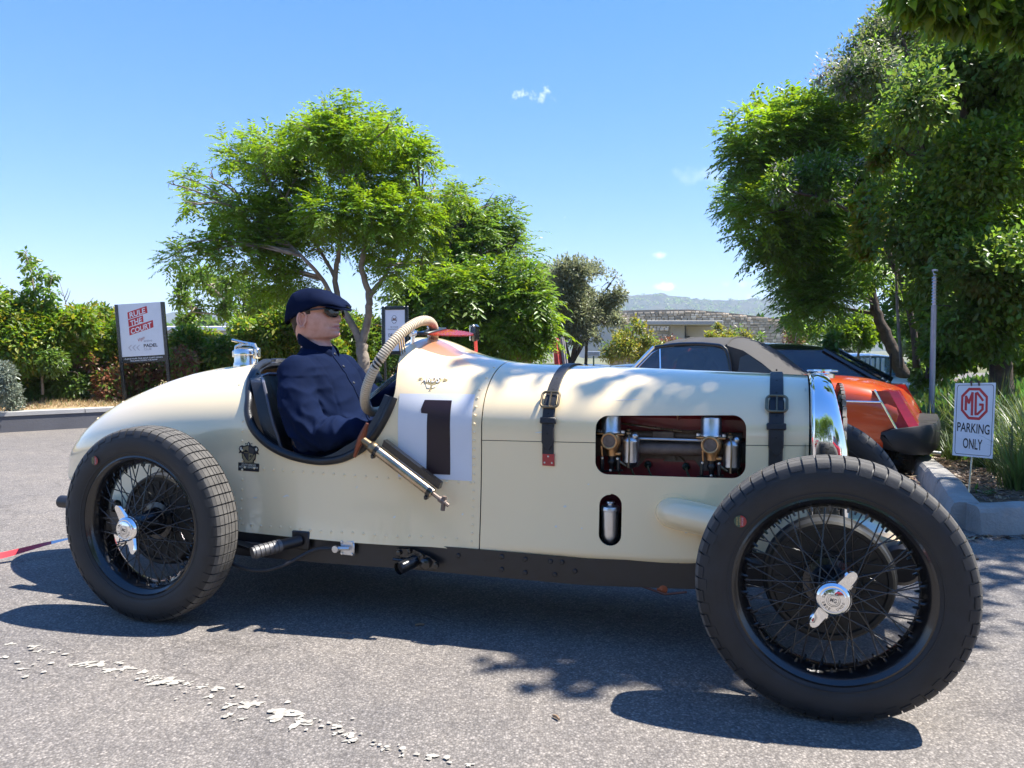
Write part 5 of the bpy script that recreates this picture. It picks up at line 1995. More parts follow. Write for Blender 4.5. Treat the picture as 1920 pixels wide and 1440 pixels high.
# front apron between the dumb irons
mb = MB()
rings = []
for t in np.linspace(0, 1, 14):
    x = 2.40 + .34 * t
    z = .40 - .03 * t + .045 * math.sin(t * math.pi) - .05 * t * t
    rings.append([Vector((x, y, z + .03 * (1 - (abs(y) / .25) ** 2) - .10 * max(0, abs(y) / .25 - .86) * 3)) for y in np.linspace(-.25, .25, 15)])
mb.loft(rings, closed=False, cap=False)
ap = mb.build('front_apron', M['cream'], car)
mb = MB()
for s in (-1, 1):
    mb.loft([[Vector((x, s * .262, z)) for z in np.linspace(.36 - .05 * ((x - 2.3) / .4), .50 - .13 * ((x - 2.3) / .4), 6)] for x in stations(2.31, 2.72, .05)], closed=False, cap=False)
mb.build('apron_side', M['cream'], car)

# ------------------------------------------------------------------ chassis
for s in (-1, 1):
    mb = MB()
    rings = []
    xs_ = [-.60, -.57, -.50, -.3, 0, .25, .6, .94, 1.22, 1.6, 1.94, 2.15, 2.35, 2.55, 2.76]
    yo = [.39, .40, .405, .408, .408, .41, .402, .386, .362, .347, .325, .315, .31, .305, .30]
    zt_ = [.34, .34, .335, .33, .322, .316, .313, .308, .302, .298, .318, .34, .37, .385, .34]
    zb_ = [.28, .27, .25, .235, .215, .206, .208, .213, .208, .208, .224, .25, .29, .315, .30]
    for x, y, a, b in zip(xs_, yo, zb_, zt_):
        rings.append([Vector((x, s * y, a)), Vector((x, s * y, a + .004)), Vector((x, s * y, b - .004)), Vector((x, s * y, b)), Vector((x, s * (y - .035), b)), Vector((x, s * (y - .035), b - .006)), Vector((x, s * (y - .006), b - .006)), Vector((x, s * (y - .006), a + .006)), Vector((x, s * (y - .035), a + .006)), Vector((x, s * (y - .035), a))])
    mb.loft(rings)
    rail = mb.build('chassis_rail', M['black_paint'], car, angle=30)
    if s < 0:
        mb = MB()
        for x, z in ((1.30, .283), (1.385, .281), (1.30, .238), (1.385, .234), (1.475, .281), (1.515, .281), (1.56, .254), (1.49, .236), (1.14, .275)):
            y = -lerp(x, xs_, yo)
            mb.lathe([(.0085, 0), (.0085, .004), (.006, .006), (0, .006)], (x, y, z), (0, -1, 0), 6)
        for x, z in ((1.235, .262), (1.22, .285), (1.26, .25), (1.82, .29), (1.86, .295), (1.9, .31), (.9, .27), (.86, .24), (.62, .26)):
            y = -lerp(x, xs_, yo)
            mb.lathe([(.004, 0), (.004, .0006), (0, .0007)], (x, y, z), (0, -1, 0), 8)
        tag(mb.build('bolts', M['black_paint'], rail), kind='stuff')
for x, z in ((-.75, .29), (.2, .25), (.95, .25), (1.75, .25), (2.65, .33)):
    mb = MB()
    mb.tube([(x, -.28, z), (x, .28, z)], .028, 10)
    mb.build('cross_member', M['black_paint'], car)
mb = MB()
mb.box((.5, 0, .235), (.95, .5, .03))
mb.box((1.55, .05, .25), (.55, .30, .10), bev=.03)
mb.box((1.0, .0, .26), (.5, .22, .14), bev=.03)
mb.build('undertray', M['black_paint'], car)
mb = MB()
mb.tube([(.0, -.56, .36), (0, .56, .36)], .04, 12)
mb.ball((0, 0, .36), .115, 14, 10)
mb.build('rear_axle', M['black_paint'], car)
mb = MB()
mb.tube([(2.342, -.56, .35), (2.342, -.45, .31), (2.342, .45, .31), (2.342, .56, .35)], .026, 10)
mb.build('front_axle', M['black_paint'], car)
for x0, zz in ((0, .30), (2.342, .35)):
    for s in (-1, 1):
        mb = MB()
        for k in range(5):
            L = .42 - .07 * k
            y = s * (.30 if x0 > 1 else .47)
            mb.loft([[Vector((x0 + t * L, y + dy, zz - .006 * k - .05 * (t * L / .42) ** 2 * (-1 if x0 > 1 else 1) + dz)) for dy, dz in ((-.022, 0), (.022, 0), (.022, -.005), (-.022, -.005))] for t in np.linspace(-1, 1, 9)])
        mb.build('leaf_spring', M['black_paint'], car)
# steering arms, drag link and damper seen through the front wheel
mb = MB()
mb.tube([(2.05, -.36, .36), (2.30, -.47, .34)], .012, 8)
mb.tube([(2.46, -.45, .30), (2.46, .45, .30)], .012, 8)
mb.tube([(2.342, -.5, .34), (2.46, -.46, .30)], .014, 8)
mb.build('steering_linkage', M['black_paint'], car)
mb = MB()
mb.lathe([(.0, -.02), (.058, -.02), (.062, -.012), (.062, .03), (.05, .04), (0, .04)], (2.55, -.345, .375), (0, -1, 0), 20)
mb.box((2.50, -.355, .35), (.15, .012, .02), (0, R(-20), 0))
mb.build('friction_damper', M['black_paint'], car)

# fittings hung on the near rail
ft = empty('rail_fittings', (0, 0, 0), 0, car)
mb = MB()
mb.box((.527, -.42, .292), (.075, .012, .07), bev=.004)
mb.tube([(.527, -.424, .292), (.48, -.50, .285)], .021, 12)
mb.build('foot_peg', M['black_paint'], ft)
mb = MB()
a, b = Vector((.487, -.49, .286)), Vector((.434, -.575, .277))
for k in range(6):
    p, q_ = a.lerp(b, k / 6), a.lerp(b, (k + .8) / 6)
    mb.tube([p, q_], .0235, 14)
mb.tube([a, b + (b - a) * .06], .0205, 12)
mb.build('knurled_sleeve', mat('dull knurled steel', (.15, .145, .14), .5, .6, var=.3, scale=60), ft)
mb = MB()
mb.box((.72, -.413, .278), (.058, .008, .058), bev=.004)
for dx in (-.021, .021):
    for dz in (-.021, .021): mb.lathe([(.006, 0), (.005, .004), (0, .005)], (.72 + dx, -.417, .278 + dz), (0, -1, 0), 8)
mb.tube([(.735, -.424, .28), (.672, -.43, .276)], .008, 8)
mb.lathe([(.013, 0), (.013, .012), (0, .013)], (.682, -.427, .275), (0, -1, 0), 10)
mb.build('cable_bracket', M['alu'], ft)
mb = MB()
mb.tube([Vector(p) for p in curve_pts([(.672, -.432, .276), (.60, -.45, .268), (.50, -.50, .215), (.42, -.52, .195), (.33, -.53, .205), (.22, -.52, .245), (.17, -.50, .26)], 6)], .0068, 8)
mb.build('brake_cable', M['cable'], ft)
mb = MB()
mb.box((.19, -.43, .27), (.05, .03, .03), bev=.005)
mb.box((.30, -.43, .262), (.19, .008, .012))
mb.build('jack_lever', M['alu'], ft)
mb = MB()
mb.prism([(-.075, .03), (-.01, .034), (.05, .016), (.088, -.004), (.09, -.018), (.06, -.03), (-.02, -.035), (-.04, -.02)], Matrix(((1, 0, 0, .985), (0, 0, 1, -.402), (0, 1, 0, .258), (0, 0, 0, 1))), .010)
mb.tube([(.985, -.395, .25), (.955, -.468, .238)], .0225, 14, cap=False)
mb.tube([(.985, -.395, .25), (.957, -.46, .238)], .017, 12)
mb.lathe([(.02, 0), (.02, .014), (.014, .018), (0, .018)], (1.03, -.402, .246), (0, -1, 0), 12)
mb.lathe([(.011, 0), (.011, .014), (0, .016)], (1.07, -.40, .243), (0, -1, 0), 10)
for dx, dz in ((-.06, .018), (-.02, .026), (.03, .015)): mb.lathe([(.0095, 0), (.0095, .01), (0, .012)], (.985 + dx, -.402, .258 + dz), (0, -1, 0), 8)
mb.tube([(.985, -.41, .25), (.905, -.41, .252)], .006, 8)
mb.build('starter_socket', M['gloss_black'], ft)
mb = MB()
mb.tube([(1.78, -.33, .22), (1.86, -.33, .20), (1.93, -.33, .215)], .004, 6)
mb.lathe([(.018, 0), (.018, .02), (0, .024)], (1.85, -.31, .215), (0, -1, 0), 10)
mb.build('brake_pipe', M['copper'], ft)
mb = MB()
mb.tube([(-.36, -.41, .357), (-.66, -.41, .357)], .026, 14, cap=False)
mb.tube([(-.36, -.41, .357), (-.63, -.41, .357)], .019, 12)
mb.tube([(-.60, -.41, .357), (-.595, -.41, .357)], .032, 14)
mb.build('exhaust_tip', M['black_paint'], car)

# brass plunger pump strapped to the cockpit side
pu = empty('plunger_pump', (0, 0, 0), 0, car)
A_ = Vector((.838, -.425, .652)); B_ = Vector((1.065, -.42, .502))
ax = (B_ - A_).normalized()
sd = ax.cross(Vector((0, 1, 0))).normalized()
mb = MB()
mb.tube([A_, B_], .0185, 18)
mb.build('pump_barrel', M['steel'], pu)
mb = MB()
mb.lathe([(.0, -.02), (.012, -.02), (.020, -.012), (.0215, .0), (.0215, .008), (.019, .01)], A_, ax, 18)
mb.tube([A_ - ax * .015, A_ - ax * .055], [.015, .013], 12)
mb.build('pump_gland', M['brass'], pu)
hc = A_ - ax * .058
hd = Vector((.42, -.05, .9)).normalized()
mb = MB()
mb.tube([hc - hd * .075, hc - hd * .035 - ax * .002, hc, hc + hd * .03, hc + hd * .062], [.006, .0105, .015, .0115, .006], 10)
mb.build('pump_handle', M['copper'], pu)
for P in (A_ + ax * .014, B_ - ax * .012):
    mb = MB()
    mb.tube([P - ax * .008, P + ax * .008], .0205, 18)
    mb.box(P - sd * (-.026 if sd.z < 0 else .026) + Vector((0, .0, 0)), (.012, .022, .016), bev=.003)
    mb.build('pump_clip', M['gloss_black'], pu)
mb = MB()
off = Vector((.018, .018, .026))
pts = [A_ + ax * .012 + off, B_ + off]
mb.loft([[p + d for d in (Vector((0, -.010, -.012)), Vector((.008, -.010, .010)), Vector((.008, .016, .010)), Vector((0, .016, -.012)))] for p in pts])
mb.build('pump_cradle', M['gloss_black'], pu, smooth=False)
mb = MB()
mb.tube([B_, B_ + ax * .04], .0075, 8)
mb.tube([B_ + ax * .03, B_ + ax * .058], .0105, 10)
t_ = B_ + ax * .05
mb.tube([t_ - Vector((.004, 0, .03)), t_, t_ + Vector((.004, 0, .02))], .0085, 8)
mb.tube([t_, t_ + ax * .022], .007, 8)
mb.build('pump_union', M['engine_brown'], pu)

# fairing over the steering arm
mb = MB()
pts = [surf(1.84, .474, -.03), surf(1.865, .473, -.006), surf(1.90, .470, .012), surf(1.96, .463, .035), surf(2.04, .452, .065), Vector((2.12, -.42, .44))]
mb.tube(pts, [.030, .048, .052, .052, .049, .044], 18)
mb.build('arm_fairing', M['cream'], car, angle=70)
mb = MB()
vs_ = [surf(1.885, .464, .0022)] + [surf(1.885 + .078 * math.cos(a), .464 + .07 * math.sin(a), .0022) for a in np.linspace(0, 2 * math.pi, 37)[:-1]]
mb.add(vs_, [(0, 1 + k, 1 + (k + 1) % 36) for k in range(36)])
vs2 = [surf(1.885 + .078 * math.cos(a), .464 + .07 * math.sin(a), -.001) for a in np.linspace(0, 2 * math.pi, 37)[:-1]]
mb.add(vs_[1:] + vs2, [(k, (k + 1) % 36, 36 + (k + 1) % 36, 36 + k) for k in range(36)])
fp = mb.build('fairing_plate', M['cream'], car)
mb = MB()
for x, z in ((1.93, .512), (1.925, .412)): mb.lathe([(.005, 0), (.004, .002), (0, .0025)], surf(x, z, .0022), (0, -1, 0), 8)
mb.build('plate_screws', M['alu'], car)

# ------------------------------------------------------------------ engine seen through the bonnet opening
en = empty('engine', (0, 0, 0), 0, car)
mb = MB()
mb.box((1.86, -.06, .53), (.56, .22, .22), bev=.015)
mb.build('crankcase', M['engine_red'], en)
mb = MB()
mb.box((1.87, -.055, .735), (.56, .19, .10), bev=.02)
mb.box((1.87, -.12, .782), (.58, .06, .012), bev=.004)
mb.build('rocker_cover', M['engine_red'], en)
mb = MB()
mb.lathe([(.005, 0), (.005, .03), (.008, .03), (.008, .045), (0, .046)], (1.88, -.20, .765), (0, 0, 1), 8)
mb.build('cover_stud', M['copper'], en)
mb = MB()
mb.box((1.86, -.16, .655), (.60, .02, .075), bev=.004)
mb.build('cylinder_head', M['engine_brown'], en)
mb = MB()
mb.tube([(1.66, -.215, .662), (2.09, -.215, .672)], .022, 14)
mb.tube([(1.64, -.17, .705), (2.09, -.17, .712)], .014, 10)
mb.box((1.83, -.186, .706), (.075, .02, .034), bev=.003)
mb.build('inlet_manifold', M['engine_brown'], en)
for px_, kind in ((1.735, 0), (1.868, 1), (1.975, 0)):
    mb = MB()
    if kind == 0: ol = [(-.055, .03), (.05, .03), (.022, -.012), (.006, -.03), (-.012, -.03), (-.03, -.008)]
    else: ol = [(-.04, -.004), (-.012, .02), (.006, .022), (.036, -.004)]
    mb.prism(ol, Matrix(((1, 0, 0, px_), (0, 0, -1, -.172), (0, 1, 0, .622), (0, 0, 0, 1))), .008)
    mb.lathe([(.010, 0), (.010, .004), (.007, .004), (.007, .009), (0, .009)], (px_ - .002, -.18, .605 if kind == 0 else .63), (0, -1, 0), 8)
    mb.build('flange_plate', M['engine_brown'], en, smooth=False)
for xx in (1.665, 1.715, 1.775, 1.905, 1.99, 2.075):
    mb = MB()
    mb.lathe([(.008, .0), (.013, .004), (.013, .014), (.007, .018), (.006, .03), (0, .03)], (xx, -.17, .604), (0.2, -1, -.1), 10)
    mb.build('plug_cap', M['boot'], en)
    mb = MB()
    mb.tube(curve_pts([(xx + .004, -.198, .600), (xx + .012, -.205, .58), (xx + .03, -.20, .55), (xx + .06, -.19, .51)], 4), .0042, 6)
    mb.build('plug_lead', M['lead'], en)
mb = MB()
mb.tube([(1.69, -.235, .700), (2.0, -.235, .703)], .0045, 8)
for k in range(3): mb.box((1.965 + .01 * k, -.235, .702), (.004, .022, .024))
mb.build('throttle_rod', M['alu'], en)
mb = MB()
mb.tube(curve_pts([(1.675, -.235, .752), (1.76, -.22, .742), (1.86, -.20, .730), (1.93, -.205, .728), (1.985, -.225, .742)], 5), .0042, 7)
mb.build('fuel_pipe', M['steel'], en)


def carb(x):
    cb = empty('carburettor', (x, -.262, .70), 0, en)
    mb = MB()
    mb.lathe([(.0, .088), (.026, .087), (.032, .083), (.0335, .076), (.0335, .03), (.035, .028), (.035, .022), (0, .022)], (0, 0, .0), (0, 0, 1), 24)
    mb.build('dashpot', M['alu'], cb)
    mb = MB()
    mb.box((0, 0, .017), (.095, .04, .009), bev=.003)
    mb.lathe([(.03, .016), (.033, .0), (.03, -.02), (.022, -.035), (.018, -.05), (.018, -.058)], (.003, .0, .0), (0, 0, 1), 18)
    mb.tube([(-.022, -.055, -.02), (-.02, -.05, -.055)], .003, 6)
    mb.tube([(0, .0, .0), (0, -.028, -.004)], .027, 18)
    mb.box((.026, -.01, -.05), (.02, .014, .012), bev=.003)
    mb.build('carburettor_body', M['bronze'], cb)
    mb = MB()
    ring = [Vector((.0255 * math.cos(a), -.0355, -.004 + .0255 * math.sin(a))) for a in np.linspace(0, 2 * math.pi, 25)[:-1]]
    mb.tube(ring, .0045, 8, closed=True)
    mb.build('intake_ring', M['bronze'], cb)
    mb = MB()
    mb.lathe([(.022, 0), (0, .0005)], (0, -.0352, -.004), (0, -1, 0), 20)
    mb.build('intake_bore', M['engine_brown'], cb)
    mb = MB()
    for s in (-1, 1): mb.lathe([(.0065, 0), (.0065, .008), (.004, .01), (.0, .011)], (s * .041, -.008, .021), (0, 0, 1), 6)
    for s in (-1, 1): mb.lathe([(.005, 0), (.004, .004), (0, .005)], (s * .026 + .002, -.028, -.064), (0, -1, 0), 8)
    mb.lathe([(.005, 0), (.004, .004), (0, .005)], (.004, -.028, -.105), (0, -1, 0), 8)
    mb.build('carburettor_screws', M['alu'], cb)
    mb = MB()
    for s in (-1, 1): mb.box((s * .028, -.012, -.085), (.012, .014, .05), (0, 0, 0), bev=.003)
    mb.lathe([(.014, -.058), (.012, -.07), (.015, -.075), (.015, -.082), (.009, -.09), (.009, -.108), (.0, -.11)], (.003, 0, 0), (0, 0, 1), 12)
    mb.box((.0, -.008, -.11), (.085, .008, .006), (0, R(-6), 0))
    mb.build('jet_assembly', M['black_paint'], cb)
    fcm = MB()
    fcm.lathe([(.0, -.102), (.012, -.098), (.0285, -.078), (.0285, -.012), (.0295, -.01), (.0295, -.004), (.024, .006), (.014, .013), (0, .015)], (.066, .012, .0), (0, 0, 1), 22)
    fcm.ball((.082, -.0, .012), .013)
    fcm.build('float_bowl', M['alu'], cb)
    mb = MB()
    mb.tube([(.064, -.022, -.095), (.066, -.0215, -.04), (.066, -.0205, .0), (.062, -.01, .016)], .0032, 6)
    mb.lathe([(.006, .01), (.011, .014), (.011, .02), (.006, .024), (.009, .03), (0, .034)], (.06, .0, .004), (0, 0, 1), 10)
    mb.tube([(.03, -.012, -.075), (.052, -.005, -.092)], .005, 8)
    mb.build('bowl_clip', M['brass'], cb)
    return cb


carb(1.663)
carb(1.995)

# dark engine-bay lining
mb = MB()
mb.add([(1.24, .05, .32), (2.28, .05, .32), (2.28, .05, .90), (1.24, .05, .90)], [(0, 1, 2, 3)])
mb.add([(2.285, -.28, .34), (2.285, .28, .34), (2.285, .28, .7), (2.285, .18, .88), (2.285, -.18, .88), (2.285, -.28, .7)], [tuple(range(6))])
mb.build('bay_lining', M['dark'], car, smooth=False, weld=False)
# canister behind the oval opening
mb = MB()
mb.lathe([(.0, .345), (.014, .347), (.026, .36), (.0305, .378), (.0305, .46), (.0325, .462), (.0325, .468), (.03, .475), (.012, .480), (.012, .485), (.0165, .487), (.0155, .492), (.0, .493)], (1.670, -.302, 0), (0, 0, 1), 26)
mb.build('oil_canister', M['alu'], car)

# ------------------------------------------------------------------ wire wheels
# wheel frame: axle along y, outer face towards -y
TW = .068


def wheel_meshes():
    d = {}
    mb = MB()
    crown = [(.252, .050), (.262, .060), (.285, .067), (.308, .0685), (.326, .066), (.340, .060), (.3485, .050), (.3515, .030), (.3525, 0)]
    prof = [(r, -y) for r, y in crown] + [(r, y) for r, y in reversed(crown[:-1])] + [(.243, .035), (.243, -.035)]
    mb.lathe(prof, (0, 0, 0), (0, 1, 0), 96, closed=True)
    # sidewall rings
    for sgn in (-1, 1):
        mb.lathe([(.2665, sgn * .0615), (.2675, sgn * .0635), (.2695, sgn * .0640), (.271, sgn * .0635)], (0, 0, 0), (0, 1, 0), 96, cap=False)
    nb = 62
    rows = [(-.0455, -.0285, 0), (-.0255, -.0085, .5), (-.0055, .0115 - .006, 0), (.0085, .0255, .5), (.0285, .0455, 0)]
    for k in range(nb):
        for (y0, y1, ph) in rows:
            a0 = 2 * math.pi * (k + ph * .0 + .04) / nb
            a1 = 2 * math.pi * (k + ph * .0 + .90) / nb

            def P(r, a, y): return Vector((r * math.cos(a), y, r * math.sin(a)))

            def rt(y): return .3605 - .9 * abs(y) ** 2 - (.0025 if abs(y) > .04 else 0)
            vs, fs = [], []
            for (r0, a, y) in ((1, a0, y0), (1, a1, y0), (1, a1, y1), (1, a0, y1)):
                vs.append(P(rt(y), a, y))
            for (a, y) in ((a0, y0), (a1, y0), (a1, y1), (a0, y1)):
                vs.append(P(.3465, a, y))
            mb.add(vs, [(0, 1, 2, 3), (0, 4, 5, 1), (1, 5, 6, 2), (2, 6, 7, 3), (3, 7, 4, 0)], 1)
        for sgn in (-1, 1):      # shoulder lugs, long and short by turns
            a0 = 2 * math.pi * (k + .04) / nb
            a1 = 2 * math.pi * (k + .90) / nb
            low = .324 if k % 2 else .335
            pr = [(.3565, .0475), (.3495, .0565), (.3405, .0622)] + ([(.325, .0675)] if k % 2 else [(.336, .0640)])
            vs = []
            for r, y in pr: vs += [Vector((r * math.cos(a0), sgn * y, r * math.sin(a0))), Vector((r * math.cos(a1), sgn * y, r * math.sin(a1)))]
            n = len(pr)
            inn = []
            for r, y in ((.345, .0475), (.340, .052), (.332, .056), (low, .060)): inn += [Vector((r * math.cos(a0), sgn * y, r * math.sin(a0))), Vector((r * math.cos(a1), sgn * y, r * math.sin(a1)))]
            fs = [(2 * i, 2 * i + 1, 2 * i + 3, 2 * i + 2) for i in range(n - 1)]
            o_ = 2 * n
            fs += [(2 * i, 2 * i + 2, o_ + 2 * i + 2, o_ + 2 * i) for i in range(n - 1)] + [(2 * i + 1, o_ + 2 * i + 1, o_ + 2 * i + 3, 2 * i + 3) for i in range(n - 1)]
            fs += [(2 * (n - 1), 2 * (n - 1) + 1, o_ + 2 * (n - 1) + 1, o_ + 2 * (n - 1)), (0, o_, o_ + 1, 1)]
            b0 = len(mb.f)
            mb.add(vs + inn, fs, 0)
            mb.m[b0] = 1
    d['tyre'] = mb.mesh('tyre', [M['rubber'], M['tread']], angle=35)
    mb = MB()
    half_r = [(.2585, -.056), (.2600, -.053), (.2575, -.049), (.246, -.047), (.243, -.040), (.238, -.032), (.232, -.020), (.228, -.010), (.228, .012), (.236, .03), (.243, .042), (.2575, .048), (.259, .053)]
    inner = [(.252, .054), (.240, .050), (.226, .032), (.221, .012), (.221, -.012), (.226, -.026), (.233, -.036), (.2365, -.046), (.2455, -.0525), (.252, -.058)]
    mb.lathe(half_r + inner, (0, 0, 0), (0, 1, 0), 80, closed=True)
    d['rim'] = mb.mesh('rim', M['gloss_black'], angle=40)
    mb = MB()
    for k in range(60):
        a = 2 * math.pi * (k + .5) / 60
        y = -.026 if k % 2 else .008
        r = .2275 if k % 2 else .221
        c = Vector((math.cos(a), 0, math.sin(a)))
        mb.tube([c * (r + .001) + Vector((0, y, 0)), c * (r - .012) + Vector((0, y - .003, 0))], [.0048, .003], 6)
    d['nipples'] = mb.mesh('spoke_nipples', M['gloss_black'])
    mb = MB()
    mb.lathe([(.0, -.098), (.031, -.098), (.036, -.094), (.038, -.084), (.033, -.078), (.036, -.05), (.045, -.01), (.052, .03), (.070, .034), (.072, .046), (.05, .05), (.0, .05)], (0, 0, 0), (0, 1, 0), 36)
    d['hub'] = mb.mesh('hub', M['gloss_black'])

    def spoke(r0, y0, r1, y1, dth):
        a = Vector((r0, y0, 0))
        b = Vector((r1 * math.cos(dth), y1, r1 * math.sin(dth)))
        m_ = MB()
        m_.tube([a, b], .0021, 5, cap=False)
        return m_.mesh('spoke', M['gloss_black'], weld=False, angle=0)
    d['spokes'] = [(spoke(.224, -.028, .037, -.086, R(62)), 0), (spoke(.224, -.028, .037, -.086, R(-62)), R(12)), (spoke(.219, .006, .070, .040, R(48)), R(6)), (spoke(.219, .006, .070, .040, R(-48)), R(18))]
    mb = MB()
    mb.lathe([(.0, .052), (.055, .052), (.060, .046), (.085, .044), (.088, .050), (.150, .052), (.153, .044), (.163, .044), (.170, .050), (.172, .058), (.174, .085), (.180, .090), (.180, .096), (.0, .10)], (0, 0, 0), (0, 1, 0), 56)
    for k in range(24):
        a = 2 * math.pi * k / 24
        mb.box((.118 * math.cos(a), .0495, .118 * math.sin(a)), (.055, .004, .004), (0, -a, 0))
    d['drum'] = mb.mesh('brake_drum', mat('dull black drum', (.016, .016, .015), .55, var=.2, scale=12, bump=.05), angle=35)
    # two-eared chrome nut
    mb = MB()
    mb.lathe([(.033, -.088), (.040, -.092), (.0425, -.100), (.041, -.112), (.036, -.119), (.0335, -.121), (.0325, -.1185), (.030, -.1185), (.029, -.1215), (.0265, -.1228), (.0, -.1240)], (0, 0, 0), (0, 1, 0), 40)
    for s in (1, -1):
        rings = []
        for t, w, th, yy in ((.026, .019, .020, -.104), (.042, .018, .016, -.1055), (.058, .016, .013, -.109), (.072, .0145, .011, -.113), (.080, .010, .009, -.1155), (.084, .004, .006, -.117)):
            rings.append([Vector((s * t, yy - th / 2, -w * .75)), Vector((s * t, yy - th / 2 - .001, 0)), Vector((s * t, yy - th / 2, w * .75)), Vector((s * t, yy, w)), Vector((s * t, yy + th / 2, w * .75)), Vector((s * t, yy + th / 2, -w * .75)), Vector((s * t, yy, -w))])
        mb.loft(rings)
    d['nut'] = mb.mesh('knock_off_nut', M['chrome'], angle=45)
    mb = MB()
    for word, a_mid, rr_ in (('UNDO', R(-25), .0228), ('THIS SIDE', R(195), .0228)):
        for i, ch in enumerate(word):
            if ch == ' ': continue
            aa = a_mid + (i - (len(word) - 1) / 2) * R(17) * (1 if word == 'UNDO' else 1)
            vs_, fs_ = fit_text(ch, .0042, .0058, .0)
            ca, sa = math.cos(aa), math.sin(aa)
            mb.add([Vector((rr_ * ca + (x * -sa + y * -ca), -.1242, rr_ * sa + (x * ca + y * -sa))) for x, y in vs_], fs_)
    for r_ in (.0155, .012):
        mb.lathe([(r_, -.1241), (r_ - .0007, -.1243)], (0, 0, 0), (0, 1, 0), 32, cap=False)
    for q_, (x_, w_) in (('M', (-.004, .007)), ('G', (.004, .007))):
        vs_, fs_ = fit_text(q_, w_, .010, .02, x_, 0)
        mb.add([Vector((x, -.1247, z)) for x, z in vs_], fs_)
    d['nut_print'] = mb.mesh('nut_lettering', mat('engraved shadow', (.20, .19, .18), .4, .6), smooth=False, weld=False)
    # round tyre sticker, half green and half red
    mb = MB()
    n = 20
    for s, k in ((0, 0), (1, 1)):
        vs = [Vector((0, 0, 0))] + [Vector((.0165 * math.cos(R(90 + 180 * s) + math.pi * i / n), 0, .0165 * math.sin(R(90 + 180 * s) + math.pi * i / n))) for i in range(n + 1)]
        mb.add(vs, [(0, i + 1, i + 2) for i in range(n)], k)
    for (xx, col) in ((-.0085, 2), (-.0015, 2), (.0055, 3)):
        vs_, fs_ = fit_text('RACING' if xx != -.0015 else 'TYRES', .022, .0045, .01, 0, 0)
        mb.add([Vector((xx + y, -.0003, x)) for x, y in vs_], fs_, col)
    d['sticker'] = mb.mesh('tyre_sticker', [mat('sticker green', (.05, .085, .05), .5), mat('sticker red', (.34, .035, .03), .5), mat('sticker ochre', (.42, .30, .10), .5), M['grey_ink']], smooth=False, weld=False)
    return d


WM = wheel_meshes()


def make_wheel(x, y, near, spin, nut, sticker=None, steer=0):
    w = empty('wheel', (x, y, .36), 0 if near else math.pi, car)
    if steer: w.rotation_euler.z += steer
    put('tyre', WM['tyre'], w, rot=(0, spin, 0))
    put('rim', WM['rim'], w)
    tag(put('spoke_nipples', WM['nipples'], w, rot=(0, spin, 0)), kind='stuff')
    put('hub', WM['hub'], w)
    put('brake_drum', WM['drum'], w)
    for me, ph in WM['spokes']:
        for k in range(15):
            put('spoke', me, w, rot=(0, ph + spin + 2 * math.pi * k / 15, 0))
    n = put('knock_off_nut', WM['nut'], w, rot=(0, -nut, 0))
    n.scale = (1.1, 1.0, 1.1)
    if near: put('nut_lettering', WM['nut_print'], w, rot=(0, R(15), 0)).scale = (1.1, 1.0, 1.1)
    if sticker is not None:
        a, r = sticker
        s = put('tyre_sticker', WM['sticker'], w, loc=(r * math.cos(a), -.0715, r * math.sin(a)), rot=(R(0), 0, 0))
    return w


make_wheel(0, -.605, True, .03, R(113), (R(128), .296))
make_wheel(WB, -.605, True, .02, R(56), (R(143), .296))
make_wheel(0, .605, False, .1, R(70))
make_wheel(WB, .605, False, .2, R(30))
# ------------------------------------------------------------------ the driver
from mathutils import noise as mnoise
from mathutils.bvhtree import BVHTree
man = empty('person', (CAR_O[0], CAR_O[1], 0), -CAR_A)
tag(man, 'man in navy shirt, flat cap and dark sunglasses sitting behind the cord-bound steering wheel', 'person')
YC = -.15


def itp(z, tab):
    xs = [t[0] for t in tab]
    return float(np.interp(z, xs, [t[1] for t in tab]))


def sitp(z, tab):
    xs = [t[0] for t in tab]
    return smooth_interp(z, xs, [t[1] for t in tab])


# midline profile of the face, face plane, back of the head, half width (all against height)
PROF = [(1.036, .482), (1.043, .500), (1.047, .518), (1.052, .531), (1.060, .5375), (1.068, .536), (1.0745, .5315), (1.080, .5355), (1.085, .5365), (1.0895, .5325), (1.0925, .5335), (1.098, .5355), (1.104, .5325), (1.109, .5335), (1.114, .541), (1.122, .5475), (1.128, .546), (1.137, .538), (1.146, .5295), (1.153, .524), (1.162, .527), (1.175, .5265), (1.19, .521), (1.21, .50), (1.225, .475), (1.236, .44)]
FACE = [(1.036, .462), (1.047, .492), (1.06, .509), (1.075, .515), (1.09, .519), (1.11, .520), (1.13, .519), (1.15, .514), (1.165, .519), (1.19, .512), (1.21, .495), (1.225, .472), (1.236, .438)]
BACK = [(1.036, .352), (1.06, .345), (1.09, .338), (1.12, .328), (1.15, .322), (1.18, .323), (1.20, .331), (1.22, .352), (1.236, .40)]
HALF = [(1.036, .053), (1.047, .057), (1.06, .060), (1.08, .0655), (1.10, .070), (1.12, .0735), (1.14, .0745), (1.17, .076), (1.195, .073), (1.215, .06), (1.228, .042), (1.236, .022)]


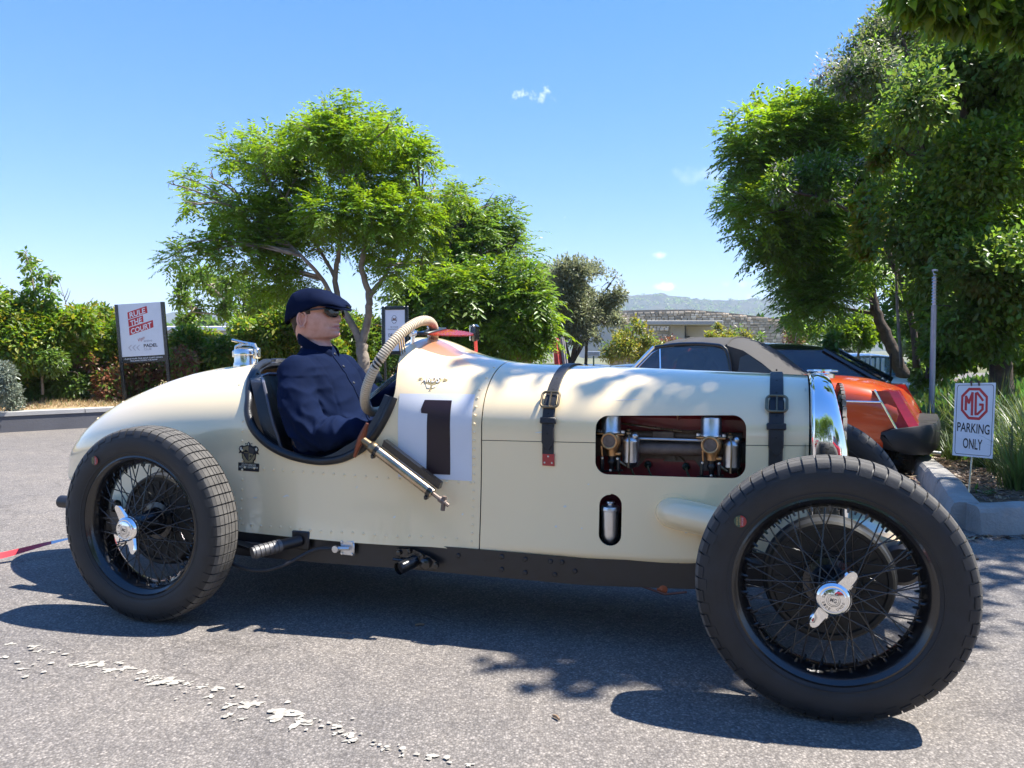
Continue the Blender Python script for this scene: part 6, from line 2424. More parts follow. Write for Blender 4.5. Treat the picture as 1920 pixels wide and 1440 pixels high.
def head_ring(z, n=72):
    xf, xp, xb, hw = sitp(z, FACE), sitp(z, PROF), sitp(z, BACK), sitp(z, HALF)
    xc = xb + .47 * (xf - xb)
    pts = []
    jaw = max(0, min(1, (1.10 - z) / .06))
    for i in range(n):
        # more points towards the front
        t = (i / n - .5) * 2
        a = math.pi * (t * .8 + .2 * t * abs(t))
        c, s = math.cos(a), math.sin(a)
        ex = .86 if c > 0 else .95
        x = xc + (xf - xc) * abs(c) ** (ex + .25 * jaw) if c > 0 else xc - (xc - xb) * abs(c) ** .92
        y = hw * math.copysign(abs(s) ** (.86 if c > 0 else .95), s)
        if c > 0:
            bump = xp - xf
            wn_ = itp(z, [(1.04, .03), (1.06, .028), (1.075, .032), (1.09, .026), (1.103, .02), (1.110, .0185), (1.12, .0155), (1.135, .011), (1.15, .012), (1.165, .03), (1.2, .06)])
            x += bump * math.exp(-(y / wn_) ** 2)
            # nostril wings, cheekbones, eye sockets, corner of the mouth
            x += .006 * math.exp(-((abs(y) - .0145) / .006) ** 2 - ((z - 1.1135) / .007) ** 2)
            x += .004 * math.exp(-((abs(y) - .042) / .018) ** 2 - ((z - 1.125) / .016) ** 2)
            x -= .008 * math.exp(-((abs(y) - .030) / .013) ** 2 - ((z - 1.152) / .010) ** 2)
            x -= .0035 * math.exp(-((abs(y) - .026) / .008) ** 2 - ((z - 1.0905) / .006) ** 2)
            x -= .0030 * math.exp(-((abs(y) - .033) / .006) ** 2 - ((z - 1.103) / .014) ** 2)
            x -= .0022 * math.exp(-((z - 1.0905) / .0022) ** 2) * math.exp(-(y / .022) ** 2)
        pts.append(Vector((x, YC + y, z)))
    return pts


def ell(cx, z, dx, dy, n=72, tilt=0., yc=YC):
    out = []
    for i in range(n):
        t = (i / n - .5) * 2
        a = math.pi * (t * .8 + .2 * t * abs(t))
        out.append(Vector((cx + dx * math.cos(a), yc + dy * math.sin(a), z + tilt * dx * math.cos(a))))
    return out


rings = [ell(.47, .46, .12, .17), ell(.485, .62, .135, .17), ell(.46, .78, .115, .17), ell(.445, .89, .095, .165), ell(.44, .945, .075, .13), ell(.437, .985, .066, .075, tilt=-.1), ell(.432, 1.012, .064, .060, tilt=-.12), ell(.424, 1.028, .066, .0565, tilt=-.1)]
zz = list(np.linspace(1.040, 1.236, 92))
rings += [head_ring(z) for z in zz]
rings.append([p.lerp(Vector((.42, YC, 1.2385)), .7) for p in rings[-1]])
mb = MB()
mb.loft(rings)
# ears
for s in (-1, 1):
    er = []
    for k in range(28):
        a = 2 * math.pi * k / 28
        rz, rx = .0315, .0165
        if math.sin(a) < 0: rx = .0165 * (1 + .32 * math.sin(a))
        er.append(Vector((.416 + rx * math.cos(a) + .0035 * math.sin(a), YC + s * (.0755 + .010 * (.5 - .5 * math.cos(a))), 1.1195 + rz * math.sin(a))))
    mb.tube(er, .0048, 8, closed=True)
    c = Vector((.418, YC + s * .0765, 1.119))
    n = len(er)
    mb.add([c + Vector((.003, s * -.008, 0))] + er, [(0, 1 + k, 1 + (k + 1) % n) for k in range(n)])
    inner = [c + (p - c) * .55 + Vector((-.001, s * .0005, .002)) for p in er[3:22]]
    mb.tube(inner, .0036, 6)
    mb.ball((.427, YC + s * .0765, 1.117), .0055, 8, 6, scale=(.8, .7, 1.2))
    mb.ball((.421, YC + s * .0775, 1.0925), .0075, 8, 6, scale=(.9, .6, 1.1))


def hand(mb, wrist, direction, palm_up, scale=1., mirror=1):
    """palm with four unequal bent fingers and a thumb at its side"""
    f = Vector(direction).normalized()
    u = Vector(palm_up) - f * f.dot(Vector(palm_up))
    u.normalize()
    sd = f.cross(u) * mirror
    W = Vector(wrist)

    def P(a, b, c): return W + (f * a + sd * b + u * c) * scale
    mb.loft([[P(a, b * w, c * t) for b, c in ((-1, -.6), (-.5, -1), (.5, -1), (1, -.6), (1, .6), (.5, 1), (-.5, 1), (-1, .6))] for a, w, t in ((-.01, .027, .02), (.02, .032, .018), (.055, .041, .016), (.085, .042, .014), (.095, .04, .010))])
    for b, L, r in ((-.031, .068, .0078), (-.0105, .078, .0086), (.0105, .074, .0084), (.031, .058, .0074)):
        p0 = P(.078, b, 0)
        p1 = P(.092 + L * .42, b * 1.08, -.012)
        p2 = P(.092 + L * .66, b * 1.08, -.034)
        p3 = P(.092 + L * .66, b * 1.06, -.056)
        mb.tube(curve_pts([p0, p1, p2, p3], 3), [r * 1.1 * scale] * 4 + [r * scale] * 4 + [r * .8 * scale] * 2, 8)
    mb.tube(curve_pts([P(.018, -.026, -.004), P(.045, -.05, -.012), P(.075, -.058, -.026), P(.098, -.05, -.036)], 3), [.013 * scale] * 3 + [.0105 * scale] * 4 + [.0085 * scale] * 3, 8)


NW_ = Vector((.80, -.22, .640))
FW_ = Vector((.80, .02, .875))
mb.tube([(.70, -.29, .675), NW_], [.03, .025], 12)
hand(mb, NW_, (1, .35, -.12), (.1, .2, 1), .95, 1)
mb.tube([(.70, .04, .83), FW_], [.03, .025], 12)
hand(mb, FW_, (.6, -.15, .75), (-.6, .3, .6), .95, -1)
body = mb.build('body', M['skin'], man, angle=0)
sm_ = body.modifiers.new('s', 'SMOOTH')
sm_.factor = .35
sm_.iterations = 1
bake(body)
shade(body.data, True, 0)
body.data.materials.append(M['lip'])
for p in body.data.polygons:
    c = p.center
    if c.x > .51 and abs(c.y - YC) < .0235 * (1 - .55 * abs(c.z - 1.0905) / .0085) and 1.0815 < c.z < 1.0985: p.material_index = 1

# hair below the cap: nape and sideburns, as a short shell on the head
mb = MB()
for s in (-1, 1):
    for j in range(9):
        pass
rings = []
for z in np.linspace(1.058, 1.165, 16):
    r = head_ring(z)
    n = len(r)
    sel = []
    front_limit = itp(z, [(1.058, .35), (1.09, .372), (1.105, .392), (1.12, .40), (1.138, .402), (1.142, .452), (1.165, .458)])
    xc = itp(z, BACK) + .47 * (itp(z, FACE) - itp(z, BACK))
    pts = []
    for k in range(41):
        a = math.pi + (k / 40 - .5) * 2 * R(125)
        # march round the back
        hw, xb, xf = sitp(z, HALF), sitp(z, BACK), sitp(z, FACE)
        c, s_ = math.cos(a), math.sin(a)
        x = xc + (xf - xc) * abs(c) ** .9 if c > 0 else xc - (xc - xb) * abs(c) ** .92
        y = hw * math.copysign(abs(s_) ** .93, s_)
        off = .0045 + .0012 * mnoise.noise(Vector((x * 150, y * 150, z * 60)))
        if x > front_limit: off = -.004
        d = Vector((x - xc, y, 0)).normalized()
        pts.append(Vector((x, YC + y, z)) + d * off)
    rings.append(pts)
mb.loft(rings, closed=False, cap=False)
mb.build('hair', M['hair'], man, angle=0)

# ---- shirt: torso and sleeves grown together
mb = MB()
T = [(.50, .44, .16, .19), (.51, .52, .165, .185), (.52, .62, .168, .185), (.518, .70, .166, .183), (.498, .78, .150, .182), (.475, .85, .133, .190), (.458, .905, .115, .195), (.447, .945, .095, .165), (.440, .975, .078, .12), (.436, 1.0, .068, .075), (.433, 1.015, .064, .064)]
mb.loft([ell(x, z, dx, dy, 40) for x, z, dx, dy in T])


def limb(pts, rs, seg=20):
    P = curve_pts(pts, 6)
    t = np.linspace(0, len(rs) - 1, len(P))
    mb.tube(P, [float(np.interp(k, range(len(rs)), rs)) for k in t], seg)
    mb.ball(P[0], rs[0], 16, 12)
    mb.ball(P[-1], rs[-1] * .98, 12, 8)


SH = Vector((.45, -.315, .905))
EL = Vector((.548, -.392, .692))
limb([SH, Vector((.485, -.368, .805)), EL], [.076, .070, .062])
limb([EL, Vector((.615, -.372, .690)), Vector((.68, -.318, .694)), Vector((.77, -.25, .660))], [.062, .059, .052, .042])
limb([Vector((.45, .015, .905)), Vector((.50, .075, .82)), Vector((.58, .085, .755))], [.073, .066, .056])
limb([Vector((.58, .085, .755)), Vector((.65, .06, .80)), Vector((.72, .03, .835)), Vector((.775, .02, .86))], [.056, .05, .045, .038])
shirt = mb.build('shirt', M['navy'], man)
m = shirt.modifiers.new('r', 'REMESH')
m.mode = 'VOXEL'
m.voxel_size = .0062
bake(shirt)
m = shirt.modifiers.new('s', 'SMOOTH')
m.factor = .5
m.iterations = 5
bake(shirt)
me = shirt.data
nv = len(me.vertices)
co = np.empty(nv * 3)
me.vertices.foreach_get('co', co)
co = co.reshape(-1, 3)
no = np.array([tuple(n.vector) for n in me.vertex_normals])
amt = np.zeros(nv)
for i in range(nv):
    p = Vector(co[i])
    # folds: stretched ridged noise, direction differs on sleeve and body
    sleeve = p.y < -.27 and p.z < .9
    if sleeve:
        if p.x > .60: q = Vector((p.x * 26, p.y * 10, p.z * 9))
        else: q = Vector((p.x * 13, p.y * 9, p.z * 17 + p.x * 14))
        k = .7 + 1.5 * math.exp(-((p - EL).length / .10) ** 2)
    else:
        q = Vector((p.x * 9 + p.z * 7, p.y * 7, p.z * 15 - p.x * 5))
        k = .32 + 1.0 * math.exp(-((p.z - .70) / .07) ** 2) + .5 * math.exp(-((p - Vector((.5, -.28, .86))).length / .09) ** 2)
    r1 = 1 - abs(mnoise.noise(q)) * 2
    r2 = mnoise.noise(q * 2.3)
    r1 = max(0, r1) ** 1.6
    amt[i] = k * (.0115 * (r1 - .30) + .0028 * r2)
co += no * amt[:, None]
# seams: shoulder yoke and sleeve line as shallow ridges
for i in range(nv):
    p = co[i]
    d = abs((p[1] + .268) - .10 * (p[2] - .86))
    if p[2] > .80 and d < .006: co[i] -= no[i] * .0022 * (1 - d / .006)
me.vertices.foreach_set('co', co.reshape(-1))
me.update()
m = shirt.modifiers.new('s', 'SMOOTH')
m.factor = .4
m.iterations = 2
bake(shirt)
shade(shirt.data, True, 0)

bm = bmesh.new()
bm.from_mesh(shirt.data)
bvh = BVHTree.FromBMesh(bm)
bm.free()


def front_of_shirt(y, z, out=.002):
    h = bvh.ray_cast(Vector((1.2, y, z)), Vector((-1, 0, 0)))
    return (h[0] + h[1] * out, h[1]) if h[0] is not None else (Vector((.6, y, z)), Vector((1, 0, 0)))


# stand-up collar open at the front, dark inside
mb = MB()
rings = []
for k in range(41):
    a = R(22) + (2 * math.pi - R(44)) * k / 40
    c, s = math.cos(a), math.sin(a)
    zb_ = 1.0 - .032 * c
    zt_ = 1.038 - .045 * c
    o = Vector((.440 + .084 * c, YC + .073 * s, zb_))
    t = Vector((.436 + .0865 * c, YC + .069 * s, zt_))
    i_ = Vector((.436 + .0815 * c, YC + .064 * s, zt_))
    ib = Vector((.438 + .075 * c, YC + .064 * s, zb_))
    rings.append([o, o.lerp(t, .5) + Vector((c, s, 0)) * .002, t, t.lerp(i_, .5) + Vector((0, 0, .0022)), i_, ib])
mb.loft(rings)
mb.build('collar', M['navy_dark'], man, angle=50)
# placket with its buttons
mb = MB()
rings = []
for z in np.linspace(.985, .66, 34):
    l_ = front_of_shirt(YC - .020, z, .0032)[0]
    c_ = front_of_shirt(YC, z, .0042)[0]
    r_ = front_of_shirt(YC + .016, z, .0032)[0]
    rings.append([l_ - Vector((.006, 0, 0)), l_, c_, r_, r_ - Vector((.006, 0, 0))])
mb.loft(rings, closed=False, cap=False)
mb.build('placket', M['navy'], man)
for z in (.992, .93, .865, .80, .735):
    p, nn = front_of_shirt(YC - .004, min(z, .98), .006)
    mb = MB()
    mb.lathe([(.0055, -.002), (.0058, .001), (.0035, .002), (0, .0015)], p, nn, 12)
    mb.build('button', M['ink'], man)
# cuffs and trousers
mb = MB()
mb.tube([(.75, -.262, .666), (.79, -.235, .65)], [.042, .038], 18)
mb.build('cuff', M['navy'], man)
mb = MB()
for s in (-1, 1):
    mb.tube(curve_pts([(.50, YC + s * .09, .47), (.70, YC + s * .10, .52), (.88, YC + s * .09, .53), (1.0, YC + s * .08, .42), (1.10, YC + s * .07, .36)], 5), [.085] * 7 + [.07] * 6 + [.055] * 8, 16)
mb.build('trousers', mat('dark trousers', (.015, .016, .022), .85), man)

# ---- flat cap
CT = [(.310, 1.118, 1.095, .012), (.312, 1.160, 1.098, .036), (.318, 1.188, 1.102, .054), (.335, 1.219, 1.108, .070), (.36, 1.238, 1.116, .080), (.39, 1.2455, 1.127, .0865), (.42, 1.247, 1.137, .0895), (.45, 1.244, 1.146, .0895), (.48, 1.236, 1.154, .0865), (.505, 1.2235, 1.160, .082), (.53, 1.2075, 1.164, .074), (.545, 1.198, 1.165, .066), (.557, 1.189, 1.165, .056), (.567, 1.181, 1.164, .044), (.574, 1.1745, 1.163, .028)]
mb = MB()
rings = []
NA = 30
xsC = [c[0] for c in CT]
for x in list(np.linspace(.310, .34, 8)) + list(np.linspace(.345, .54, 22)) + list(np.linspace(.545, .574, 9)):
    zt_, zb_, hw = (smooth_interp(x, xsC, [c[k] for c in CT]) for k in (1, 2, 3))
    zb_ += .009 * min(1, max(0, (x - .36) / .09)) - .012 * max(0, (x - .53) / .05) ** 1.5
    ring = []
    for i in range(NA + 1):
        a = math.pi * i / NA
        c, s = math.cos(a), math.sin(a)
        yy = -hw * math.copysign(abs(c) ** .78, c)
        z = zb_ + (zt_ - zb_) * s ** .72
        bulge = .004 * math.sin(a) * math.cos(a * 2)
        ring.append(Vector((x + bulge, YC + yy, z)))
    # underside
    for i in range(1, 8):
        t = i / 8
        ring.append(Vector((x, YC + hw * (1 - 2 * t) * .97, zb_ + .006 + .012 * (1 - (1 - 2 * t) ** 2))))
    rings.append(ring)
mb.loft(rings)
cap = mb.build('cap', M['navy_dark'], man, angle=0)
me = cap.data
for v in me.vertices:
    p = v.co
    q = Vector((p.x * 14 + p.z * 10, p.y * 12, p.z * 16))
    w_ = 1 - min(1, max(0, (p.x - .53) / .03))
    v.co += v.normal * (.0028 * (1 - abs(mnoise.noise(q)) * 2) - .001) * w_
    # crown seam
    d = abs(p.y - YC)
    if d < .004 and p.x < .54: v.co -= v.normal * .0014
m = cap.modifiers.new('d', 'SUBSURF')
m.levels = m.render_levels = 1
bake(cap)
shade(cap.data, True, 0)
# brim under the crown
mb = MB()
rings = []
for k in range(25):
    a = R(-100) + R(200) * k / 24
    xo = .492 + .092 * math.cos(a) ** 1 if math.cos(a) > 0 else .492
    yo = .078 * math.sin(a)
    zo = 1.1735 - .018 * max(0, math.cos(a)) ** 1.5
    if math.cos(a) < 0: xo, yo = .492 + .05 * math.cos(a), math.copysign(.078, math.sin(a))
    o = Vector((xo, YC + yo, zo))
    i_ = Vector((.505 + (xo - .505) * .55, YC + yo * .8, zo + .010))
    rings.append([o + Vector((0, 0, .0035)), o - Vector((0, 0, .0025)), i_ - Vector((0, 0, .006)), i_ + Vector((0, 0, .006))])
mb.loft(rings)
mb.build('cap_brim', M['navy_dark'], man, angle=50)

# ---- wrap-round sunglasses
sg = empty('sunglasses', (0, 0, 0), 0, man)


def gl(yy, z):      # wrap curve of the glasses
    return Vector((.545 - .030 * (abs(yy) / .066) ** 2.2, YC + yy, z))


for s in (-1, 1):
    mb = MB()
    fr_, bk_ = [], []
    ol = [(.012, 1.153), (.016, 1.163), (.030, 1.1675), (.050, 1.167), (.064, 1.163), (.067, 1.152), (.062, 1.142), (.052, 1.1315), (.038, 1.127), (.024, 1.131), (.015, 1.142)]
    oc = curve_pts([(a, b, 0) for a, b in ol + ol[:1]], 3)[:-1]
    c = gl(s * .038, 1.148) + Vector((.004, 0, 0))
    P = [gl(s * p.x, p.y) for p in oc]
    Q = [gl(s * p.x, p.y) - Vector((.004, 0, 0)) for p in oc]
    mid = [p.lerp(c, .5) + Vector((.0022, 0, 0)) for p in P]
    n = len(P)
    mb.add([c] + mid + P + Q, [(0, 1 + k, 1 + (k + 1) % n) for k in range(n)] + [(1 + k, 1 + n + k, 1 + n + (k + 1) % n, 1 + (k + 1) % n) for k in range(n)] + [(1 + n + k, 1 + 2 * n + k, 1 + 2 * n + (k + 1) % n, 1 + n + (k + 1) % n) for k in range(n)])
    mb.build('lens', M['lens'], sg, angle=60)
    mb = MB()
    top = [p for p in oc if p.y > 1.150]
    mb.tube([gl(s * a, 1.1665 + .0015 * math.sin(a * 40)) + Vector((.001, 0, 0)) for a in np.linspace(.006, .066, 10)], .0028, 8)
    mb.tube([gl(s * .064, 1.163), Vector((.500, YC + s * .0735, 1.1605)), Vector((.46, YC + s * .0785, 1.157)), Vector((.42, YC + s * .0815, 1.150)), Vector((.398, YC + s * .081, 1.137))], [.0035, .0036, .0032, .0028, .0026], 8)
    mb.build('glasses_temple', M['gloss_black'], sg)
mb = MB()
mb.tube([gl(-.012, 1.158), gl(0, 1.161) + Vector((.002, 0, 0)), gl(.012, 1.158)], .0032, 8)
mb.build('glasses_bridge', M['gloss_black'], sg)
# ------------------------------------------------------------------ other cars
M['orange'] = mat('orange red car paint', (.62, .075, .012), .28, coat=.8, var=.04, scale=2)
M['black_car'] = mat('black car paint', (.012, .012, .013), .22, coat=.8, var=.1)
M['silver'] = mat('silver car paint', (.50, .51, .53), .3, .6, coat=.6, var=.03)
M['dark_blue_car'] = mat('dark blue car paint', (.02, .03, .06), .25, coat=.8, var=.08)
M['grey_car'] = mat('grey car paint', (.16, .165, .17), .28, .4, coat=.7, var=.05)
M['red_car'] = mat('red car paint', (.5, .02, .02), .25, coat=.8, var=.04)
M['soft_top'] = mat('charcoal soft top', (.045, .042, .04), .8, var=.25, scale=16, bump=.25, bscale=150)
M['bumper_black'] = mat('black bumper rubber', (.012, .012, .013), .55, var=.15)
M['car_glass'] = glass_mat('car window', (.62, .76, .84), .55)
M['car_glass'].node_tree.nodes['Principled BSDF'].inputs['Base Color'].default_value = (.10, .15, .20, 1)  # bluish base colour stands for the sky reflected in the panes
M['hazy_window'] = glass_mat('cloudy plastic window', (.75, .74, .66), .45, .15)
M['lamp_red'] = mat('tail lamp red', (.42, .015, .02), .15, coat=.6, var=.1, scale=20)
M['lamp_clear'] = mat('head lamp', (.75, .76, .78), .1, .2, coat=.6)


def car_shell(name, xs, w, top, bot, m_, parent, arches=(), rnd_=2.6, crown=.03, smooth_=True):
    """lower body lofted along x (front is +x); w, top, bot are tables"""
    mb = MB()
    rings = []
    for x in xs:
        hw, zt, zb = smooth_interp(x, *w), smooth_interp(x, *top), smooth_interp(x, *bot)
        zm = zb + .55 * (zt - zb)
        ring = []
        side = [(.90, 0), (.955, .10), (.985, .28), (1.0, .5), (.992, .68), (.965, .84), (.92, .93), (.84, .985), (.70, 1.005), (.45, 1.02), (.2, 1.03), (0, 1.033)]
        for a, b in side: ring.append(Vector((x, -hw * a, zb + (zt - zb) * b)))
        for a, b in reversed(side[:-1]): ring.append(Vector((x, hw * a, zb + (zt - zb) * b)))
        rings.append(ring)
    mb.loft(rings)
    o = mb.build(name, m_, parent, angle=40)
    if arches:
        cs = []
        for (ax_, az, ar) in arches:
            c = MB()
            c.lathe([(ar, -1.2), (ar, 1.2)], (ax_, 0, az), (0, 1, 0), 32)
            cs.append(c.build('cutter', M['dark'], parent, smooth=False))
        cut(o, cs)
        drop(*cs)
        shade(o.data, True, 32)
    return o


CARW = {}


def road_wheels(parent, spots, r=.29, wd=.17):
    if 'tyre' not in CARW:
        mb = MB()
        mb.lathe([(.62, -.5), (.78, -.54), (.95, -.46), (1.0, -.25), (1.0, .25), (.95, .46), (.78, .54), (.62, .5)], (0, 0, 0), (0, 1, 0), 28, closed=True)
        CARW['tyre'] = mb.mesh('tyre', M['rubber'])
        mb = MB()
        mb.lathe([(.64, -.50), (.60, -.46), (.56, -.30), (.30, -.34), (.16, -.42), (0, -.43)], (0, 0, 0), (0, 1, 0), 28)
        mb.lathe([(.64, .5), (.56, .4), (0, .38)], (0, 0, 0), (0, 1, 0), 20)
        for k in range(5):
            a = 2 * math.pi * k / 5
            mb.box((.4 * math.cos(a), -.36, .4 * math.sin(a)), (.34, .06, .14), (0, -a, 0), bev=.02)
        CARW['rim'] = mb.mesh('rim', M['alu'])
    for (x, y, z) in spots:
        w = empty('wheel', (x, y, z), 0 if y < 0 else math.pi, parent)
        for nm in ('tyre', 'rim'):
            o = put(nm, CARW[nm], w)
            o.scale = (r, wd, r)


def greenhouse(parent, base, topz, zb, xf, xr, wb, wt, roof_m, pillar_m, fx, rx, split=None):
    """base corners xf (front) / xr (rear) at height zb, half width wb; roof from fx to rx at topz, half width wt"""
    mb = MB()
    rings = []
    n = 12
    for i in range(n + 1):
        t = i / n
        x = fx + (rx - fx) * t
        z = topz - .05 * (2 * t - 1) ** 2 * 1.0
        rings.append([Vector((x, wt * a, z + .03 * (1 - a * a) - .02 * abs(a) ** 6)) for a in np.linspace(-1, 1, 13)] + [Vector((x, wt * a, z - .03)) for a in np.linspace(1, -1, 5)])
    mb.loft(rings)
    mb.build('roof', roof_m, parent, angle=50)
    zr = topz - .05
    F0, F1 = [Vector((xf, s * wb * .94, zb)) for s in (-1, 1)], [Vector((fx, s * wt, zr)) for s in (-1, 1)]
    R0, R1 = [Vector((xr, s * wb * .94, zb)) for s in (-1, 1)], [Vector((rx, s * wt, zr)) for s in (-1, 1)]

    def pane(name, a, b, c, d, m_=M['car_glass']):
        nrm = (b - a).cross(d - a).normalized() * .006
        q = MB()
        q.loft([[a - nrm, a + nrm], [b - nrm, b + nrm], [c - nrm, c + nrm], [d - nrm, d + nrm], [a - nrm, a + nrm]], closed=False, cap=False)
        q.add([a + nrm, b + nrm, c + nrm, d + nrm, a - nrm, b - nrm, c - nrm, d - nrm], [(0, 1, 2, 3), (7, 6, 5, 4)])
        return q.build(name, m_, parent, smooth=False)
    pane('windscreen', F0[0], F0[1], F1[1], F1[0])
    pane('rear_window', R0[1], R0[0], R1[0], R1[1])
    for k in (0, 1):
        pane('side_window', F0[k], F1[k], R1[k], R0[k])
    for k in (0, 1):
        mb = MB()
        mb.tube([F0[k], F1[k]], .028, 8)
        mb.build('pillar', pillar_m, parent)
        mb = MB()
        mb.tube([R0[k], R1[k]], .035, 8)
        mb.build('pillar', pillar_m, parent)
        sx = split if split is not None else (xf + xr) / 2
        mb = MB()
        mb.tube([Vector((sx, F0[k].y, zb)), Vector((sx - .03, F1[k].y, zr))], .025, 8)
        mb.build('pillar', pillar_m, parent)


def plain_car(name, label, loc, rz, m_, cat, group=None, L=4.2, W=.86, Ht=1.42, hatch=False):
    c = empty(name, loc, rz)
    tag(c, label, cat, group)
    h = L / 2
    w = ([-h, -h + .25, -h + .8, 0, h - .8, h - .25, h], [W * .80, W * .94, W, W, W * .98, W * .9, W * .72])
    top = ([-h, -h + .2, -h + .9, -.3, .7, h - .5, h - .1, h], [.66, .86, .93, .92, .92, .80, .66, .56]) if not hatch else ([-h, -h + .2, -h + .9, -.3, .7, h - .5, h - .1, h], [.70, .92, .95, .93, .92, .80, .66, .56])
    bot = ([-h, -h + .3, 0, h - .3, h], [.36, .22, .18, .22, .34])
    car_shell('body', stations(-h, h, .12), w, top, bot, m_, c, arches=((h - .85, .30, .35), (-h + .80, .30, .35)))
    greenhouse(c, None, Ht, .90, .85, (-h + .55) if not hatch else -h + .1, W * .92, W * .72, m_, m_, .30, -h + 1.15 if not hatch else -h + .7, -.35)
    road_wheels(c, [(h - .85, s * (W - .12), .30) for s in (-1, 1)] + [(-h + .80, s * (W - .12), .30) for s in (-1, 1)], .30)
    for s in (-1, 1):
        mb = MB()
        mb.box((-h + .06, s * W * .62, .72), (.10, .26, .13), bev=.03)
        mb.build('tail_light', M['lamp_red'], c)
        mb = MB()
        mb.box((h - .10, s * W * .56, .60), (.14, .28, .12), bev=.04)
        mb.build('headlight', M['lamp_clear'], c)
        mb = MB()
        mb.box((.62, s * (W + .05), .96), (.10, .16, .10), bev=.03)
        mb.build('wing_mirror', m_, c)
    mb = MB()
    mb.box((h - .01, 0, .42), (.12, W * 1.5, .14), bev=.04)
    mb.build('bumper', M['bumper_black'], c)
    mb = MB()
    mb.box((-h + .0, 0, .44), (.12, W * 1.55, .16), bev=.04)
    mb.build('bumper', M['bumper_black'], c)
    return c


# ---- orange roadster with a dark soft top, tail towards the kerb
fwd = Vector((-.872, .489, 0))
OC = Vector((1.86, 7.60, -.16))
oc = empty('roadster', OC, math.atan2(fwd.y, fwd.x))
tag(oc, 'orange-red roadster with charcoal soft top parked tail-first against the right kerb', 'car')
h = 1.92
w = ([-1.92, -1.88, -1.75, -1.3, 0, 1.2, 1.75, 1.92], [.60, .66, .715, .755, .765, .75, .68, .55])
top = ([-1.92, -1.88, -1.80, -1.5, -1.1, -.6, 0, .7, 1.3, 1.75, 1.92], [.56, .64, .745, .845, .872, .87, .86, .90, .86, .76, .62])
bot = ([-1.92, -1.7, -1.2, 0, 1.2, 1.7, 1.92], [.40, .34, .27, .24, .27, .33, .40])
car_shell('body', stations(-1.92, 1.92, .07), w, top, bot, M['orange'], oc, arches=((1.17, .29, .335), (-1.13, .29, .335)))
road_wheels(oc, [(1.17, -.62, .29), (1.17, .62, .29), (-1.13, -.62, .29), (-1.13, .62, .29)], .29, .16)
for s in (-1, 1):
    mb = MB()
    P = [Vector((x, s * (smooth_interp(x, *w) * .985 + .004), .70 + .0 * x + (.012 if x < -1.2 else 0))) for x in np.linspace(-1.665, 1.6, 30)]
    mb.tube(P, .009, 8)
    mb.build('side_strip', M['chrome'], oc)
    # wrap-round tail lamp with a chrome surround
    mb = MB()
    rings = []
    for t in np.linspace(0, 1, 7):
        z = .50 + .30 * t
        k_ = .17 * t
        rings.append([Vector((-1.80 + k_, s * (.712 - .01 * t), z)), Vector((-1.88 + k_ * .95, s * (.70 - .02 * t), z)), Vector((-1.955 + k_, s * .655, z)), Vector((-1.96 + k_, s * .46, z)), Vector((-1.80 + k_, s * .46, z)), Vector((-1.72 + k_, s * .62, z))])
    mb.loft(rings)
    mb.build('tail_light', M['lamp_red'], oc, smooth=False)
    mb = MB()
    mb.tube([Vector((-1.79 + .175 * t, s * (.722 - .018 * t), .49 + .32 * t)) for t in np.linspace(0, 1, 6)], .009, 8)
    mb.build('lamp_surround', M['chrome'], oc)
# wrap-round black bumper, deep at the tail
mb = MB()
out = [(-1.69, .742), (-1.76, .745), (-1.90, .725), (-2.02, .62), (-2.06, .4), (-2.07, 0)]
out = out + [(x, -y) for x, y in reversed(out[:-1])]
rings = []
for i, (x, y) in enumerate(out):
    e = min(i, len(out) - 1 - i)
    zt_, zb_ = (.50, .44, .52, .54, .54, .54)[min(e, 5)] , (.46, .35, .30, .30, .32, .32)[min(e, 5)]
    if e == 0: zt_, zb_ = .47, .42
    if e == 1: zt_, zb_ = .50, .33
    d = Vector((x + 1.2, y, 0)).normalized() * .16
    rings.append([Vector((x, y, zb_)), Vector((x, y, zb_ + .03)) + d * .12, Vector((x, y, zt_ - .04)) + d * .12, Vector((x, y, zt_)), Vector((x, y, zt_)) - d, Vector((x, y, zb_)) - d])
mb.loft(rings)
mb.build('rear_bumper', M['bumper_black'], oc, angle=50)
mb = MB()
mb.box((1.97, 0, .46), (.22, 1.48, .24), bev=.07)
mb.build('front_bumper', M['bumper_black'], oc)
mb = MB()
mb.tube([(-1.6, -.25, .22), (-2.1, -.25, .20)], .025, 10, cap=False)
mb.tube([(-1.3, -.25, .22), (-1.75, -.25, .22)], .075, 12)
mb.build('exhaust', M['alu'], oc)
mb = MB()
mb.box((-.1, 0, .22), (3.3, 1.25, .10), bev=.03)
mb.build('underbody', M['dark'], oc)
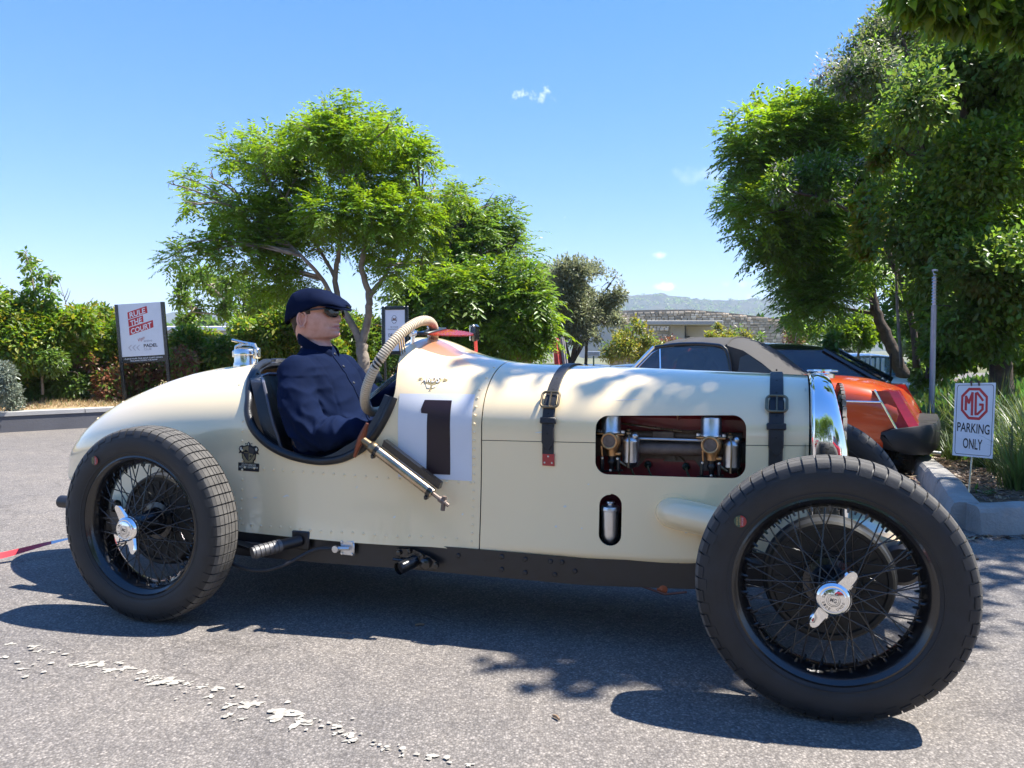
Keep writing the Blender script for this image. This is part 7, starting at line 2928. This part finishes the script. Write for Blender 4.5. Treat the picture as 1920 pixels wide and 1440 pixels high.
# soft top: rings from windscreen header to tonneau
mb = MB()
rings = []
ST_ = [(.235, 1.185, .55), (.15, 1.205, .575), (.0, 1.215, .59), (-.22, 1.218, .595), (-.40, 1.215, .60), (-.55, 1.17, .61), (-.72, 1.06, .635), (-.88, .93, .655), (-.97, .87, .66)]
for x, z, hw in ST_:
    low = max(.86, z - .06 if x > -.36 else 0.87)
    ring = []
    for a in np.linspace(-1, 1, 21):
        sag = .045 * (1 - abs(a) ** 2.6)
        ring.append(Vector((x, hw * a, z - .05 * abs(a) ** 4 + sag * .5)))
    rings.append([Vector((x, -hw * 1.02, low - .015))] + ring + [Vector((x, hw * 1.02, low - .015))])
mb.loft(rings, closed=False, cap=False)
top_o = mb.build('soft_top', M['soft_top'], oc, angle=50)
for x in (.02, -.40):
    mb = MB()
    z, hw = np.interp(-x, [-.335, 0, .40], [1.185, 1.215, 1.215]), np.interp(-x, [-.335, 0, .4], [.54, .59, .60])
    mb.tube([Vector((x, hw * a, z - .05 * abs(a) ** 4 + .0225 * (1 - abs(a) ** 2.6) + .002)) for a in np.linspace(-1, 1, 21)], .009, 6)
    mb.build('top_seam', M['soft_top'], oc)
for s in (-1, 1):
    y0, y1 = s * .675, s * .60

    def sp_(x, z): return Vector((x, y0 + (y1 - y0) * (z - .88) / .28, z))
    fr_ = [sp_(.50, .885), sp_(.26, 1.14), sp_(-.25, 1.165), sp_(-.40, 1.12), sp_(-.46, .885)]
    mb = MB()
    mb.add(fr_ + [p - Vector((0, s * .008, 0)) for p in fr_], [(0, 1, 2, 3, 4), (9, 8, 7, 6, 5)] + [(k, (k + 1) % 5, 5 + (k + 1) % 5, 5 + k) for k in range(5)])
    mb.build('side_window', M['car_glass'], oc, smooth=False)
    mb = MB()
    mb.tube(curve_pts([sp_(.26, 1.145), sp_(.03, 1.175), sp_(-.25, 1.172), sp_(-.40, 1.125), sp_(-.47, .885)], 4), .017, 8)
    mb.build('window_seal', M['gloss_black'], oc)
    mb = MB()
    mb.tube([sp_(.52, .88), sp_(.27, 1.15)], .018, 8)
    mb.build('windscreen_pillar', M['chrome'], oc)
    mb = MB()
    mb.tube([sp_(.47, .885), sp_(.285, 1.09), sp_(.21, 1.13), sp_(.18, .885)], .009, 8)
    mb.build('quarterlight_frame', M['chrome'], oc)
    # cloudy rear quarter pane
    def qp(x, z): return Vector((x, s * np.interp(z, [.88, 1.12], [.672, .622]) * 1.01, z))
    q_ = [qp(-.52, .90), qp(-.53, 1.06), qp(-.60, 1.085), qp(-.78, .96), qp(-.84, .90)]
    mb = MB()
    mb.add(q_ + [p - Vector((0, s * .004, 0)) for p in q_], [(0, 1, 2, 3, 4), (9, 8, 7, 6, 5)])
    mb.build('quarter_window', M['hazy_window'], oc, smooth=False)
mb = MB()
a = [Vector((.50, -.64, .885)), Vector((.50, .64, .885)), Vector((.245, .55, 1.165)), Vector((.245, -.55, 1.165))]
mb.add(a + [p + Vector((.006, 0, .004)) for p in a], [(0, 1, 2, 3), (7, 6, 5, 4)])
mb.build('windscreen', M['car_glass'], oc, smooth=False)
mb = MB()
for s in (-1, 1):
    mb.box((.05, s * .32, .80), (.16, .46, .62), (0, R(-14), 0), bev=.05)
mb.build('seats', M['leather'], oc)
mb = MB()
mb.box((.47, 0, .83), (.22, 1.2, .10), bev=.03)
mb.build('dashboard', M['dark'], oc)
mb = MB()
mb.box((.40, -.50, .98), (.012, .10, .07), (0, R(-35), 0))
mb.build('licence_disc', mat('yellow licence disc', (.7, .45, .03), .5), oc)

# ---- black fastback behind it
bc = plain_car('parked_car', 'black fastback car parked just beyond the orange roadster', (2.32, 9.14, -.30), math.atan2(fwd.y, fwd.x) + .02, M['black_car'], 'car', L=4.1, W=.80, Ht=1.30, hatch=True)
# ---- silver car at the back right
plain_car('parked_car', 'pale silver car standing beyond the black fastback near white posts', at(1566, 664, 17.0) + Vector((0, 0, -1.36)), R(196), M['silver'], 'car', L=4.4, Ht=1.36)
wp = empty('white_fence', at(1634, 672, 15.0) + Vector((0, 0, -1.13)))
tag(wp, 'short white picket fence beside the silver car under the leaning tree', 'fence')
for k in range(7):
    mb = MB()
    mb.box((-.38 + .125 * k, .05 * k, .55 + .015 * (k % 2)), (.055, .03, 1.15), bev=.01)
    mb.build('picket', M['white'], wp)
for z in (.35, .85):
    mb = MB()
    mb.box((0, .18, z), (.95, .02, .05), (0, 0, R(21)))
    mb.build('fence_rail', M['white'], wp)
# ---- cars in the lower car park
for i, (u, v, Zz, m_, lab) in enumerate(((1172, 683, 17.0, M['dark_blue_car'], 'dark blue car roof in the lower car park, left of two side by side'), (1212, 684, 18.0, M['dark_blue_car'], 'second dark car roof in the lower car park, nearest the soft top'), (1092, 684, 18.5, M['grey_car'], 'grey car roof in the lower car park below the multi-stemmed tree'))):
    p = at(u, v, Zz)
    plain_car('parked_car', lab, (p.x, p.y, p.z - 1.43), R((172, 165, 178)[i]), m_, 'car', 'cars in the lower car park', L=4.0)
# ---- red car behind the photographer, mirrored pinkish in the flank of the racing car
plain_car('parked_car', 'red car parked behind the photographer, mirrored in the cream bonnet', (1.6, -4.6, 0), R(8), M['red_car'], 'car', L=4.1)

# ------------------------------------------------------------------ signs and posts


def board_text(mb, s, quad, mi, out, bold=0., pad=0., shear=0.):
    """writing stretched over a quad of points TL, TR, BR, BL (already in board space)"""
    vs, fs = fit_text(s, 1, 1, bold, .5, .5, shear=shear)
    TL, TR, BR, BL_ = [Vector(p) for p in quad]
    P = []
    for a, b in vs:
        t = 1 - b
        P.append((TL * (1 - a) + TR * a) * (1 - t) + (BL_ * (1 - a) + BR * a) * t + out)
    mb.add(P, fs, mi)


# padel club sign, leaning a little to the left
SZ = 10.2
ps = empty('padel_sign', at(277, 749, SZ))
ps.rotation_euler = (0, R(-3.4), 0)
tag(ps, 'white padel club sign on two black posts, red words RULE THE COURT', 'sign')
px = SZ / F
PW, PH = 80 * px, 98 * px
ztop = 180 * px
for s in (-1, 1):
    mb = MB()
    mb.box((s * (PW / 2 + .021), 0, ztop / 2 - .1), (.042, .05, ztop + .2), bev=.004)
    mb.build('post', M['gloss_black'], ps, smooth=False)
mb = MB()
mb.box((0, 0, ztop - PH / 2), (PW, .025, PH))
mb.build('panel', M['sign_white'], ps, smooth=False)
mb = MB()
mb.box((0, 0, ztop - PH - .045), (PW, .025, .085))
strip = mb.build('lower_strip', M['gloss_black'], ps, smooth=False)


def ST2(x, y):      # zoomed sign pixels -> panel point
    A_, U_, V_ = np.array((262., 168.)), np.array((928., -38.)), np.array((83., 1037.))
    m_ = np.linalg.solve(np.stack((U_, V_), 1), np.array((x, y)) - A_)
    return Vector((-PW / 2 + m_[0] * PW, -.0130, ztop - m_[1] * PH))


mb = MB()
for q in (((470, 328), (890, 205), (907, 340), (482, 462)), ((484, 478), (806, 388), (818, 518), (498, 612)), ((500, 628), (1020, 482), (1034, 625), (512, 782))):
    P = [ST2(*p) - Vector((0, .0012, 0)) for p in q]
    mb.add(P, [(0, 3, 2, 1)], 0)
    e = [ST2(p[0] + dx, p[1] + dy) - Vector((0, .0006, 0)) for p, (dx, dy) in zip(q, ((-7, -9), (8, -10), (9, 9), (-6, 10)))]
    mb.add(e, [(0, 3, 2, 1)], 1)
o3 = Vector((0, -.0022, 0))
board_text(mb, 'RULE', [ST2(*p) for p in ((512, 335), (850, 240), (862, 340), (524, 440))], 1, o3, .02)
board_text(mb, 'THE', [ST2(*p) for p in ((524, 498), (775, 422), (785, 530), (540, 598))], 1, o3, .02)
board_text(mb, 'COURT', [ST2(*p) for p in ((536, 655), (985, 520), (995, 632), (546, 760))], 1, o3, .02)
board_text(mb, 'active', [ST2(*p) for p in ((815, 868), (1000, 858), (1002, 905), (818, 916))], 2, o3)
board_text(mb, 'PADEL', [ST2(*p) for p in ((815, 955), (1118, 940), (1122, 1005), (820, 1020))], 3, o3, .02)
board_text(mb, 'CLUB', [ST2(*p) for p in ((820, 1036), (982, 1028), (986, 1072), (824, 1080))], 2, o3)
board_text(mb, 'Virgin', [ST2(*p) for p in ((690, 845), (838, 790), (830, 880), (708, 925))], 4, o3, shear=.35)
for k in range(3):
    x0_ = 478 + k * 88
    P = [ST2(*p) + o3 for p in ((x0_, 1022), (x0_ + 62, 968), (x0_ + 88, 966), (x0_ + 30, 1024), (x0_ + 84, 1080), (x0_ + 58, 1082))]
    mb.add(P, [(0, 3, 2, 1), (0, 5, 4, 3)], 5)
mb.build('sign_print', [M['sign_red'], M['white'], M['grey_ink'], M['ink'], mat('dull red print', (.45, .10, .09), .5), mat('pale grey print', (.52, .50, .54), .5)], ps, smooth=False, weld=False)
mb = MB()
for s_, z_, w_ in (('PLEASE PARK THE GOLF CARTS WHEN', ztop - PH - .030, .50), ('WALKING DOWN THE RAMP', ztop - PH - .058, .36)):
    vs_, fs_ = fit_text(s_, w_, .018, .01, 0, z_)
    mb.add([Vector((x, -.0145, z)) for x, z in vs_], fs_)
mb.build('strip_print', M['sign_white'], ps, smooth=False, weld=False)

# event board in a black frame
EZ = 9.4
eb = empty('event_board', at(741, 665, EZ))
eb.rotation_euler = (R(-3), R(-.6), R(-8))
tag(eb, 'white poster in a black frame standing behind the steering wheel', 'sign')
px = EZ / F
W_, H_ = 52 * px, 91 * px
fw = 7 * px
for nm, c, sz in (('frame_side', (-W_ / 2 + fw / 2, 0, H_ / 2), (fw, .03, H_)), ('frame_side', (W_ / 2 - fw / 2, 0, H_ / 2), (fw, .03, H_)), ('frame_rail', (0, 0, fw / 2), (W_ - 2 * fw - .002, .03, fw)), ('frame_rail', (0, 0, H_ - fw / 2), (W_ - 2 * fw - .002, .03, fw))):
    mb = MB()
    mb.box(c, sz, bev=.008)
    mb.build(nm, M['gloss_black'], eb, smooth=False)
mb = MB()
mb.box((0, .004, H_ / 2), (W_ - 2 * fw + .01, .012, H_ - 2 * fw + .01))
mb.build('poster', M['sign_white'], eb, smooth=False)
for s in (-1, 1):
    mb = MB()
    mb.box((s * W_ * .4, .05, -.42), (.025, .025, .9), (R(4), 0, 0))
    mb.build('leg', M['gloss_black'], eb, smooth=False)
mb = MB()


def EP(x, y):       # zoomed poster pixels (960 x 1440, 12 to one)
    return Vector(((x / 12 + 700 - 741) * px, -.0036, (665 - (y / 12 + 560)) * px))


for r_, k in ((95, 0), (84, 1)):
    P = [EP(474 + r_ * .72 * math.cos(R(22.5 + 45 * i)), 468 + r_ * math.sin(R(22.5 + 45 * i))) + Vector((0, -.0006 * (1 + k), 0)) for i in range(8)]
    mb.add(P, [tuple(range(8))], k)
board_text(mb, 'M', [EP(*p) for p in ((435, 425), (512, 425), (512, 500), (435, 500))], 2, Vector((0, -.002, 0)), .02)
P = [EP(x, y) + Vector((0, -.0016, 0)) for x, y in ((415, 480), (535, 480), (535, 492), (415, 492))]
mb.add(P, [(0, 1, 2, 3)], 0)
board_text(mb, 'MG CAR CLUB', [EP(*p) for p in ((390, 626), (560, 626), (560, 648), (390, 648))], 0, Vector((0, -.002, 0)), .01)
board_text(mb, 'JOHANNESBURG CENTRE', [EP(*p) for p in ((325, 680), (620, 680), (620, 702), (325, 702))], 0, Vector((0, -.002, 0)), .01)
board_text(mb, 'DR', [EP(*p) for p in ((340, 785), (440, 785), (440, 855), (340, 855))], 0, Vector((0, -.002, 0)), 0)
mb.build('poster_print', [M['ink'], M['white'], mat('brown print', (.20, .09, .05), .5)], eb, smooth=False, weld=False)

# parking sign on a thin stake
MZ = 4.62
ms = empty('parking_sign', at(1815, 937, MZ - .1))
tag(ms, 'small white MG PARKING ONLY sign with red octagon on a thin stake', 'sign')
mo = ms.location.copy()
TLc, TRc, BRc, BLc = [at(u, v, z) - mo for u, v, z in ((1791.5, 718.5, MZ + .02), (1867.5, 717.5, MZ - .02), (1861, 860, MZ - .03), (1786, 853.5, MZ + .01))]


def MP(s, t, out=0.):
    p = (TLc * (1 - s) + TRc * s) * (1 - t) + (BLc * (1 - s) + BRc * s) * t
    return p + MNrm * out


MNrm = ((TRc - TLc).cross(BLc - TLc)).normalized()
if MNrm.y > 0: MNrm = -MNrm
mb = MB()
c8 = [MP(0, 0), MP(1, 0), MP(1, 1), MP(0, 1)]
mb.add(c8 + [p - MNrm * .004 for p in c8], [(0, 1, 2, 3), (7, 6, 5, 4)] + [(k, 4 + k, 4 + (k + 1) % 4, (k + 1) % 4) for k in range(4)])
mb.build('panel', M['sign_white'], ms, smooth=False)
mb = MB()


def zq(x, y):       # zoomed (1920 x 1440, 4.364 to one, origin 1480, 560) -> panel s, t
    A_, U_, V_ = np.array((1362., 695.)), np.array((328., -5.)), np.array((-27.5, 603.))
    m_ = np.linalg.solve(np.stack((U_, V_), 1), np.array((x, y)) - A_)
    return float(m_[0]), float(m_[1])


def ring_(outer, inner, k, e):
    n = len(outer)
    mb.add([MP(*p, e) for p in outer] + [MP(*p, e) for p in inner], [(i, (i + 1) % n, n + (i + 1) % n, n + i) for i in range(n)], k)


def rr_st(i0, r, n=5):
    return [(x, y) for x, y in rounded(i0, 1 - i0, i0 * .55, i0 * .55, 1 - i0 * .55, 1 - i0 * .55, r, n)]


ring_(rr_st(.045, .05), rr_st(.057, .045), 1, .0008)
oc8 = [zq(*p) for p in ((1470, 732), (1562, 732), (1625, 800), (1622, 925), (1556, 994), (1464, 992), (1404, 922), (1408, 798))]
cx_ = (sum(p[0] for p in oc8) / 8, sum(p[1] for p in oc8) / 8)


def sh(k): return [(cx_[0] + (p[0] - cx_[0]) * k, cx_[1] + (p[1] - cx_[1]) * k) for p in oc8]


ring_(oc8, sh(.83), 0, .0008)


def stroke(pts, wd):
    for a, b in zip(pts[:-1], pts[1:]):
        d = np.array(b, float) - np.array(a, float)
        n_ = np.array((-d[1], d[0])) / np.linalg.norm(d) * wd / 2
        e_ = d / np.linalg.norm(d) * wd * .35
        q = [np.array(a) - e_ + n_, np.array(b) + e_ + n_, np.array(b) + e_ - n_, np.array(a) - e_ - n_]
        stroke.k += .00003
        mb.add([MP(*zq(*p), .0009 + stroke.k) for p in q], [(0, 1, 2, 3)], 0)


stroke.k = 0
stroke([(1444, 912), (1448, 805), (1470, 855), (1500, 775), (1494, 952)], 20)
stroke([(1583, 832), (1540, 775), (1528, 780), (1524, 948), (1540, 945), (1580, 905), (1582, 868), (1560, 868)], 19)
board_text(mb, 'PARKING', [MP(*zq(*p)) for p in ((1376, 1018), (1640, 1028), (1636, 1108), (1372, 1094))], 1, MNrm * .001, .012)
board_text(mb, 'ONLY', [MP(*zq(*p)) for p in ((1422, 1146), (1580, 1150), (1576, 1238), (1418, 1228))], 1, MNrm * .001, .012)
mb.build('sign_print', [M['sign_red'], M['ink']], ms, smooth=False, weld=False)
mb = MB()
for s in (.39, .58):
    p = MP(s, .0)
    mb.box(p + Vector((0, -.002, -.002)), (.006, .01, .03))
mb.build('clips', M['gloss_black'], ms, smooth=False)
mb = MB()
mb.tube([MP(.5, .02) - MNrm * .009, MP(.5, 1) - MNrm * .009, Vector((0, 0, -.02)), Vector((0, 0, -.2))], .005, 8)
mb.build('stake', M['steel'], ms)

# louvred post light and a thin post beside it
LZ = 7.6
lp = empty('lamp_post', at(1747, 757, LZ))
tag(lp, 'slim grey lamp post with louvred head in front of the right-hand trees', 'lamp post')
a, b = Vector((0, 0, -.1)), at(1753, 508, LZ) - lp.location
mb = MB()
mb.tube([a, b.lerp(a, .24)], .0265, 14)
mb.build('pole', mat('galvanised post', (.36, .37, .39), .45, .5, var=.15, scale=6), lp)
for k in range(11):
    p = b.lerp(a, .005 + k * .0215)
    mb = MB()
    mb.lathe([(.018, -.004), (.0285, -.004), (.024, .006), (.018, .006)], p, (0, 0, 1), 14)
    mb.build('louvre', M['alu'], lp)
mb = MB()
mb.tube([b.lerp(a, .25), b], .0165, 10)
mb.lathe([(.029, 0), (.028, .012), (.0, .02)], b, (0, 0, 1), 14)
mb.build('lamp_head', M['white_panel'], lp)
tp = empty('thin_post', at(1669, 730, 9.0))
tag(tp, 'thin dark steel post standing left of the lamp post under the leaning trunk', 'post')
mb = MB()
mb.tube([(0, 0, -.2), (.0, 0, .42)], .012, 8)
mb.build('post', M['black_paint'], tp)

# small things in the middle distance
fr2 = empty('framed_sign', at(981, 690, 15.5))
tag(fr2, 'small orange-brown poster in a pale frame seen above the cream bonnet', 'sign')
px = 15.5 / F
mb = MB()
mb.box((0, 0, 15 * px), (37 * px, .05, 34 * px), bev=.01)
mb.build('frame', M['alu'], fr2, smooth=False)
mb = MB()
mb.box((0, -.03, 14 * px), (29 * px, .012, 28 * px))
mb.build('poster', mat('orange brown print', (.36, .12, .075), .5, var=.08), fr2, smooth=False)
mb = MB()
mb.tube([Vector((2.6 * px * math.cos(a), -.04, 21 * px + 2.8 * px * math.sin(a))) for a in np.linspace(0, 6.283, 17)[:-1]], .0045, 5, closed=True)
vs_, fs_ = fit_text('YOUR RIDE', 25 * px, 4.5 * px, .01, 0, 12.6 * px)
mb.add([Vector((x, -.0375, z)) for x, z in vs_], fs_)
mb.build('poster_print', M['pale_print'], fr2, smooth=False, weld=False)
mb = MB()
for s in (-1, 1): mb.box((s * 12 * px, .03, -.45), (.03, .03, .9))
mb.build('stand', M['alu'], fr2, smooth=False)

for i, (u0, v0, u1, v1, wd, m_, lab) in enumerate(((1042, 634, 1048, 690, 14, mat('faded red canvas', (.50, .06, .06), .85, var=.3, scale=6), 'folded red canvas parasol leaning beside the dark tree stems'), (1054, 633, 1060, 690, 11, mat('faded grey canvas', (.34, .31, .32), .85, var=.3, scale=6), 'folded grey canvas parasol beside the red one'))):
    Zz = 17.5
    t_, b_ = at(u0, v0, Zz), at(u1, v1, Zz)
    po = empty('folded_parasol', b_)
    tag(po, lab, 'parasol')
    px = Zz / F
    ax = (t_ - b_)
    mb = MB()
    rings = []
    for t in np.linspace(0, 1, 9):
        c = ax * (t * 1.0)
        rr_ = wd / 2 * px * (1.0 - .28 * t) * (1 if t < .95 else .8)
        rings.append([c + Vector((math.cos(a) * rr_ * (1 + .16 * math.cos(8 * a)), math.sin(a) * rr_ * (1 + .16 * math.cos(8 * a)), 0)) for a in np.linspace(0, 2 * math.pi, 33)[:-1]])
    mb.loft(rings)
    mb.build('canopy_cloth', m_, po, angle=70)
    mb = MB()
    mb.tube([Vector((0, 0, -.9)), ax * 1.03], .02, 8)
    mb.build('pole', M['alu'], po)

ds = empty('direction_sign', at(1113, 690, 16))
tag(ds, 'small pale blue rectangular sign on a thin green post by the yellowish shrub', 'sign')
px = 16 / F
mb = MB()
mb.tube([(0, 0, -.8), (0, 0, 29 * px)], .016, 8)
mb.build('post', mat('green post', (.03, .07, .05), .5), ds)
mb = MB()
mb.box((0, -.02, 27 * px), (23 * px, .015, 8.5 * px), bev=.004)
mb.build('panel', mat('pale blue sign', (.46, .53, .66), .4, var=.05), ds, smooth=False)
mb = MB()
for z, w_ in ((28.2, 13), (25.4, 17)): mb.box((0, -.029, z * px), (w_ * px, .002, 1.2 * px))
mb.build('sign_print', M['grey_ink'], ds, smooth=False)

npk = empty('no_parking_sign', at(1496, 700, 17))
tag(npk, 'small square no-parking sign on a pale post behind the soft top', 'sign')
px = 17 / F
mb = MB()
mb.tube([(0, .02, -1.2), (0, .02, 46 * px)], .05, 8)
mb.build('post', M['pale_conc'], npk)
mb = MB()
mb.box((-1 * px, -.04, 41 * px), (12 * px, .02, 12 * px), bev=.01)
mb.build('panel', M['sign_white'], npk, smooth=False)
mb = MB()
mb.tube([Vector((-1 * px + 4 * px * math.cos(a), -.055, 41 * px + 4 * px * math.sin(a))) for a in np.linspace(0, 6.283, 21)[:-1]], .009, 6, closed=True)
mb.tube([Vector((-1 * px - 2.8 * px, -.055, 41 * px + 2.8 * px)), Vector((-1 * px + 2.8 * px, -.055, 41 * px - 2.8 * px))], .008, 6)
board_text(mb, 'S', [Vector(((-1 + a) * px, -.053, (41 + b) * px)) for a, b in ((-1.6, 2.4), (1.6, 2.4), (1.6, -2.4), (-1.6, -2.4))], 0, Vector((0, 0, 0)), .02)
mb.build('sign_print', M['grey_ink'], npk, smooth=False, weld=False)

# barrier tape lying on the tarmac behind the rear wheel
tpo = empty('barrier_tape', (0, 0, 0))
tag(tpo, 'red and white barrier tape lying slack on the tarmac at the left edge', 'tape')
path = curve_pts([(-2.9, 3.10, .012), (-2.45, 3.48, .015), (-2.22, 3.66, .05), (-2.05, 3.86, .06), (-1.85, 4.08, .04), (-1.5, 4.4, .02)], 10)
for k in range(0, len(path) - 10, 10):
    mb = MB()
    seg = path[k:k + 11]
    rings = []
    for i, p in enumerate(seg):
        tw = .35 + .5 * math.sin((k + i) * .17)
        d = Vector((-.5 * math.cos(tw), .86 * math.cos(tw), math.sin(tw) * .9)) * .036
        rings.append([p - d * .5 + Vector((0, 0, .016)), p + d * .5 + Vector((0, 0, .016))])
    mb.loft(rings, closed=False, cap=False)
    mb.build('tape_stripe', M['sign_red'] if (k // 10) % 2 else M['white'], tpo, weld=False)
# twigs and leaf litter on the tarmac
for i, (u, v, L_, a) in enumerate(((787, 1174, .028, .2), (1043, 1349, .022, -.9))):
    r = ray(u, v)
    t = -HC / r.z
    q = empty('twig', (r.x * t, r.y * t, .005), a)
    tag(q, ('short dry twig on the shaded tarmac under the cockpit', 'short dry twig on the tarmac left of the front wheel')[i], 'twig')
    mb = MB()
    mb.tube([(-L_ * .6, 0, .001), (0, .001, .003), (L_ * .6, -.001, .001)], [.0035, .0045, .003], 6)
    mb.build('stick', mat('dry twig', (.22, .14, .08), .9), q)
# ------------------------------------------------------------------ the air: one closed box of thin haze
mb = MB()
mb.box((0, 0, 0), (5600, 5200, 222))
hz = mb.build('haze', None, smooth=False, weld=False, loc=(100, 400, 70))
hz.data.materials.clear()
hm_ = bpy.data.materials.new('thin haze')
hm_.use_nodes = True
hn = hm_.node_tree.nodes
hn.clear()
ho = hn.new('ShaderNodeOutputMaterial')
hv = hn.new('ShaderNodeVolumePrincipled')
hv.inputs['Color'].default_value = (.72, .84, 1.0, 1)
hv.inputs['Density'].default_value = .00034
hm_.node_tree.links.new(hv.outputs[0], ho.inputs['Volume'])
hz.data.materials.append(hm_)
tag(hz, kind='stuff')
